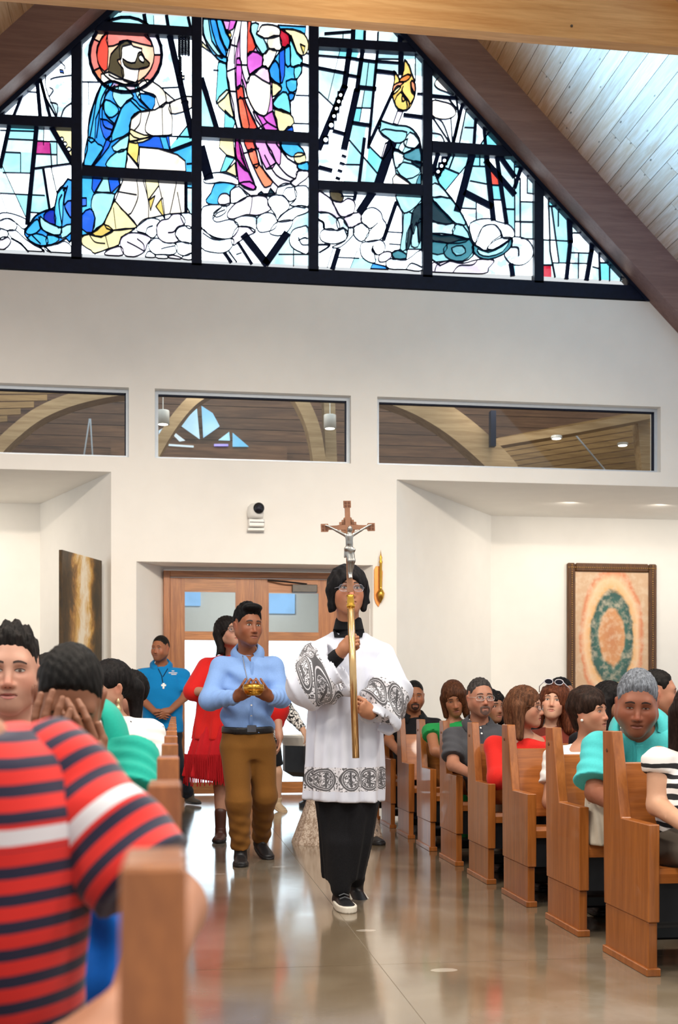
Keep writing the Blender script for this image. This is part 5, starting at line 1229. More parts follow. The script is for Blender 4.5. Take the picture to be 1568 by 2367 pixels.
def face_patches(S, R, c, sc, opt):
    """coloured lids, irises, brows and lips laid on the surface; returns verts, tris, colours"""
    Vs, Ts, Cs = [], [], []; base = [0]
    def march(xz, off):
        n = len(xz); L = np.stack([xz[:, 0], np.full(n, -.16), xz[:, 1]], 1)
        d = R @ np.array([0, 1., 0]); P = (R @ (L.T * sc)).T + c
        for _ in range(26): P = P + np.outer(np.clip(S.at(P), -.02, .03) * .9, d)
        return P - d * off * sc
    def put(poly, col, off):
        poly = np.array(poly, float); m = poly.mean(0); n = len(poly)
        pts = np.concatenate([[m], m + (poly - m) * .5, poly]); P = march(pts, off)
        T = [(0, 1 + i, 1 + (i + 1) % n) for i in range(n)]
        for i in range(n):
            j = (i + 1) % n; a, b, c_, d_ = 1 + i, 1 + j, 1 + n + j, 1 + n + i; T += [(a, d_, c_), (a, c_, b)]
        Vs.append(P); Ts.append(np.array(T) + base[0]); Cs.append(np.tile(col, (len(P), 1))); base[0] += len(P)
    def strip(top, bot, col, off):
        top, bot = np.array(top, float), np.array(bot, float); n = len(top); mid_ = (top + bot) / 2
        P = march(np.concatenate([top, mid_, bot]), off); T = []
        for r_ in (0, 1):
            for i in range(n - 1):
                a, b, c_, d_ = r_ * n + i, r_ * n + i + 1, (r_ + 1) * n + i + 1, (r_ + 1) * n + i; T += [(a, b, c_), (a, c_, d_)]
        Vs.append(P); Ts.append(np.array(T) + base[0]); Cs.append(np.tile(col, (len(P), 1))); base[0] += len(P)
    brow = srgb(opt.get('brow', '#1d1410')); iris = srgb(opt.get('iris', '#24150d')); lip = srgb(opt.get('lip', '#a05a4c')); lash = tuple(x * .5 for x in srgb(opt.get('lash', '#2a1a14')))
    op = opt.get('open', 1.0); bt = opt.get('browt', 1.0); gx = opt.get('gaze', 0.0)
    for sx in (-1, 1):
        cx = sx * .031; th = np.linspace(0, 2 * math.pi, 15)[:-1]
        if op > .15:
            put([(cx + .0135 * math.cos(t), .0035 + (.0052 if math.sin(t) > 0 else .0042) * op * math.sin(t)) for t in th], srgb('#b8aca2'), .0010)
            put([(cx + gx + .0050 * math.cos(t), .0040 + min(.0050, .0047 * op) * math.sin(t)) for t in th[::1]], iris, .0016)
        lid = [(cx - .0148 + .0296 * q, .0035 + .0060 * op * math.sin(math.pi * q) + .0004) for q in np.linspace(0, 1, 7)]
        strip(lid, [(x, z + .0021) for x, z in lid], lash, .0019)
        b0, b1 = sx * .013, sx * .050
        bl = [(b0 + (b1 - b0) * q, .0215 + .007 * math.sin(math.pi * min(1, q * .75 + .12)) - .003 * q) for q in np.linspace(0, 1, 7)]
        strip(bl, [(x, z + (.0056 - .0030 * abs(q - .3)) * bt) for (x, z), q in zip(bl, np.linspace(0, 1, 7))], brow, .0012)
    q = np.linspace(-1, 1, 9); m = opt.get('mouthw', .0250)
    up = [(m * t, -.0590 - .0065 * abs(t) ** 1.6 - (.0010 if abs(t) < .1 else 0)) for t in q]; mid = [(m * t, -.0667 + .0006 * t * t) for t in q]; lowr = [(m * .97 * t, -.0670 - .0095 * (1 - t * t)) for t in q]
    strip(up, mid, lip, .0008); strip(mid, lowr, tuple(min(1, x * 1.12) for x in lip), .0008)
    strip([(x, z + .0008) for x, z in mid], [(x, z - .0008) for x, z in mid], tuple(x * .3 for x in lip), .0014)
    for sx in (-1, 1): put([(sx * .0065 + .0032 * math.cos(t), -.0445 + .0015 * math.sin(t)) for t in th[::2]], tuple(x * .4 for x in lip), .0006)
    if opt.get('mustache'):
        mc = srgb(opt['mustache'])
        for sx in (-1, 1):
            t = [(0, -.0505), (sx * .012, -.0485), (sx * .026, -.055), (sx * .032, -.068), (sx * .027, -.069), (sx * .020, -.0615), (0, -.0590)]
            put(t, mc, .0022)
    if opt.get('goatee'):
        gc = srgb(opt['goatee']); put([(.020 * math.cos(t), -.093 + .015 * math.sin(t)) for t in th], gc, .0018)
        for sx in (-1, 1): put([(sx * .024, -.052), (sx * .033, -.060), (sx * .031, -.088), (sx * .020, -.100), (sx * .018, -.085), (sx * .026, -.068)], gc, .0016)
    return np.concatenate(Vs), np.concatenate(Ts), np.concatenate(Cs)

def skin_colours(V, R, c, sc, opt):
    base = np.array(srgb(opt.get('skin', '#b98263'))); C = np.tile(base, (len(V), 1))
    L = ((V - c) @ R) / sc; x, y, z = L.T
    hd = np.exp(-((np.clip(np.abs(x) - .09, 0, 1) + np.clip(np.abs(y) - .13, 0, 1) + np.clip(np.abs(z) - .14, 0, 1)) / .02) ** 2)
    def g(px, py, pz, s): return np.exp(-((np.abs(x) - px) ** 2 + (y - py) ** 2 + (z - pz) ** 2) / (2 * s * s))
    red = (g(.042, -.068, -.03, .018) + g(0, -.108, -.032, .012) + g(.08, .01, -.005, .02)) * hd
    C = C * (1 + red[:, None] * np.array([.10, -.16, -.18]))
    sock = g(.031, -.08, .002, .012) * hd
    C = C * (1 - sock[:, None] * np.array([.16, .22, .22]))  # eye sockets darkened in the skin colour, painted shade
    st = opt.get('stubble', 0)
    if st:
        m = np.clip((-z - .035 - .35 * np.clip(np.abs(x) - .03, 0, 1)) / .02, 0, 1) * np.clip((.03 - y) / .03, 0, 1) * hd * np.clip((z + .135) / .02, 0, 1)
        m = np.maximum(m, .8 * np.exp(-((z + .048) / .006) ** 2) * (np.abs(x) < .032) * (y < -.06) * hd)
        sc_ = np.array(srgb(opt.get('stubc', '#2a1f1a'))); C = C * (1 - st * m[:, None]) + sc_ * st * m[:, None]
    return np.clip(C, 0, 1)

# ---------------------------------------------------------------- hair
SHORTL = np.array([(-.14, .088), (-.085, .080), (-.066, .066), (-.050, .038), (-.034, .002), (-.022, -.010), (-.012, .022), (.006, .034), (.026, .022), (.044, -.02), (.062, -.055), (.12, -.07)])
def hair_obj(root, R, c, sc, h, base):
    S = SDF(R, c, sc); st = h['style']; amp = h.get('amp', .0026); fr = h.get('freq', 240)
    def strands(x, y, z): return amp * (np.sin(fr * x + 60 * z + 25 * y) * np.sin(fr * .8 * y + 31 * x) + .5 * np.sin(2.3 * fr * (x + .3 * y)))
    if st == 'short':
        tp, sd, bk = h.get('top', .014), h.get('side', .005), h.get('back', .008); hl = h.get('line', 0.0); ln = SHORTL.copy(); ln[:, 1] += hl * (ln[:, 0] < -.04)
        sp = h.get('spiky', 0)
        def g(x, y, z):
            rz = .088 + tp; q0 = .0745 + sd + np.clip((z - .05) / .06, 0, 1) * h.get('wide', .0); q1 = .094 + bk
            X_, Y_, Z_ = x / q0, (y - .016) / q1, (z - .034) / rz
            k0 = np.sqrt(X_ * X_ + Y_ * Y_ + Z_ * Z_) + 1e-9; d = (k0 - 1) * .085 - strands(x, y, z) * np.clip((z + .02) / .06, .3, 1)
            if sp: d = d - sp * np.clip((z - .06) / .05, 0, 1) * (np.abs(np.sin(95 * x + 20 * y)) * np.abs(np.sin(80 * y + 30 * x)))
            zl = np.interp(y, ln[:, 0], ln[:, 1]).astype(f32)
            zl = zl + .004 * np.sin(210 * x + 40 * y) * np.sin(130 * x) + np.where(y < -.04, .18 * np.clip(np.abs(x) - .035, 0, 1) * -1 * h.get('round', .4), 0)
            d = d + np.clip(.032 - (z - zl), 0, .032) * .32
            return np.maximum(d, (zl - z) * .7)
        S.func(g, (-.11, -.12, -.08), (.11, .14, .2), .006)
        if h.get('quiff'): S.ell((0, -.055, .108), (.062, .045, .028), rotm(0, -14), k=.02)
    else:
        E = h['shell']
        def g(x, y, z):
            X_, Y_, Z_ = (x - E[0][0]) / E[1][0], (y - E[0][1]) / E[1][1], (z - E[0][2]) / E[1][2]
            return (np.sqrt(X_ * X_ + Y_ * Y_ + Z_ * Z_) - 1) * min(E[1]) - strands(x, y, z)
        S.func(g, np.array(E[0]) - np.array(E[1]) - .01, np.array(E[0]) + np.array(E[1]) + .01, .01)
        for a in h.get('add', ()):
            if a[0] == 'e': S.ell(a[1], a[2], k=h.get('k', .02))
            else: S.cap(a[1], a[2], a[3], a[4], k=h.get('k', .02))
        for a in h.get('open', ()): S.ell(a[0], a[1], k=.008, op='-')
        if 'zmin' in h:
            zm = h['zmin']; S.func(lambda x, y, z: (zm - z) + .006 * np.sin(160 * x + 90 * y), (-.3, -.3, -.6), (.3, .3, zm + .03), .004, '^')
            S.ops[-1] = (S.ops[-1][0], np.full(3, -9.), np.full(3, 9.), .004, '^')
    V, F = S.mesh(h.get('h', .0045) * sc)
    if len(V) == 0: return None
    me = np_mesh('hair', V, F)
    return link_mesh('hair', me, hair_mat(h['col']), root)

# ---------------------------------------------------------------- hands
def hand_ops(S, wrist, d, n, side, curl=(20, 25, 15), thumb=(35, 10), sc=1.0, spread=6, lens=(1, 1.08, 1.0, .82)):
    """wrist point, d = direction of the knuckles, n = palm normal, side: +1 when the thumb lies towards cross(d, n)"""
    d = unit(d); n = unit(np.array(n) - d * (np.array(n) @ d)); t = np.cross(d, n) * side; wrist = np.array(wrist, float)
    M = np.stack([t, d, n], 1)
    S.frame()
    S.ell(wrist + d * .045 * sc, np.array((.041, .052, .0155)) * sc, M, k=.014)
    S.cap(wrist, wrist + d * .03 * sc, .024 * sc, .026 * sc, k=.02)
    for i, off in enumerate((.030, .010, -.010, -.029)):
        a = math.radians(spread * (1.5 - i)); fd = unit(d * math.cos(a) + t * math.sin(a)); p = wrist + d * (.082 - .004 * abs(i - 1.2)) * sc + t * off * sc
        ang = 0; r = .0088 * sc
        for seg, L in enumerate((.043, .027, .021)):
            cv = curl[seg] if not isinstance(curl[0], (list, tuple)) else curl[i][seg]
            ang += math.radians(cv); q = p + (fd * math.cos(ang) + n * math.sin(ang)) * L * lens[i] * sc
            S.cap(p, q, r, r * .93, k=.004); p = q; r *= .93
    p = wrist + d * .022 * sc + t * .026 * sc; a = math.radians(thumb[0]); b = math.radians(thumb[1])
    td = unit(d * math.cos(a) + t * math.sin(a) + n * math.sin(b)); q = p + td * .045 * sc
    S.cap(p, q, .0135 * sc, .0105 * sc, k=.012)
    td2 = unit(td * .8 + d * .35 - t * .25 + n * .5 * math.sin(b)); S.cap(q, q + td2 * .034 * sc, .0102 * sc, .0085 * sc, k=.006)

# ---------------------------------------------------------------- person
class Person:
    def __init__(s, label, base, head, rot=(0, 0, 0), hs=1.0, sex='m', face=None, hair=None, jaw=1.0, fat=0.0, s_=1.0, neck=None, group=None, cat='person', lowres=1.0):
        s.b = np.array((base[0], base[1], 0.0)); s.root = empty('person', tuple(s.b), label, cat, group)
        s.hc = np.array(head, float) - s.b; s.R = rotm(*rot); s.hs = hs; s.sex = sex; s.face = face or {}; s.k = s_; s.lr = lowres
        s.N = (np.array(neck, float) - s.b) if neck is not None else s.hc + np.array((0, .045, -.165)) * hs
        s.S = SDF(); s.fine = []; s.handboxes = []
        s.H = SDF(); head_ops(s.H, s.R, s.hc, hs, sex, jaw, True, fat=fat); s.S.ops += s.H.ops
        chin = s.R @ (np.array((0, .012, -.055)) * hs) + s.hc
        s.S.cap(chin, s.N + np.array((0, 0, -.02)), .050 * hs + fat if sex == 'm' else .043 * hs, .060 * s_ if sex == 'm' else .052 * s_, k=.03)
        s.hair = hair
    def L(s, p): return np.array(p, float) - s.b
    def arms(s, shL, elL, wrL, shR, elR, wrR, r=(.046, .038, .027)):
        s.shL, s.elL, s.wrL, s.shR, s.elR, s.wrR = [None if p is None else s.L(p) for p in (shL, elL, wrL, shR, elR, wrR)]
        k = s.k
        for a, e, w in ((s.shL, s.elL, s.wrL), (s.shR, s.elR, s.wrR)):
            if a is None: continue
            s.S.cap(a, e, r[0] * k, r[1] * k, k=.03)
            if w is not None: s.S.cap(e, w, (r[1] + .002) * k, r[2] * k, k=.02)
    def torso(s, pelvis, rx=(.15, .135, .155, .165), ry=(.10, .095, .11, .10), side=(1, 0, 0)):
        s.P = s.L(pelvis); s.side = side
        a = (rx, ry)
        s.S.loft(s.P - (s.N - s.P) * .1, s.N, [(0, rx[0], ry[0]), (.35, rx[1], ry[1]), (.7, rx[2], ry[2]), (.88, rx[3] * .8, ry[3] * .8), (1, .06, .055)], side, k=.03)
    def hand(s, wrist, d, n, side, **kw):
        w = s.L(wrist); hand_ops(s.S, w, d, n, side, **kw); q = .10 * kw.get('sc', 1.0)
        c = w + unit(d) * .07 * kw.get('sc', 1.0); s.fine.append((c - q, c + q, s.fh))
    def legs(s, hipL, knL, anL, hipR, knR, anR, r=(.075, .05, .035)):
        s.legp = [s.L(p) for p in (hipL, knL, anL, hipR, knR, anR)]
        for h, k, a in (s.legp[:3], s.legp[3:]):
            s.S.cap(h, k, r[0] * s.k, r[1] * s.k, k=.03); s.S.cap(k, a, (r[1] + .004) * s.k, r[2] * s.k, k=.02)
    fh = .0042
    def build(s, h=.015, fh=None):
        fh = (fh or s.fh)
        q = np.array((.11, .125, .14)) * s.hs
        e = np.abs(s.R) @ q
        s.fine.append((s.hc - e, s.hc + e, fh))
        V, F = s.S.mesh(h, s.fine)
        V = relax(V, F, 1, .35)
        C = skin_colours(V, s.R, s.hc, s.hs, s.face)
        if s.face.get('nohide'): pv, pt, pc = np.zeros((0, 3)), None, np.zeros((0, 3))
        else: pv, pt, pc = face_patches(s.H, s.R, s.hc, s.hs, s.face)
        me = np_mesh('body', np.concatenate([V, pv]), F, None if pt is None else pt + len(V))
        set_col(me, np.concatenate([C, pc]))
        link_mesh('body', me, M_skin, s.root)
        if s.hair: hair_obj(s.root, s.R, s.hc, s.hs, s.hair, s.b)
        return s
    # -- clothes
    def cloth(s, name, S, mat, h=.009, relaxn=1, label=None, lo=None, hi=None, attr=None):
        V, F = S.mesh(h * s.lr, (), lo, hi)
        if len(V) == 0: return None
        if relaxn: V = relax(V, F, relaxn, .4)
        me = np_mesh(name, V, F)
        if attr is not None: set_float(me, 's', attr(V))
        o = link_mesh(name, me, mat, s.root)
        if label: o['label'] = label
        return o
    def shirt(s, mat, sleeve='short', h=.009, rx=(.17, .165, .18, .185), ry=(.125, .12, .13, .105), sr=(.075, .066), cut=.62, low=-.12, neckr=.066, name='shirt', folds=.004, top=.975, wr=.045, shr=.08):
        S = SDF(); A = s.P + (s.N - s.P) * low; B = s.P + (s.N - s.P) * top; k = s.k
        rng = np.random.RandomState(int(abs(s.b[0] * 100 + s.b[1] * 57)) % 9999); ph = rng.rand(4) * 6
        fo = (lambda t, a: folds * (np.sin(3 * a + ph[0] + 9 * t) * np.sin(14 * t + ph[1] + 2 * a) + .6 * np.sin(26 * t + 3 * a + ph[2]))) if folds else None
        S.loft(A, B, [(0, rx[0] * k, ry[0] * k), (.3, rx[1] * k, ry[1] * k), (.68, rx[2] * k, ry[2] * k), (.86, rx[3] * .86 * k, ry[3] * k), (.95, .118 * k, .085 * k), (1, neckr * 1.12 * k, neckr * 1.1 * k)], s.side, k=.03, fold=fo)
        for a, e, w in ((s.shL, s.elL, s.wrL), (s.shR, s.elR, s.wrR)):
            if a is None: continue
            S.cap(s.N + (a - s.N) * .30 + np.array((0, .0, -.045)) * k, a + np.array((0, 0, -.012)) * k, .052 * k, .060 * k * shr / .08, k=.035)
            f2 = (lambda t, g: .004 * np.sin(20 * t + 2 * g + ph[3]) * (t > .1)) if folds else None
            if sleeve == 'short':
                q = a + (e - a) * cut; S.loft(a, q, [(0, .058 * k, .060 * k), (1, sr[0] * k, sr[0] * k)], (0, 1, .1), k=.035, fold=f2)
            elif sleeve == 'long' and w is not None:
                S.cap(a, e, sr[0] * .80 * k, sr[1] * .9 * k, k=.035)
                d = e + (w - e) * .97; f3 = (lambda t, g: .0045 * np.sin(24 * t + 3 * g + ph[1])) if folds else None
                S.cap(e, e + (w - e) * .1, sr[1] * .92 * k, sr[1] * .9 * k, k=.03); S.loft(e, d, [(0, sr[1] * .92 * k, sr[1] * .92 * k), (.8, wr * k, wr * k), (1, wr * .92 * k, wr * .92 * k)], (0, 1, .1), k=.025, fold=f3)
            elif sleeve == 'cap':
                q = a + (e - a) * .3; S.loft(a, q, [(0, .066 * k, .066 * k), (1, .062 * k, .062 * k)], (0, 1, .1), k=.03)
        s.shirtS = S
        return s.cloth(name, S, mat, h)
    def collar(s, mat, r=.066, hgt=.05, flare=.028, gap=28, open_=True, spread=.05):
        """folded collar round the neck, open at the front"""
        k = s.k; up = unit(s.hc + s.R @ np.array((0, .02, -.08)) - s.N); x = unit(np.cross(np.array((0, -1., 0)), up)) * -1; x = unit(np.cross(up, np.array((0, -1., 0)))) ; fwd = unit(np.cross(x, up)); 
        if fwd[1] > 0: fwd = -fwd
        c = s.N + up * -.005; n = 30; V = []; F = []
        for i in range(n + 1):
            a = math.radians(gap + (360 - 2 * gap) * i / n); d = fwd * math.cos(a) + x * math.sin(a); fr = max(0, math.cos(a))
            stand = c + d * r * k * (1 + .0 * fr) + up * (.030 * k - .022 * fr * k)
            top = c + d * (r + .006) * k + up * (hgt * (1 - .45 * fr)) * k
            fall = c + d * (r + .016 + flare + spread * .25 * fr) * k + up * (.008 - .040 * fr) * k
            V += [stand, top, top + d * .004, fall + up * 0, fall - up * .004 - d * .004]
        for i in range(n):
            for j in range(4):
                a0, b0 = i * 5 + j, (i + 1) * 5 + j; F.append((a0, a0 + 1, b0 + 1, b0))
        me = np_mesh('collar', np.array(V), np.array(F)); return link_mesh('collar', me, mat, s.root)
    def glasses(s, col='#2a2a2c', w=.027, hgt=.017, r=.0014, metal=.6, tint=(.92, .94, .96)):
        m = MB(); pts = []; g = empty('glasses_tmp'); bpy.data.objects.remove(g)
        T = lambda p: s.R @ (np.array(p, float) * s.hs) + s.hc
        for sx in (-1, 1):
            ring = [T((sx * .034 + w * math.copysign(abs(math.cos(t)) ** .7, math.cos(t)), -.104 + .010 * abs(math.cos(t)) * (1 if math.cos(t) * sx > 0 else .2), .000 + hgt * math.copysign(abs(math.sin(t)) ** .7, math.sin(t)))) for t in np.linspace(0, 2 * math.pi, 21)[:-1]]
            m.tube(ring, r * s.hs, 6, closed=True); m.tube([T((sx * .061, -.094, .004)), T((sx * .080, -.03, .006)), T((sx * .083, .02, .004))], r * s.hs, 6)
            pts.append(ring)
        m.tube([T((-.008, -.108, .003)), T((0, -.110, .006)), T((.008, -.108, .003))], r * s.hs, 6)
        o = m.build('glasses', plain('glasses_' + col.lstrip('#'), col, .3, metal), s.root, True)
        for ring in pts: MB().poly(ring, [tuple(range(len(ring)))]).build('lens', glass_mat('spectacle_lens', tint, .12), o, fix=False)
        return o
    def patch_on(s, S, poly, col_mat, name, off=.003, fwd=(0, 1, 0), start=.5, n=60, sub=3):
        """flat cut-out laid on a garment: poly of local (x,z) points seen along fwd"""
        poly = np.array(poly, float); m = poly.mean(0); k = len(poly); d = unit(fwd)
        rings = [poly * t + m * (1 - t) for t in np.linspace(1, 0, sub + 1)[:-1]]; pts = np.concatenate(rings + [[m]])
        P = np.stack([pts[:, 0], np.zeros(len(pts)), pts[:, 1]], 1) - d * start
        for _ in range(n): P = P + np.outer(np.clip(S.at(P), -.02, .06) * .85, d)
        bad = np.abs(S.at(P)) > .012; dep = P @ d
        if bad.any() and not bad.all(): P = P + np.outer(np.where(bad, np.median(dep[~bad]) - dep, 0), d)
        P = P - d * off; F = []; T = []
        for r_ in range(sub - 1):
            for i in range(k): j = (i + 1) % k; F.append((r_ * k + i, r_ * k + j, (r_ + 1) * k + j, (r_ + 1) * k + i))
        for i in range(k): T.append(((sub - 1) * k + i, (sub - 1) * k + (i + 1) % k, sub * k))
        me = np_mesh(name, P, np.array(F).reshape(-1, 4), np.array(T)); return link_mesh(name, me, col_mat, s.root)
    def pants(s, mat, h=.010, r=(.092, .07, .058), hem=.02, hipr=(.165, .12), name='trousers', top=.18, fold=.003):
        S = SDF(); k = s.k; a = s.P + np.array((0, 0, -.10)) * k; b = s.P + (s.N - s.P) * top
        S.loft(a, b, [(0, hipr[0] * .8 * k, hipr[1] * .85 * k), (.4, hipr[0] * k, hipr[1] * k), (1, hipr[0] * .92 * k, hipr[1] * .92 * k)], s.side, k=.03)
        for hp, kn, an in (s.legp[:3], s.legp[3:]):
            S.cap(hp, kn, r[0] * k, r[1] * k, k=.035); d = unit(an - kn); e = an - d * hem
            fo = lambda t, g: fold * (np.sin(30 * t + 2 * g) + np.sin(17 * t - 3 * g)) * (.4 + t)
            S.cap(kn, kn + d * .02, r[1] * k, k=.03); S.loft(kn, e, [(0, r[1] * k, r[1] * k), (.6, (r[1] * .45 + r[2] * .55) * k, (r[1] * .45 + r[2] * .55) * k), (1, r[2] * k, r[2] * k)], (1, 0, 0), k=.03, fold=fo)
        s.pantS = S
        return s.cloth(name, S, mat, h)
    def shoe(s, ankle, toe_dir, mat, sole, pitch=0, L=.26, hgt=.075, name='shoe', sole_t=.022):
        """shoe under an ankle point (local); toe_dir in plan"""
        yaw = math.degrees(math.atan2(toe_dir[0], -toe_dir[1])); R = rotm(yaw, pitch); k = s.k
        t = np.array(ankle, float); S = SDF(R, t, k); z0 = -.085
        S.loft((0, .07, z0 + .03), (0, -L + .07, z0 + .02), [(0, .030, .028, 0, .0), (.15, .036, .036), (.5, .042, .034), (.8, .046, .026), (.95, .036, .020), (1, .018, .014)], (1, 0, 0), k=.02)
        S.cap((0, .025, z0 + .04), (0, .0, .0), .040, .042, k=.03)
        S.func(lambda x, y, z: z0 + sole_t * .6 - z, (-.2, -.4, -.3), (.2, .2, z0), .004, '^'); S.ops[-1] = (S.ops[-1][0], np.full(3, -9.), np.full(3, 9.), .004, '^')
        o = s.cloth(name, S, mat, .006)
        Q = SDF(R, t, k)
        def g(x, y, z):
            yy = (y - (.07 - L / 2)) / (L / 2 + .014); wd = .050 + .008 * np.clip(-yy, -1, 1); d = (np.sqrt((x / wd) ** 2 + np.abs(yy) ** 3.0) - 1) * .04
            return np.maximum(d, np.maximum(z0 - z, z - (z0 + sole_t)))
        Q.func(g, (-.07, -L + .05, z0 - .01), (.07, .09, z0 + sole_t + .01), .004)
        V, F = Q.mesh(.005); me = np_mesh('sole', V, F); link_mesh('sole', me, sole, o)
        return o
# ================================================================ PEOPLE
W = at_y
def off(p, dx=0, dy=0, dz=0): return np.array(p, float) + np.array((dx, dy, dz))
M_wsole = plain('white_sole', '#dcd6c8', .6)
M_bshoe = plain('black_shoe', (.012, .012, .014), .45, var=.2)
M_blk = cloth_mat('black_cloth', (.010, .010, .012), .85, .1, var=.2)

# ---- white surplice cloth with lace insets; attribute s = distance from the hem or cuff
def lace_mat(lo, hi, cell):
    t = NT('white_lace_%d' % int(cell * 1000))
    a = t.new('ShaderNodeAttribute', attribute_name='s'); s = a.outputs['Fac']
    band = t.math('MULTIPLY', t.math('GREATER_THAN', s, lo), t.math('LESS_THAN', s, hi))
    v = t.coord('Object'); sep = t.new('ShaderNodeSeparateXYZ'); t.link(v, sep.inputs[0])
    u = t.math('SUBTRACT', t.math('FRACT', t.math('DIVIDE', t.math('ADD', sep.outputs[0], t.math('MULTIPLY', sep.outputs[1], .35)), cell)), .5)
    w = t.math('DIVIDE', t.math('SUBTRACT', s, (lo + hi) / 2), (hi - lo))
    r = t.math('SQRT', t.math('ADD', t.math('MULTIPLY', u, u), t.math('MULTIPLY', w, w)))
    ring = t.math('LESS_THAN', t.math('ABSOLUTE', t.math('SUBTRACT', r, .44)), .035)
    ring2 = t.math('LESS_THAN', t.math('ABSOLUTE', t.math('SUBTRACT', r, .36)), .025)
    nz = t.noise(v, 55 * .1 / cell, 2, .5, 1.4)
    ins = t.math('MULTIPLY', t.math('LESS_THAN', r, .33), t.math('LESS_THAN', t.math('ABSOLUTE', t.math('SUBTRACT', nz, .5)), .075))
    stem = t.math('MULTIPLY', t.math('LESS_THAN', t.math('ABSOLUTE', u), .05), t.math('LESS_THAN', r, .30))
    out = t.math('MULTIPLY', t.math('GREATER_THAN', r, .48), t.math('GREATER_THAN', t.noise(v, 90, 2), .56))
    p = t.math('MINIMUM', t.math('ADD', t.math('ADD', t.math('ADD', ring, ring2), t.math('ADD', ins, out)), stem), 1.0)
    hole = t.math('MULTIPLY', p, band)
    f = t.noise(t.coord('Object', (1, 1, .3)), 25, 3)
    c = t.mix(band, t.ramp(f, [(.3, srgb('#d3d6e4')), (.7, srgb('#dcdfea'))]), srgb('#dcdae0'))
    c = t.mix(t.math('MULTIPLY', hole, .9), c, srgb('#2c2a2e'))
    t.set(c, .75, sheen=.2); t.bump(f, .1, .01)
    return t.m
M_lace = lace_mat(.055, .175, .115)
M_laces = lace_mat(.045, .19, .095)

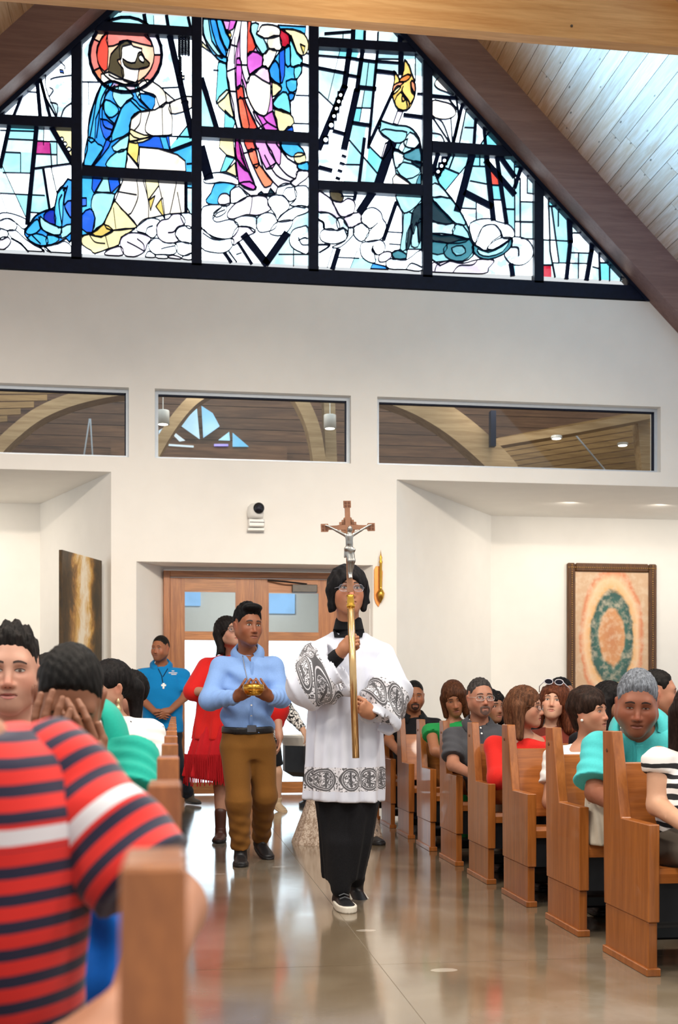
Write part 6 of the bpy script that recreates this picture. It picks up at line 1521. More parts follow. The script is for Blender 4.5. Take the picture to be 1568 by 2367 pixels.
def build_crucifer():
    Y = 5.95; b = W(805, 2090, Y)
    p = Person('teenage altar server in white lace surplice carrying the tall cross', (b[0], Y), W(804, 1367, 5.93), (2, -4, 0), 1.06,
               face=dict(skin='#b27a5a', lip='#9c5a4c', brow='#17100d', iris='#1a100b'), jaw=.92, neck=W(806, 1452, 5.98),
               hair=dict(style='long', col='#141214', shell=((0, .012, .030), (.098, .112, .104)), amp=.003, freq=120, h=.0045,
                         add=(('c', (-.078, .0, .0), (-.074, -.012, -.085), .030, .016), ('c', (.078, .0, .0), (.074, -.012, -.085), .030, .016), ('c', (0, .08, 0), (0, .07, -.10), .055, .03), ('c', (-.084, .0, -.07), (-.088, .0, -.098), .014, .006), ('c', (.086, .0, -.04), (.104, .0, -.052), .014, .005)),
                         open=(((0, -.112, -.045), (.062, .082, .092)), ((0, -.135, .02), (.052, .05, .055)), ((0, -.06, -.16), (.066, .14, .09)))))
    sh = .185
    shL, shR = W(884, 1514, 5.98), W(725, 1514, 5.98)
    elL, elR = W(902, 1592, 5.86), W(706, 1588, 5.84)
    wrL, wrR = W(856, 1650, 5.74), W(789, 1508, 5.72)
    p.arms(shL, elL, wrL, shR, elR, wrR); p.torso(W(805, 1720, 5.98))
    p.fh = .004
    # hands closed round the staff
    p.hand(wrR, unit(W(812, 1476, 5.66) - wrR), (.25, -.2, .05) if False else np.array((.6, .55, -.25)), 1, curl=(62, 78, 50), thumb=(22, 50), sc=1.0, spread=1)
    p.hand(wrL, unit(W(826, 1624, 5.66) - wrL), np.array((-.45, .7, .2)), -1, curl=(62, 78, 50), thumb=(22, 50), sc=1.0, spread=1)
    p.build(.014, .004)
    # black cassock: stand collar, sleeves and skirt
    L = p.L
    S = SDF(); S.cap(p.N + np.array((0, 0, -.10)), p.N + np.array((0, -.004, .052)), .10, .0655, k=.03)
    for e, w in ((p.elL, p.wrL), (p.elR, p.wrR)): S.loft(e, e + (w - e) * .96, [(0, .05, .05), (1, .036, .036)], (0, 1, 0), k=.02)
    S.func(lambda x, y, z: z - (p.N[2] + .055), (-.2, -.2, 0), (.2, .2, 2), .004, '^'); S.ops[-1] = (S.ops[-1][0], np.full(3, -9.), np.full(3, 9.), .004, '^')
    p.cloth('cassock', S, M_blk, .008)
    S = SDF(); fo = lambda t, a: .006 * np.sin(9 * a + 2 * t) + .004 * np.sin(15 * a - 3 * t)
    a, c = L(W(800, 2032, 5.98)), L(W(802, 1740, 5.98))
    S.loft(a, c, [(0, .105, .11, -.01, .02), (.3, .135, .125), (.62, .165, .135, .005, 0), (.75, .16, .12), (1, .13, .10)], (1, 0, 0), fold=fo)
    for an, kn in ((W(788, 2052, 5.92), W(786, 1950, 5.92)), (W(822, 2030, 6.22), W(815, 1940, 6.06))):
        S.cap(L(kn), L(an), .07, .052, k=.03)
    p.cloth('cassock_skirt', S, M_blk, .010)
    an = L(W(790, 2068, 5.94)); an[2] = .085
    o = p.shoe(an, (0.05, -1), M_bshoe, M_wsole, 0, L=.27, sole_t=.034)
    for k in range(3): MB().tube([an + np.array((-.024, -.05 - .028 * k, -.004 - .012 * k)), an + np.array((0, -.054 - .028 * k, .006 - .012 * k)), an + np.array((.026, -.05 - .028 * k, -.004 - .012 * k))], .0035, 5).build('lace', plain('grey_lace', '#55585c', .7), o)
    p.shoe(L(off(W(824, 2052, 6.24), 0, 0, .03)), (.12, -1), M_bshoe, M_wsole, 18, L=.27, sole_t=.034)
    # surplice body
    S = SDF()
    fo = lambda t, a: (.022 * np.sin(8 * a + 1.3) * np.abs(np.sin(4 * a + .65)) + .010 * np.sin(15 * a + 2)) * np.clip(1.0 - 1.1 * t, 0, 1) + .004 * np.sin(9 * t + 3 * a)
    hem = L(W(793, 1850, 5.98)); topc = p.N + np.array((0, .0, -.030)); topc[0] = p.N[0]
    S.loft(hem, topc, [(0, .197, .175, .0, 0), (.3, .190, .16), (.55, .185, .145), (.8, .19, .13), (.9, .165, .11), (.97, .115, .085), (1, .085, .07)], (1, 0, 0), k=.03, fold=fo)
    for s_ in (p.shL, p.shR): S.cap(p.N + (s_ - p.N) * .3 + np.array((0, 0, -.05)), s_, .06, .065, k=.05)
    p.cloth('surplice', S, M_lace, .0085, attr=lambda V: V[:, 2] - hem[2])
    p.surS = S
    # bell sleeves
    def sleeve(sh_, el_, cuff, r0, rv, rd, up):
        Q = SDF(); Q.cap(sh_, el_, .066, .10, k=.05)
        ax = unit(cuff - el_); f2 = lambda t, a: .009 * np.sin(5 * a + 5 * t) * t + .008 * np.sin(15 * t + 2 * a)
        Q.loft(el_ - ax * .03, cuff, [(0, r0, r0), (.5, (r0 + rv) / 2 + .01, (r0 + rd) / 2), (1, rv, rd)], up, k=.05, fold=f2)
        Q.loft(cuff - ax * .05, cuff + ax * .05, [(0, rv - .02, rd - .02), (1, rv - .012, rd - .012)], up, k=.006, op='-')
        p.cloth('sleeve', Q, M_laces, .0085, attr=lambda V: (cuff - V) @ ax)
    sleeve(p.shR, p.elR, L(W(786, 1540, 5.76)), .115, .140, .085, (0.25, 0, 1))
    sleeve(p.shL, p.elL, L(W(868, 1668, 5.78)), .100, .118, .085, (.6, 0, -.75))
    nk = [L(W(u, v, 5.9)) for u, v in ((770, 1454), (842, 1454), (837, 1474), (773, 1474))]
    p.patch_on(S, [(q[0], q[2]) for q in nk], M_blk, 'neckline', .012)
    p.glasses('#a9a9b4', .024, .017, .0011, .8)
    return p
build_crucifer()

# ---- the processional cross
M_copper = plain('bronze_cross', '#a8785c', .38, .45, var=.15)
M_silver = plain('silver_corpus', '#a5a29c', .28, .85, var=.2)
M_gold = plain('gilt_staff', '#d8b07a', .2, .85, var=.06)
def build_cross():
    lo, hi = W(823, 1752, 5.675), W(803, 1157, 5.64)
    r = empty('processional_cross', tuple(lo), 'tall gilt staff topped with a bronze crucifix, held upright', 'cross')
    ax = unit(hi - lo); up = ax; right = unit(np.array((1, 0, 0)) - up * up[0]); back = np.cross(up, right) * -1
    if back[1] < 0: back = -back
    Lp = W(811, 1392, 5.65) - lo; Hn = Lp @ up
    MB().tube([up * 0, up * (Hn - .01)], .0175, 20).build('staff', M_gold, r, True)
    sock = MB(); q = Quat = Vector((0, 0, 1)).rotation_difference(Vector(up))
    o = MB().lathe([(.0175, -.03), (.021, -.022), (.0225, -.014), (.017, -.006), (.019, .004), (.015, .018), (.020, .034), (.012, .038), (0, .038)], n=20).build('socket', M_brass, r, True)
    o.location = tuple(up * Hn); o.rotation_mode = 'QUATERNION'; o.rotation_quaternion = q
    # flat cross: coordinates (x along right, z along up) measured from the arm crossing
    c0 = W(805, 1219, 5.65) - lo
    def X(x, z, y=0): return c0 + right * x + up * z + back * y
    def plate(pts, nm, m, y0, y1): return MB().prism([X(x, z, y0) for x, z in pts], back * (y1 - y0)).build(nm, m, r)
    top = (W(803, 1157, 5.64) - lo - c0) @ up; bot = Hn + .05 - c0 @ up; hw = .132
    plate([(-.0145, bot), (.0145, bot), (.0125, -.05), (.0125, top - .035), (.018, top - .032), (.018, top), (-.018, top), (-.018, top - .032), (-.0125, top - .035), (-.0125, -.05)], 'upright', M_copper, 0, .012)
    for sx in (-1, 1):
        plate([(sx * .012, .012), (sx * (hw - .038), .009), (sx * (hw - .034), .019), (sx * hw, .019), (sx * hw, -.019), (sx * (hw - .034), -.019), (sx * (hw - .038), -.009), (sx * .012, -.012)], 'arm', M_copper, 0, .012)
        for (a, b_) in ((.05, .012), (.042, .026), (.03, .036), (.02, .046)): plate([(sx * .012, .01), (sx * a, .012), (sx * a, b_), (sx * .012, b_ + .004)], 'filigree', M_copper, .003, .010)
        plate([(sx * .012, -.01), (sx * .034, -.012), (sx * .03, -.026), (sx * .012, -.034)], 'filigree', M_copper, .003, .010)
    for cx_, cz_ in ((-hw + .018, 0), (hw - .018, 0), (0, top - .017)):
        for dx in (-.008, .008):
            for dz in (-.008, .008): plate([(cx_ + dx - .005, cz_ + dz - .005), (cx_ + dx + .005, cz_ + dz - .005), (cx_ + dx + .005, cz_ + dz + .005), (cx_ + dx - .005, cz_ + dz + .005)], 'end_boss', plain('boss_brown', '#7b4f3a', .4, .4), -.003, 0)
    S = SDF(); g = lambda x, z, y=-.022: X(x, z, y)
    S.ell(g(.004, -.012, -.03), (.013, .014, .017), k=.006); S.cap(g(.002, -.028), g(.0, -.03), .009, k=.006)
    S.cap(g(0, -.048, -.026), g(.0, -.078, -.025), .0195, .016, k=.01); S.cap(g(.0, -.085), g(.002, -.115), .015, .0185, k=.012)
    for sx in (-1, 1):
        S.cap(g(sx * .018, -.040), g(sx * .058, -.018, -.02), .0085, .0065, k=.006); S.cap(g(sx * .058, -.018, -.02), g(sx * .100, .006, -.012), .0065, .0045, k=.003)
        S.cap(g(sx * .100, .006, -.012), g(sx * .112, .010, -.010), .005, .004, k=.003)
        S.cap(g(sx * .010, -.115), g(sx * .010 + .006, -.165, -.034), .0125, .0095, k=.006); S.cap(g(sx * .010 + .006, -.165, -.034), g(sx * .004, -.222, -.016), .009, .0065, k=.005); S.cap(g(sx * .004, -.222, -.016), g(sx * .005, -.245, -.024), .006, .005, k=.004)
    S.cap(g(-.018, -.112), g(-.024, -.145), .008, .005, k=.006); S.cap(g(-.018, -.105, -.03), g(.02, -.112, -.03), .009, k=.008)
    V, F = S.mesh(.0028); link_mesh('corpus', np_mesh('corpus', V, F), M_silver, r)
build_cross()

# ---- man in the light blue shirt with the golden bowl
def build_bowl_man():
    Y = 7.68; b = W(570, 1995, Y)
    skin = '#8a5438'
    p = Person('man in light blue dress shirt and brown trousers holding a golden bowl', (b[0], Y), W(573, 1447, 7.60), (22, 2, 2), 1.06,
               face=dict(skin=skin, lip='#7d4438', brow='#0f0a08', iris='#120a06', browt=1.2), jaw=1.05, neck=W(572, 1508, 7.68), fat=.002,
               hair=dict(style='short', col='#0e0c0d', top=.030, side=.008, back=.012, quiff=True, line=-.002, amp=.003))
    shL, shR = W(632, 1540, 7.70), W(511, 1540, 7.68)
    elL, elR = W(650, 1612, 7.62), W(484, 1618, 7.58)
    wrL, wrR = W(622, 1612, 7.42), W(548, 1612, 7.42)
    p.arms(shL, elL, wrL, shR, elR, wrR, r=(.05, .042, .029)); p.torso(W(573, 1718, 7.72)); p.fh = .005
    p.hand(wrL, unit(W(600, 1590, 7.33) - wrL), (-.5, .25, .75), 1, curl=(24, 32, 22), thumb=(35, 35), sc=1.05, spread=4)
    p.hand(wrR, unit(W(570, 1592, 7.33) - wrR), (.5, .25, .75), -1, curl=(24, 32, 22), thumb=(35, 35), sc=1.05, spread=4)
    hipL, hipR = W(604, 1735, 7.72), W(545, 1735, 7.70)
    knL, knR = W(612, 1838, 7.72), W(552, 1850, 7.60); anL, anR = W(603, 1945, 8.02), W(556, 1972, 7.66)
    p.legs(hipL, knL, anL, hipR, knR, anR)
    p.build(.014, .005)
    M = cloth_mat('light_blue_cotton', '#86a9e0', .7, .25)
    p.shirt(M, 'long', .009, rx=(.165, .165, .185, .19), ry=(.125, .125, .13, .105), low=.13, sr=(.082, .07), wr=.05, folds=.011)
    p.collar(M, .064, .05, .03, 26)
    px_ = lambda u, v: (lambda q: (q[0], q[2]))(p.L(W(u, v, 7.55)))
    p.patch_on(p.shirtS, [px_(u, v) for u, v in ((580, 1530), (587, 1530), (586, 1676), (577, 1676))], cloth_mat('placket_blue', '#7d9fd6'), 'placket', .004)
    for v in (1545, 1572, 1630, 1655):
        q = px_(582, v); p.patch_on(p.shirtS, [(q[0] + .006 * math.cos(t), q[1] + .006 * math.sin(t)) for t in np.linspace(0, 6.28, 9)[:-1]], M_wht, 'button', .006)
    p.patch_on(p.shirtS, [px_(u, v) for u, v in ((566, 1513), (589, 1513), (580, 1529))], plain('throat_skin_dark', skin, .5), 'open_neck', .003)
    # chain necklace
    ch = [(562, 1515), (567, 1545), (572, 1572), (574, 1590)]
    pts = []
    for u, v in ch:
        q = px_(u, v); P_ = np.array([[q[0], -.4, q[1]]])
        for _ in range(60): P_ = P_ + np.clip(p.shirtS.at(P_), -.02, .06)[:, None] * .85 * np.array([[0, 1, 0]])
        pts.append(P_[0] - np.array((0, .006, 0)))
    MB().tube(catmull(pts, 5, False), .0028, 5).build('necklace', plain('chain_grey', '#8c8a90', .3, .7), p.root, True)
    Mt = cloth_mat('brown_twill', '#7c5222', .85, .2)
    p.pants(Mt, .010, r=(.098, .078, .060), hem=.03, hipr=(.178, .13), top=.165)
    S = SDF(); a = p.P + (p.N - p.P) * .115; c = p.P + (p.N - p.P) * .195
    S.loft(a, c, [(0, .172, .132), (1, .170, .130)], (1, 0, 0)); p.cloth('belt', S, plain('black_leather', (.010, .009, .009), .35, var=.2), .008)
    q = p.L(W(583, 1685, 7.55)); yb = (p.P + (p.N - p.P) * .155)[1] - .134
    MB().box((q[0] - .03, yb - .008, q[2] - .024), (q[0] + .03, yb, q[2] + .024)).build('buckle', plain('steel_buckle', '#6b6b70', .25, .9), p.root, bevel=.004)
    p.shoe(p.L(off(W(557, 1990, 7.62), 0, .03, .062)), (-.05, -1), M_bshoe, plain('black_sole', (.008, .008, .009), .5), 0, L=.27)
    p.shoe(p.L(off(W(606, 1968, 7.92), 0, .06, .085)), (.22, -1), M_bshoe, _mats['black_sole'], 14, L=.28)
    # wrist watch
    w = p.wrL; d = unit(p.elL - p.wrL); MB().tube([w + d * .035 + np.cross(d, np.array((0, 0, 1.))) * .0, w + d * .055], .034, 14).build('wrist_watch', plain('watch_steel', '#b9b5ab', .3, .7), p.root, True)
    # bowl
    c = W(586, 1592, 7.31)
    o = empty('golden_bowl', (c[0], c[1], c[2] - .04), 'shiny golden bowl held in the hands of the man in blue', 'bowl')
    MB().lathe([(.030, -.004), (.045, 0), (.062, .02), (.068, .045), (.064, .068), (.060, .068), (.063, .045), (.057, .022), (.03, .008), (0, .006)], n=28).build('bowl_body', M_brass, o, True)
    for z in (.03, .052): MB().tube([(.0685 * math.cos(t), .0685 * math.sin(t), z) for t in np.linspace(0, 6.28, 25)[:-1]], .002, 5, closed=True).build('band', M_brass, o, True)
build_bowl_man()

# ---- usher in the blue polo by the doors
def build_usher():
    Y = 12.15; b = W(400, 1858, Y); skin = '#9a6244'
    p = Person('usher in bright blue polo with a white cross pendant by the doors', (b[0], Y), W(371, 1500, 12.08), (-28, 2, 0), 1.04,
               face=dict(skin=skin, lip='#844c3e', stubble=.35, brow='#15100d'), jaw=1.06, neck=W(373, 1537, 12.15), fat=.003,
               hair=dict(style='short', col='#17130f', top=.012, side=.003, amp=.0015), s_=1.04)
    p.arms(W(424, 1556, 12.17), W(426, 1612, 12.12), W(394, 1642, 11.95), W(326, 1556, 12.15), W(323, 1612, 12.10), W(358, 1645, 11.95), r=(.05, .042, .03)); p.torso(W(378, 1695, 12.15)); p.fh = .008
    p.hand(W(394, 1642, 11.95), unit(W(368, 1655, 11.88) - W(394, 1642, 11.95)), (-.2, .9, .2), -1, curl=(15, 25, 20), thumb=(20, 10)); p.hand(W(358, 1645, 11.95), unit(W(384, 1656, 11.90) - W(358, 1645, 11.95)), (.2, .9, .2), 1, curl=(15, 25, 20), thumb=(20, 10))
    p.legs(W(396, 1705, 12.15), W(410, 1770, 12.05), W(437, 1842, 12.22), W(360, 1705, 12.15), W(357, 1770, 12.1), W(352, 1842, 12.15))
    p.build(.018, .008)
    M = cloth_mat('blue_polo', '#0f7fc0', .8, .2); p.shirt(M, 'short', .013, rx=(.195, .195, .205, .20), ry=(.15, .15, .15, .115), low=.0, cut=.75, sr=(.078, .06)); p.collar(M, .066, .05, .03)
    p.pants(cloth_mat('black_jeans', '#20242c', .85), .014, r=(.095, .075, .062), hipr=(.19, .14), top=.1)
    sh = plain('grey_suede', '#4c443a', .8); p.shoe(p.L(off(W(440, 1848, 12.2), 0, 0, .05)), (.45, -1), sh, M_bshoe); p.shoe(p.L(W(352, 1842, 12.15)) * np.array((1, 1, 0)) + np.array((0, 0, .085)), (-.1, -1), sh, M_bshoe)
    px_ = lambda u, v: (lambda q: (q[0], q[2]))(p.L(W(u, v, 12.0)))
    def surf(u, v):
        q = px_(u, v); P_ = np.array([[q[0], -.5, q[1]]])
        for _ in range(60): P_ = P_ + np.clip(p.shirtS.at(P_), -.02, .06)[:, None] * .85 * np.array([[0, 1, 0]])
        return P_[0] - np.array((0, .008, 0))
    cord = [surf(366, 1545), surf(374, 1562), surf(377, 1582)]
    MB().tube(cord, .004, 5).build('cord', M_blk, p.root); MB().tube([surf(388, 1545), surf(377, 1564)], .004, 5).build('cord', M_blk, p.root)
    for poly in ([(376, 1579), (381, 1579), (380, 1592), (376, 1592)], [(373, 1582), (384, 1582), (384, 1586), (373, 1586)]): p.patch_on(p.shirtS, [px_(u, v) for u, v in poly], M_wht, 'cross_pendant', .012)
    for k, (u0, u1, v) in enumerate(((397, 403, 1549.5), (390, 410, 1554), (396, 408, 1557.5))): p.patch_on(p.shirtS, [px_(u, w_) for u, w_ in ((u0, v), (u1, v), (u1, v + 1.8), (u0, v + 1.8))], M_wht, 'chest_lettering', .006)
build_usher()

# ---- woman in the red shawl behind him
def build_red_woman():
    Y = 8.95; b = W(520, 1945, Y); skin = '#b98a72'
    p = Person('woman in fringed red shawl and boots behind the man in blue', (b[0], Y), W(528, 1462, 8.90), (32, -12, -6), 1.0, 'f',
               face=dict(skin=skin, lip='#a8554c', brow='#241713'), neck=W(530, 1512, 9.0),
               hair=dict(style='long', col='#17110f', shell=((0, .014, .030), (.092, .108, .102)), add=(('c', (-.07, .03, 0), (-.085, .02, -.14), .045, .022), ('c', (.07, .03, 0), (.075, .02, -.13), .04, .02), ('c', (0, .08, 0), (0, .07, -.14), .06, .04), ('c', (-.09, .03, -.12), (-.13, .03, -.16), .02, .006)), open=(((0, -.115, -.04), (.060, .085, .105)), ((0, -.06, -.17), (.062, .14, .09)))))
    p.arms(W(585, 1545, 9.0), W(640, 1640, 8.95), W(646, 1700, 8.85), W(480, 1545, 9.0), W(446, 1598, 8.92), W(492, 1600, 8.72)); p.torso(W(540, 1700, 9.0)); p.fh = .006
    p.hand(W(646, 1695, 8.85), (.05, -.1, -1), (-1, 0, 0), 1, curl=(15, 20, 15)); p.hand(W(492, 1600, 8.72), (1, -.3, 0), (0, .5, .8), -1, curl=(30, 30, 20))
    p.legs(W(555, 1720, 9.0), W(560, 1810, 9.0), W(565, 1900, 9.05), W(515, 1720, 9.0), W(512, 1815, 8.95), W(510, 1905, 8.92), r=(.08, .056, .036))
    p.build(.016, .006)
    M = cloth_mat('red_shawl', '#d8231f', .75, .3); M2 = cloth_mat('crimson_dress', '#c01a22', .8, .3); fo = lambda t, a: .008 * np.sin(9 * a + 3 * t) + .005 * np.sin(15 * a - 5 * t)
    S = SDF(); S.loft(p.L(W(520, 1712, 9.0)), p.N + np.array((0, 0, -.01)), [(0, .24, .17, .0, 0), (.35, .23, .17), (.7, .21, .15), (.9, .15, .11), (1, .08, .075)], (1, 0, 0), fold=fo)
    S.cap(p.shR, p.elR, .085, .075, k=.04); S.cap(p.shL, p.elL, .085, .09, k=.04); S.cap(p.elL, p.elL + np.array((0, 0, -.1)), .085, .06, k=.04)
    p.cloth('shawl', S, M, .011)
    S = SDF(); fo2 = lambda t, a: .012 * np.sin(10 * a) + .006 * np.sin(23 * a + 4 * t)
    S.loft(p.L(W(496, 1806, 8.98)), p.L(W(520, 1660, 9.0)), [(0, .235, .17), (.5, .21, .17), (1, .17, .14)], (1, 0, 0), fold=fo2); p.cloth('dress', S, M2, .011)
    # knotted fringe
    fr = MB()
    for k in range(46):
        a = math.pi + math.pi * k / 45; c = p.L(W(500, 1760, 8.98)); x, y = .235 * math.cos(a), .175 * math.sin(a)
        fr.tube([c + np.array((x, y, .06)), c + np.array((x * 1.02 + .004 * math.sin(k * 7), y * 1.03, -.06)), c + np.array((x * 1.03 + .006 * math.sin(k * 5), y * 1.03, -.165 - .015 * math.sin(k * 3)))], .0045, 4)
    fo_ = fr.build('fringe', cloth_mat('fringe_red', '#b3151d'), p.root, fix=False); fo_['kind'] = 'stuff'
    Mb = plain('brown_boot', '#4a2a22', .4, var=.15)
    for an in (p.legp[5], p.legp[2]):
        S = SDF(); S.cap(an + np.array((0, 0, .09)), an + np.array((0, 0, -.03)), .046, .04, k=.02); p.cloth('boot_shaft', S, Mb, .008)
        p.shoe(np.array((an[0], an[1], .09)), (-.15, -1), Mb, M_bshoe, L=.25, name='boot')
    S = SDF(); S.ell(p.N + np.array((0, -.06, .0)), (.05, .05, .03)); p.glasses('#3a2620', .025, .018, .0016, .2)
build_red_woman()

# ---- woman in patterned sleeves at the font (mostly hidden)
def pattern_bw():
    t = NT('black_white_pattern'); v = t.coord('Object'); n = t.noise(v, 34, 2, .5, 1.6)
    t.set(t.ramp(n, [(.47, srgb('#17161a')), (.53, srgb('#ece8e2'))]), .8); return t.m
M_bw = pattern_bw()
def build_font_woman():
    Y = 11.3; b = W(606, 1872, Y)
    p = Person('woman with black and white patterned sleeve leaning to the font', (b[0], Y), W(584, 1556, 11.2), (30, 25, 10), 1.0, 'f', face=dict(skin='#d3a587', lip='#b06058'), neck=W(588, 1590, 11.3),
               hair=dict(style='long', col='#1a1411', shell=((0, .014, .030), (.088, .105, .100)), open=(((0, -.115, -.04), (.060, .085, .10)),), h=.008))
    p.arms(W(652, 1612, 11.25), W(676, 1655, 11.2), W(700, 1686, 11.1), W(575, 1610, 11.3), W(575, 1670, 11.2), W(600, 1700, 11.0)); p.torso(W(608, 1710, 11.35)); p.fh = .008
    p.hand(W(700, 1686, 11.1), (.4, -.2, -.8), (-.6, .5, -.4), 1, curl=(20, 25, 20))
    p.legs(W(622, 1720, 11.35), W(640, 1785, 11.3), W(642, 1850, 11.35), W(595, 1720, 11.35), W(598, 1785, 11.35), W(600, 1850, 11.4), r=(.075, .052, .034)); p.build(.018, .008)
    p.shirt(M_bw, 'long', .012, folds=.002, sr=(.07, .06)); S = SDF(); S.loft(p.L(W(612, 1772, 11.35)), p.P, [(0, .18, .15), (1, .165, .13)], (1, 0, 0)); p.cloth('skirt', S, M_blk, .014)
    ms = plain('beige_heel', '#cdb391', .4)
    for an in (p.legp[2], p.legp[5]): p.shoe(np.array((an[0], an[1], .115)), (.5, -1), ms, ms, 18, L=.23)
build_font_woman()

# ---- woman in the long beige lace gown behind the altar server
def build_gown_woman():
    Y = 8.75; b = W(775, 1950, Y)
    p = Person('woman in long beige lace gown hidden behind the altar server', (b[0], Y), W(800, 1490, Y), (0, 5, 0), .95, 'f', face=dict(skin='#c08d6c', lip='#a8605a'), neck=W(800, 1536, Y + .05),
               hair=dict(style='long', col='#1a1411', shell=((0, .014, .030), (.088, .105, .100)), open=(((0, -.115, -.04), (.060, .085, .10)),), h=.008))
    p.arms(W(852, 1570, Y), W(860, 1640, Y), W(830, 1660, Y - .15), W(738, 1565, Y), W(711, 1625, Y), W(745, 1655, Y - .2)); p.torso(W(792, 1730, Y)); p.fh = .008
    p.legs(W(810, 1740, Y), W(815, 1840, Y), W(818, 1925, Y), W(780, 1740, Y), W(775, 1840, Y), W(770, 1925, Y)); p.build(.018, .008)
    t = NT('beige_lace'); n = t.noise(t.coord('Object'), 60, 2, .5, 1.0); t.set(t.ramp(n, [(.42, srgb('#a58d78')), (.58, srgb('#d8c6b4'))]), .7)
    p.shirt(cloth_mat('beige_satin', '#c9b3a0'), 'cap', .012); S = SDF(); fo = lambda t, a: .014 * np.sin(9 * a) + .008 * np.sin(16 * a + 2 * t)
    S.loft(p.L(W(782, 1955, Y)), p.P + np.array((0, 0, .12)), [(0, .345, .30), (.35, .25, .22), (.75, .18, .15), (1, .15, .12)], (1, 0, 0), fold=fo); p.cloth('gown', S, t.m, .014)
    p.shoe(np.array((.26, -.12, .085)), (.3, -1), M_bshoe, M_bshoe, L=.23)
build_gown_woman()
# ================================================================ SEATED CONGREGATION
def seated(label, head, rot, hs, sex, face, hair, pew_y, seat_x=None, sk=.95, fat=0., jaw=1., lean=.05, shw=.175, elbows=None, wrists=None, hands=False, group='seated congregation', fh=.006, h=.018, neck=None, sh=None, side=(1, 0, 0), lowres=1.0, legs=True, handspec=()):
    hw = np.array(head, float); xb = hw[0] if seat_x is None else seat_x; yb = pew_y - .30
    p = Person(label, (xb, yb), hw, rot, hs, sex, face, hair, jaw, fat, sk, neck=neck if neck is not None else off(hw, 0, .05 * hs, -.165 * hs), group=group, lowres=lowres)
    N = p.N + p.b; p.fh = fh
    shL, shR = sh if sh else (off(N, shw, .01, -.065), off(N, -shw, .01, -.065))
    P = np.array((xb, pew_y - .30, .475))
    if elbows is None: elbows = (off(shL, .05, -.06, -.25), off(shR, -.05, -.06, -.25))
    if wrists is None: wrists = (np.array((P[0] + .10, P[1] - .19, .60)), np.array((P[0] - .10, P[1] - .19, .60)))
    p.arms(shL, elbows[0], wrists[0], shR, elbows[1], wrists[1], r=(.048, .040, .028)); p.torso(P, side=side)
    if hands:
        for w, e, sd in ((wrists[0], elbows[0], -1), (wrists[1], elbows[1], 1)): p.hand(w, unit(np.array(w) - np.array(e)), (0, 0, -1), sd, curl=(25, 30, 20))
    for hsp in handspec: p.hand(hsp[0], hsp[1], hsp[2], hsp[3], **hsp[4])
    if legs:
        p.legs(off(P, .085, -.02, 0), off(P, .10, -.36, .02), off(P, .10, -.35, -.385), off(P, -.085, -.02, 0), off(P, -.10, -.36, .02), off(P, -.10, -.35, -.385))
    p.build(h, fh)
    return p
def trousers(p, mat, h=.02):
    p.pants(mat, h, r=(.088, .07, .06), hipr=(.17, .14), top=.1, fold=0)
    for an in (p.legp[2], p.legp[5]): p.shoe(np.array((an[0], an[1], .085)), (0, -1), M_bshoe, M_bshoe, L=.22)
M_dk = cloth_mat('dark_trousers', '#23242a', .9)
SK = dict(a='#a8714f', b='#b98366', c='#c89a7e', d='#7c4a33', e='#d0a184')

# black polo with moustache (far row)
hw = W(958, 1609, 9.75)
p = seated('man with moustache in black polo, farthest seated on the right', hw, (-6, 6, 0), 1.03, 'm', dict(skin='#9c6443', lip='#85503f', mustache='#120d0b', goatee='#1c1310', brow='#100b09', open=.6, stubble=.3, browt=1.3),
           dict(style='short', col='#14100e', top=.008, side=.003, amp=.0012), PEWR[7], fat=.006, jaw=1.08, sk=1.06, shw=.185, fh=.007,
           elbows=(W(1020, 1712, 9.65), W(899, 1712, 9.65)), wrists=(W(985, 1738, 9.4), W(925, 1742, 9.4)), seat_x=2.06)
p.shirt(cloth_mat('black_polo', '#17171a', .85), 'short', .011, rx=(.20, .20, .205, .20), ry=(.16, .16, .15, .11), cut=.8, low=-.05); p.collar(_mats['black_polo'], .068, .05, .03); trousers(p, M_dk)
M_skinlight = cloth_mat('pale_placket', '#b89a80')
# woman in green
p = seated('woman in green top with head tilted, behind the grey polo man', W(1050, 1613, 8.22), (-8, 22, -10), .98, 'f', dict(skin='#a06a4c', lip='#8a4f44', open=.5, brow='#2a1a12'),
           dict(style='long', col='#4a2a18', shell=((0, .014, .030), (.090, .106, .102)), add=(('c', (-.07, .01, 0), (-.078, -.03, -.12), .036, .02), ('c', (.07, .01, 0), (.07, -.06, -.13), .045, .025), ('c', (0, .07, 0), (0, .06, -.13), .06, .04), ('c', (.05, -.06, .05), (.07, -.07, -.10), .03, .02)), open=(((-.008, -.118, -.045), (.050, .085, .100)),), h=.007), PEWR[5], sk=.92, shw=.16, fh=.007, seat_x=2.10,
           elbows=(W(1085, 1740, 8.1), W(1006, 1735, 8.1)))
p.shirt(cloth_mat('green_top', '#1f8a45', .8), 'short', .012, cut=.35, low=-.05, rx=(.18, .17, .17, .175)); S = SDF(); S.loft(p.P + np.array((0, -.38, -.40)), p.P + np.array((0, -.33, .08)), [(0, .17, .06), (1, .17, .08)], (1, 0, 0)); p.cloth('skirt', S, _mats['green_top'], .016)
# dark curly head behind the grey polo man
p = seated('dark curly haired woman just behind the grey polo man', W(1139, 1632, 8.30), (20, 5, 0), .95, 'f', dict(skin='#9a6a50'), dict(style='long', col='#120e0e', shell=((0, .014, .020), (.096, .106, .108)), add=(('c', (.07, .02, 0), (.085, .0, -.12), .04, .03), ('c', (-.07, .02, 0), (-.07, .0, -.12), .04, .03)), open=(((0, -.12, -.04), (.05, .085, .10)),), amp=.006, freq=110, h=.008), PEWR[5], sk=.9, shw=.15, fh=.009, h=.022)
p.shirt(M_blk, 'short', .016)
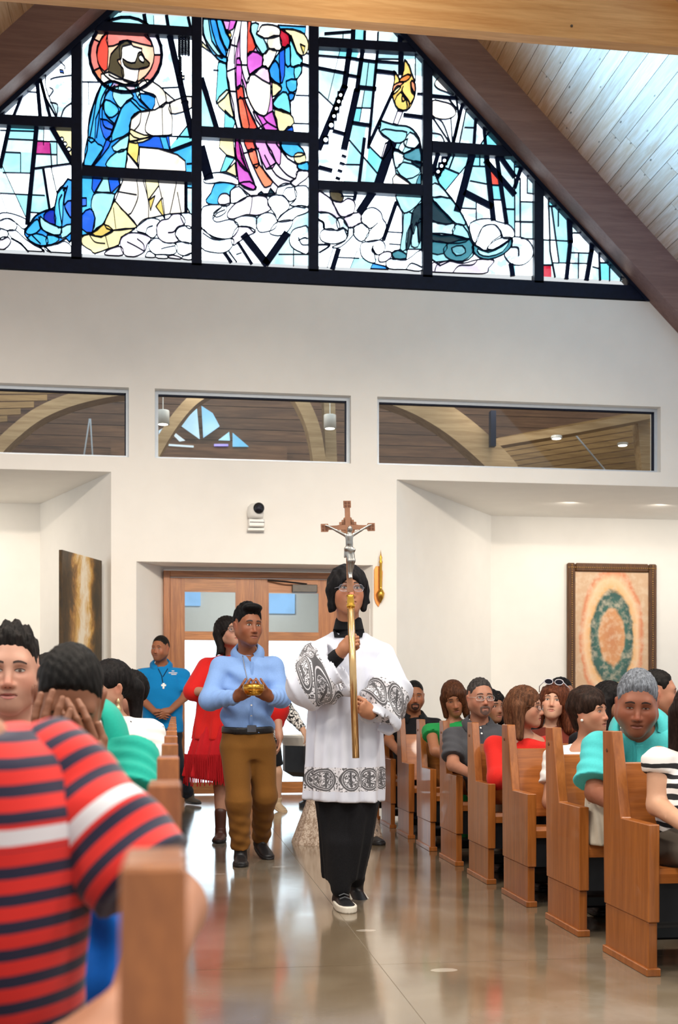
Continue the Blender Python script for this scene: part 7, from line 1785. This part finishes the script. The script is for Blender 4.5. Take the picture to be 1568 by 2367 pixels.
# grey polo man with glasses
p = seated('man in grey polo with glasses and goatee on the right', W(1111, 1614, 7.46), (4, 0, 0), 1.02, 'm', dict(skin='#b07a60', lip='#8d584c', goatee='#5d4a44', mustache='#5a453c', brow='#2a211d', stubble=.3, stubc='#4a3a34'),
           dict(style='short', col='#3a3533', top=.012, side=.005, line=.004), PEWR[4], fat=.005, sk=1.0, shw=.17, fh=.006, seat_x=2.09,
           elbows=(W(1165, 1768, 7.4), W(1048, 1768, 7.36)), wrists=(W(1130, 1795, 7.15), W(1092, 1790, 7.12)))
p.shirt(cloth_mat('grey_polo', '#4a4a4e', .85), 'short', .010, rx=(.20, .20, .20, .195), ry=(.16, .16, .15, .11), cut=.78, low=-.05); p.collar(_mats['grey_polo'], .066, .052, .03); p.glasses('#cfcac4', .027, .016, .0012, .5); trousers(p, cloth_mat('light_trousers', '#c9c2b4'))
q = [p.L(W(u, v, 7.3)) for u, v in ((1120, 1680), (1128, 1680), (1127, 1722), (1120, 1722))]; p.patch_on(p.shirtS, [(a[0], a[2]) for a in q], cloth_mat('grey_placket', '#3c3c42'), 'placket', .004)
for v in (1683, 1696): q = p.L(W(1123, v, 7.3)); p.patch_on(p.shirtS, [(q[0] + .006 * math.cos(t), q[2] + .006 * math.sin(t)) for t in np.linspace(0, 6.28, 8)[:-1]], M_wht, 'button', .007)
# red top woman, profile to the right
lh = lambda col, wv=.0022: dict(style='long', col=col, shell=((0, .014, .030), (.090, .106, .102)), add=(('c', (-.068, .02, 0), (-.085, .0, -.18), .042, .024), ('c', (.068, .03, 0), (.075, .03, -.17), .036, .024), ('c', (0, .08, 0), (0, .06, -.18), .062, .045)), open=(((0, -.120, -.045), (.058, .085, .105)), ((0, -.07, -.18), (.06, .12, .09))), amp=wv)
p = seated('woman in red top with glasses looking sideways in the pew', W(1214, 1634, 6.72), (58, 3, 0), .98, 'f', dict(skin='#c08c70', lip='#b0584e', brow='#3a2418'), lh('#5c3a26'), PEWR[3], sk=.93, shw=.17, fh=.006, seat_x=2.10,
           elbows=(W(1278, 1795, 6.65), W(1150, 1800, 6.62)))
p.shirt(cloth_mat('red_top', '#d2261f', .8, .3), 'long', .010, rx=(.18, .17, .185, .185), sr=(.075, .066), low=-.05, top=.93); p.glasses('#5a3a2a', .025, .017, .0014, .3); trousers(p, M_dk)
q = [p.L(W(u, v, 6.5)) for u, v in ((1198, 1690), (1240, 1688), (1232, 1704), (1218, 1720), (1206, 1706))]
p.patch_on(p.shirtS, [(a[0], a[2]) for a in q], plain('neckline_skin', '#c08c70', .5), 'neckline', .004)
# woman with voluminous brown hair and sunglasses on top
p = seated('woman with voluminous auburn hair and sunglasses on her head', W(1279, 1623, 7.55), (-22, -8, 4), 1.0, 'f', dict(skin='#d2a083', lip='#b0574e', brow='#3a2015'),
           dict(style='long', col='#5a2f1c', shell=((.01, .02, .025), (.108, .118, .112)), add=(('c', (-.08, .02, 0), (-.085, .02, -.15), .046, .03), ('c', (.085, .02, 0), (.12, .02, -.17), .06, .04), ('c', (0, .09, 0), (.02, .07, -.18), .075, .06)), open=(((0, -.122, -.045), (.056, .085, .105)), ((0, -.07, -.19), (.06, .12, .09))), amp=.004, freq=100, h=.006), PEWR[4], sk=.95, shw=.17, fh=.006)
p.shirt(cloth_mat('maroon_top', '#6d2c20', .85), 'short', .013)
T = lambda a: p.R @ (np.array(a, float) * p.hs) + p.hc
m = MB()
for sx in (-1, 1):
    ring = [T((sx * .034 + .028 * math.cos(t), -.07 - .004 * math.sin(t), .125 + .018 * math.sin(t))) for t in np.linspace(0, 6.28, 15)[:-1]]
    MB().poly(ring, [tuple(range(14))]).build('sunglass_lens', plain('dark_lens', (.02, .02, .03), .1), p.root, fix=False)
    m.tube(ring, .003, 6, closed=True); m.tube([T((sx * .062, -.07, .125)), T((sx * .098, .0, .10)), T((sx * .10, .06, .07))], .003, 6)
m.build('sunglasses', plain('pale_sunglass_frame', '#d8d4da', .35), p.root, True)
# black haired head behind her
p = seated('black haired person behind the auburn haired woman', W(1300, 1608, 8.35), (40, 0, 0), .98, 'm', dict(skin='#9a6a50'), dict(style='short', col='#120f10', top=.02, side=.008, h=.008), PEWR[5], fh=.009, h=.022)
p.shirt(M_blk, 'short', .018)
# short haired woman in white
p = seated('short haired woman in white blouse with pearl earring', W(1362, 1646, 5.95), (42, 0, 0), .95, 'f', dict(skin='#b98468', lip='#a86a5c', brow='#2c1c14'),
           dict(style='long', col='#2b1c15', shell=((0, .018, .046), (.094, .112, .104)), add=(('c', (0, .08, .02), (0, .065, -.075), .055, .035),), open=(((0, -.118, -.055), (.064, .090, .108)), ((.085, -.01, -.06), (.03, .045, .06)), ((-.085, -.01, -.06), (.03, .045, .06)), ((0, -.02, -.19), (.09, .1, .10))), amp=.004, freq=90, h=.005), PEWR[2], sk=.92, shw=.165, fh=.005)
p.shirt(cloth_mat('white_blouse', '#efe9e4', .8), 'short', .010, top=.94, neckr=.072); trousers(p, M_dk)
e = p.R @ (np.array((-.080, .0, -.045)) * p.hs) + p.hc; MB().lathe([(0, -.008), (.006, -.005), (.008, 0), (.006, .005), (0, .008)], tuple(e), 10).build('earring', plain('pearl', '#f4efe6', .2), p.root, True)
# dark haired woman further back, between her and the man in turquoise
p = seated('dark haired woman partly hidden behind the turquoise shirt man', W(1412, 1621, 6.75), (55, 0, 0), .95, 'f', dict(skin='#a5745a'), lh('#15100f'), PEWR[3], fh=.008, h=.02, sk=.9)
p.shirt(M_blk, 'short', .016)
# man behind, right of the turquoise man
p = seated('dark haired man turned away, right of the turquoise shirt man', W(1523, 1604, 5.98), (70, 0, 0), .98, 'm', dict(skin='#b07a5e'), dict(style='short', col='#16120f', top=.014, side=.005, h=.006), PEWR[2], fh=.007, h=.02)
p.shirt(cloth_mat('grey_shirt', '#55504e'), 'short', .014)
# man in turquoise, grey hair, bent forward
sk_ = '#8f573f'
p = seated('grey haired man in turquoise shirt leaning forward in the pew', W(1473, 1628, 4.98), (-20, 14, 3), 1.10, 'm', dict(skin=sk_, lip='#7c463a', brow='#1c1512', open=.45, browt=1.2, stubble=.15), dict(style='short', col='#6d7178', top=.022, side=.008, back=.012, amp=.0022, freq=260, line=-.006, h=.0038), PEWR[1], fat=.009, jaw=1.12, sk=1.10, fh=.005, h=.016, seat_x=2.40,
           neck=W(1478, 1690, 5.10), sh=(W(1568, 1722, 5.12), W(1386, 1722, 5.10)), elbows=(W(1612, 1830, 5.0), W(1377, 1832, 4.98)), wrists=(W(1540, 1880, 4.72), W(1440, 1870, 4.75)))
M_tq = cloth_mat('turquoise_cotton', '#4fc3c3', .75, .25); p.shirt(M_tq, 'short', .009, rx=(.19, .20, .215, .21), ry=(.16, .16, .15, .115), cut=.82, low=-.05, sr=(.092, .066), shr=.095, folds=.006); p.collar(M_tq, .074, .055, .036, 26, spread=.09); trousers(p, M_dk)
px_ = lambda u, v: (lambda q: (q[0], q[2]))(p.L(W(u, v, 4.9)))
p.patch_on(p.shirtS, [px_(u, v) for u, v in ((1490, 1700), (1500, 1700), (1498, 1800), (1489, 1800))], cloth_mat('turquoise_placket', '#45b3b4'), 'placket', .004)
p.patch_on(p.shirtS, [px_(u, v) for u, v in ((1420, 1722), (1466, 1720), (1464, 1727), (1420, 1730))], _mats['turquoise_placket'], 'pocket_flap', .004)
# woman at the right edge
M_bwt = NT('white_black_stripe'); _s = M_bwt.new('ShaderNodeSeparateXYZ'); M_bwt.link(M_bwt.coord('Object'), _s.inputs[0])
_w = M_bwt.math('FRACT', M_bwt.math('MULTIPLY', M_bwt.math('ADD', _s.outputs[2], M_bwt.math('MULTIPLY', M_bwt.noise(M_bwt.coord('Object'), 5), .06)), 26)); _low = M_bwt.math('LESS_THAN', _s.outputs[2], .80)
M_bwt.set(M_bwt.mix(M_bwt.math('MULTIPLY', M_bwt.math('LESS_THAN', _w, .5), _low), srgb('#f0ece8'), srgb('#1b1a1e')), .8)
p = seated('woman with long dark hair and striped top at the right edge', W(1612, 1650, 4.42), (-20, 10, 0), 1.0, 'f', dict(skin='#c99a7c'), lh('#20140f'), PEWR[0], sk=1.0, fh=.006, h=.016, seat_x=W(1612, 1650, 4.42)[0],
           sh=(W(1690, 1752, 4.45), W(1524, 1752, 4.45)), elbows=(W(1720, 1880, 4.4), W(1520, 1862, 4.42)), wrists=(W(1660, 1930, 4.15), W(1590, 1912, 4.15)))
p.shirt(M_bwt.m, 'cap', .010, rx=(.165, .155, .165, .17), top=.95, folds=.003); trousers(p, cloth_mat('taupe_trousers', '#5f574c'))

# ---------------------------------------------------------------- left side
# man looking at the camera, spiky dark hair
p = seated('man with spiky dark hair staring ahead at the left edge', W(27, 1555, 3.98), (2, 0, 0), 1.14, 'm', dict(skin='#c29079', lip='#a8645c', brow='#2a1c16', iris='#4a3c30', stubble=.22, stubc='#6a5048', browt=1.1, open=.8), dict(style='short', col='#1a1513', top=.022, side=.004, back=.008, spiky=.011, amp=.002, h=.0035, line=.004), PEWL[4], fat=.002, jaw=1.08, sk=1.05, fh=.0038, h=.016)
p.shirt(cloth_mat('pale_pink_shirt', '#c79a9a'), 'short', .012)
# head between
p = seated('dark haired person partly hidden behind the bowed man', W(112, 1585, 4.85), (-40, 0, 0), 1.0, 'm', dict(skin='#b5826c'), dict(style='short', col='#15110f', top=.014, side=.005, h=.006), PEWL[5], fh=.008, h=.02)
p.shirt(M_blk, 'short', .018)
# bowed man in teal polo, hands to his face
hwB = W(160, 1618, 3.00)
skB = '#8a5a40'
wl, wr_ = W(214, 1790, 2.88), W(96, 1796, 2.84)
p = seated('bowed man in teal polo covering his face with both hands', hwB, (6, 36, 4), 1.06, 'm', dict(skin=skB, lip='#70453a', open=.1, brow='#120d0b'), dict(style='short', col='#14110f', top=.010, side=.004, back=.008, amp=.0012, h=.0035, line=-.006), PEWL[3], sk=1.04, fh=.0034, h=.014,
           neck=W(182, 1705, 3.14), sh=(W(306, 1742, 3.12), W(40, 1746, 3.12)), elbows=(W(300, 1880, 2.98), W(60, 1880, 2.95)), wrists=(wl, wr_),
           handspec=((wl, W(168, 1665, 2.82) - wl, (-.25, .9, .1), -1, dict(curl=(16, 26, 18), thumb=(30, 20), sc=1.12, spread=1)), (wr_, W(116, 1650, 2.80) - wr_, (.25, .9, .15), 1, dict(curl=(8, 14, 10), thumb=(35, 15), sc=1.15, spread=2))))
M_teal = cloth_mat('teal_polo', '#1fa893', .8, .25); p.shirt(M_teal, 'short', .008, rx=(.185, .185, .20, .195), cut=.78, low=-.05, sr=(.082, .066), folds=.005); p.collar(M_teal, .070, .055, .036, 24)
trousers(p, M_dk)
# woman in white with drop earrings, profile to the left
p = seated('woman in white blouse with ponytail and drop earrings', W(250, 1592, 5.58), (-62, 4, 0), 1.06, 'f', dict(skin='#b98a70', lip='#a8625a', brow='#1a120f'),
           dict(style='long', col='#141010', shell=((0, .018, .036), (.083, .102, .096)), add=(('e', (0, .115, -.005), (.045, .045, .05)), ('c', (0, .13, -.01), (-.01, .13, -.14), .042, .026)), open=(((0, -.118, -.055), (.066, .092, .112)), ((.085, -.015, -.05), (.03, .055, .06)), ((-.085, -.015, -.05), (.03, .055, .06)), ((0, -.03, -.17), (.10, .12, .09))), amp=.0018, h=.0045), PEWL[6], sk=1.0, shw=.17, fh=.005, neck=W(262, 1652, 5.62))
t = NT('white_dotted_blouse'); vo = t.new('ShaderNodeTexVoronoi'); vo.inputs['Scale'].default_value = 16; t.link(t.coord('Object'), vo.inputs['Vector'])
t.set(t.mix(t.math('LESS_THAN', vo.outputs['Distance'], .10), srgb('#f3eeea'), srgb('#2a2828')), .8)
p.shirt(t.m, 'short', .009, rx=(.17, .16, .18, .185), cut=.7, low=-.05); trousers(p, M_dk)
for k in range(2):
    e = p.R @ (np.array(((-.083, .083)[k], .006, -.045)) * p.hs) + p.hc
    MB().lathe([(0, .004), (.004, .0), (.009, -.012), (.006, -.02), (.004, -.024), (.010, -.036), (.014, -.05), (.009, -.062), (0, -.066)], tuple(e), 10).build('earring', plain('gold_pearl', '#d8b98a', .25, .5), p.root, True)
# dark haired head behind her
p = seated('dark haired woman behind the ponytail woman', W(296, 1604, 6.45), (-70, 0, 0), .95, 'f', dict(skin='#b5826c'), dict(style='short', col='#14100f', top=.02, side=.012, back=.014, h=.007), PEWL[7], fh=.008, h=.02, sk=.92)
p.shirt(cloth_mat('dark_plum', '#3a2a30'), 'short', .016)

# man in the red and navy striped shirt, nearest on the left (head outside the frame)
def stripes(nm, per, ph, whites):
    t = NT(nm); a = t.new('ShaderNodeAttribute', attribute_name='s'); s_ = a.outputs['Fac']
    f = t.math('FRACT', t.math('DIVIDE', t.math('ADD', s_, ph), per))
    c = t.mix(t.math('LESS_THAN', f, .46), srgb('#e6261c'), srgb('#1d1a38'))
    for w0, w1 in whites:
        c = t.mix(t.math('MULTIPLY', t.math('GREATER_THAN', s_, w0 - .006), t.math('LESS_THAN', s_, w1 + .006)), c, srgb('#e6261c'))
        c = t.mix(t.math('MULTIPLY', t.math('GREATER_THAN', s_, w0), t.math('LESS_THAN', s_, w1)), c, srgb('#f4f1f2'))
    t.set(c, .85, sheen=.3); t.bump(t.noise(t.coord('Object'), 220, 2), .08, .003); return t.m
def build_striped():
    Y = 1.46; b = W(-40, 1700, Y)
    el = W(392, 2098, 1.40); sh = W(112, 1782, 1.47); wr = W(318, 2330, 1.16)
    p = Person('man in red and navy striped shirt seated nearest on the left', (b[0], Y), W(-330, 1720, 1.22), (-10, 40, 0), 1.05, 'm', dict(skin='#b98366'), dict(style='short', col='#1a1412', top=.012, side=.005), neck=W(-120, 1690, 1.42), group='seated congregation')
    sh2 = W(-400, 1790, 1.47)
    p.arms(sh, el, wr, sh2, W(-480, 2150, 1.4), W(-300, 2330, 1.15), r=(.046, .039, .030)); p.torso(np.array((b[0] - .01, Y + .02, .50))); p.fh = .006
    p.hand(wr, W(230, 2400, 1.10) - wr, (0, 0, -1), -1, curl=(20, 25, 20))
    P = p.P + p.b; p.legs(off(P, .085, -.02, 0), off(P, .10, -.40, .02), off(P, .10, -.40, -.40), off(P, -.085, -.02, 0), off(P, -.10, -.40, .02), off(P, -.10, -.40, -.40))
    p.build(.014, .006)
    S = SDF(); A = p.P + np.array((0, 0, -.06)); B = p.N + np.array((0, .01, -.005))
    fo = lambda t, a: .004 * np.sin(22 * t + 3 * a) * np.clip(1 - 1.6 * t, 0, 1) + .003 * np.sin(12 * t - 2 * a)
    S.loft(A, B, [(0, .150, .13), (.3, .140, .125), (.62, .150, .13), (.84, .165, .115), (.95, .125, .095), (1, .085, .075)], (1, 0, 0), fold=fo, k=.03)
    S.cap(p.N + (p.shL - p.N) * .3 + np.array((0, 0, -.045)), p.shL + np.array((-.02, 0, -.01)), .055, .062, k=.04); S.cap(p.N + (p.shR - p.N) * .3 + np.array((0, 0, -.045)), p.shR, .055, .062, k=.04)
    zw = p.L(W(60, 1935, 1.36))[2]
    p.cloth('shirt', S, stripes('red_navy_body', .030, .004, ((zw - .008, zw + .010),)), .006, attr=lambda V: V[:, 2] + .25 * np.clip(V[:, 0] - .05, 0, 1) ** 1.0 * -.3)
    for a, e in ((p.shL, p.elL), (p.shR, p.elR)):
        Q = SDF(); ax = unit(e - a); q = a + ax * np.linalg.norm(e - a) * .80
        Q.loft(a - ax * .035, q, [(0, .050, .055), (.3, .066, .066), (1, .070, .072)], (0, 1, 0), fold=lambda t, g: .003 * np.sin(15 * t + 2 * g))
        Q.ell(a, (.062, .062, .062), k=.02); a_ = a.copy()
        p.cloth('sleeve', Q, stripes('red_navy_sleeve', .030, .008, ((.088, .106),)), .006, attr=lambda V: (V - a_) @ ax)
    trousers(p, cloth_mat('navy_trousers', '#20243c'), .016)
build_striped()
# ================================================================ SMALL THINGS
# bright blue cloth bag on the pew between the striped man and the pew end
p0 = W(215, 2190, 1.62)
r = empty('cloth_bag', (p0[0], 1.60, .405), 'bright blue crumpled cloth bag on the pew beside the striped shirt', 'bag')
S = SDF(); S.loft((0, 0, 0), (0, .0, .37), [(0, .065, .06), (.4, .075, .07), (.8, .065, .05), (1, .04, .025)], (1, 0, 0), fold=lambda t, a: .006 * np.sin(24 * t + 2 * a) + .005 * np.sin(7 * a + 3 * t))
V, F = S.mesh(.007); link_mesh('bag_body', np_mesh('bag_body', V, F), cloth_mat('bright_blue_nylon', '#0a66c8', .5), r)
MB().tube(catmull([(-.03, 0, .36), (-.02, 0, .38), (.01, 0, .38), (.02, 0, .36)], 5, False), .008, 6).build('handle', _mats['bright_blue_nylon'], r, True)
# pale handbag hanging over the second pew end
c = W(1345, 1855, 5.03)
r = empty('handbag', (1.875, 5.07, .405), 'pale cream handbag on the second right pew beside turquoise man', 'bag')
M_hb = plain('cream_leather', '#e4dccb', .45, var=.05)
S = SDF(); S.loft((0, 0, 0), (0, 0, .21), [(0, .055, .10), (.5, .052, .10), (1, .045, .09)], (1, 0, 0), fold=lambda t, a: .003 * np.sin(9 * a + 6 * t)); V, F = S.mesh(.007); link_mesh('bag_body', np_mesh('bag_body', V, F), plain('pale_leather', '#cdc3b0', .5), r)
MB().tube(catmull([(-.035, -.13, .18), (-.065, -.11, .235), (-.072, -.07, .268), (-.06, -.03, .23), (-.035, -.01, .18)], 6, False), .011, 6).build('strap', M_hb, r, True)
MB().tube(catmull([(.04, -.08, .18), (.07, -.09, .14), (.075, -.10, .02), (.07, -.09, -.02)], 6, False), .010, 6).build('strap', M_hb, r, True)
MB().box((-.03, -.09, .165), (.03, .09, .20)).build('flap', M_hb, r, bevel=.01)
# baptismal font: white octagonal basin on a black draped body
c = W(722, 1710, 11.8)
r = empty('baptismal_font', (c[0], 11.8, 0), 'black font with white octagonal basin standing before the doors', 'font')
oct8 = lambda rad, z, ph=.39: [(rad * math.cos(k * math.pi / 4 + ph), rad * math.sin(k * math.pi / 4 + ph), z) for k in range(8)]
def rings(levels, nm, m):
    mb = MB(); vs_ = []
    for rad, z in levels: vs_ += oct8(rad, z)
    fs_ = [tuple(reversed(range(8)))] + [(8 * i + k, 8 * i + (k + 1) % 8, 8 * i + 8 + (k + 1) % 8, 8 * i + 8 + k) for i in range(len(levels) - 1) for k in range(8)] + [tuple(range(8 * (len(levels) - 1), 8 * len(levels)))]
    return mb.poly(vs_, fs_).build(nm, m, r, bevel=.0)
rings([(.14, 0), (.14, .04), (.10, .06), (.10, .30), (.22, .31), (.31, .36), (.31, .62)], 'pedestal', M_kneel)
rings([(.31, .62), (.35, .70), (.35, .72), (.31, .72), (.27, .66), (.05, .63)], 'basin', plain('white_marble', '#e6e2d8', .35, var=.05))
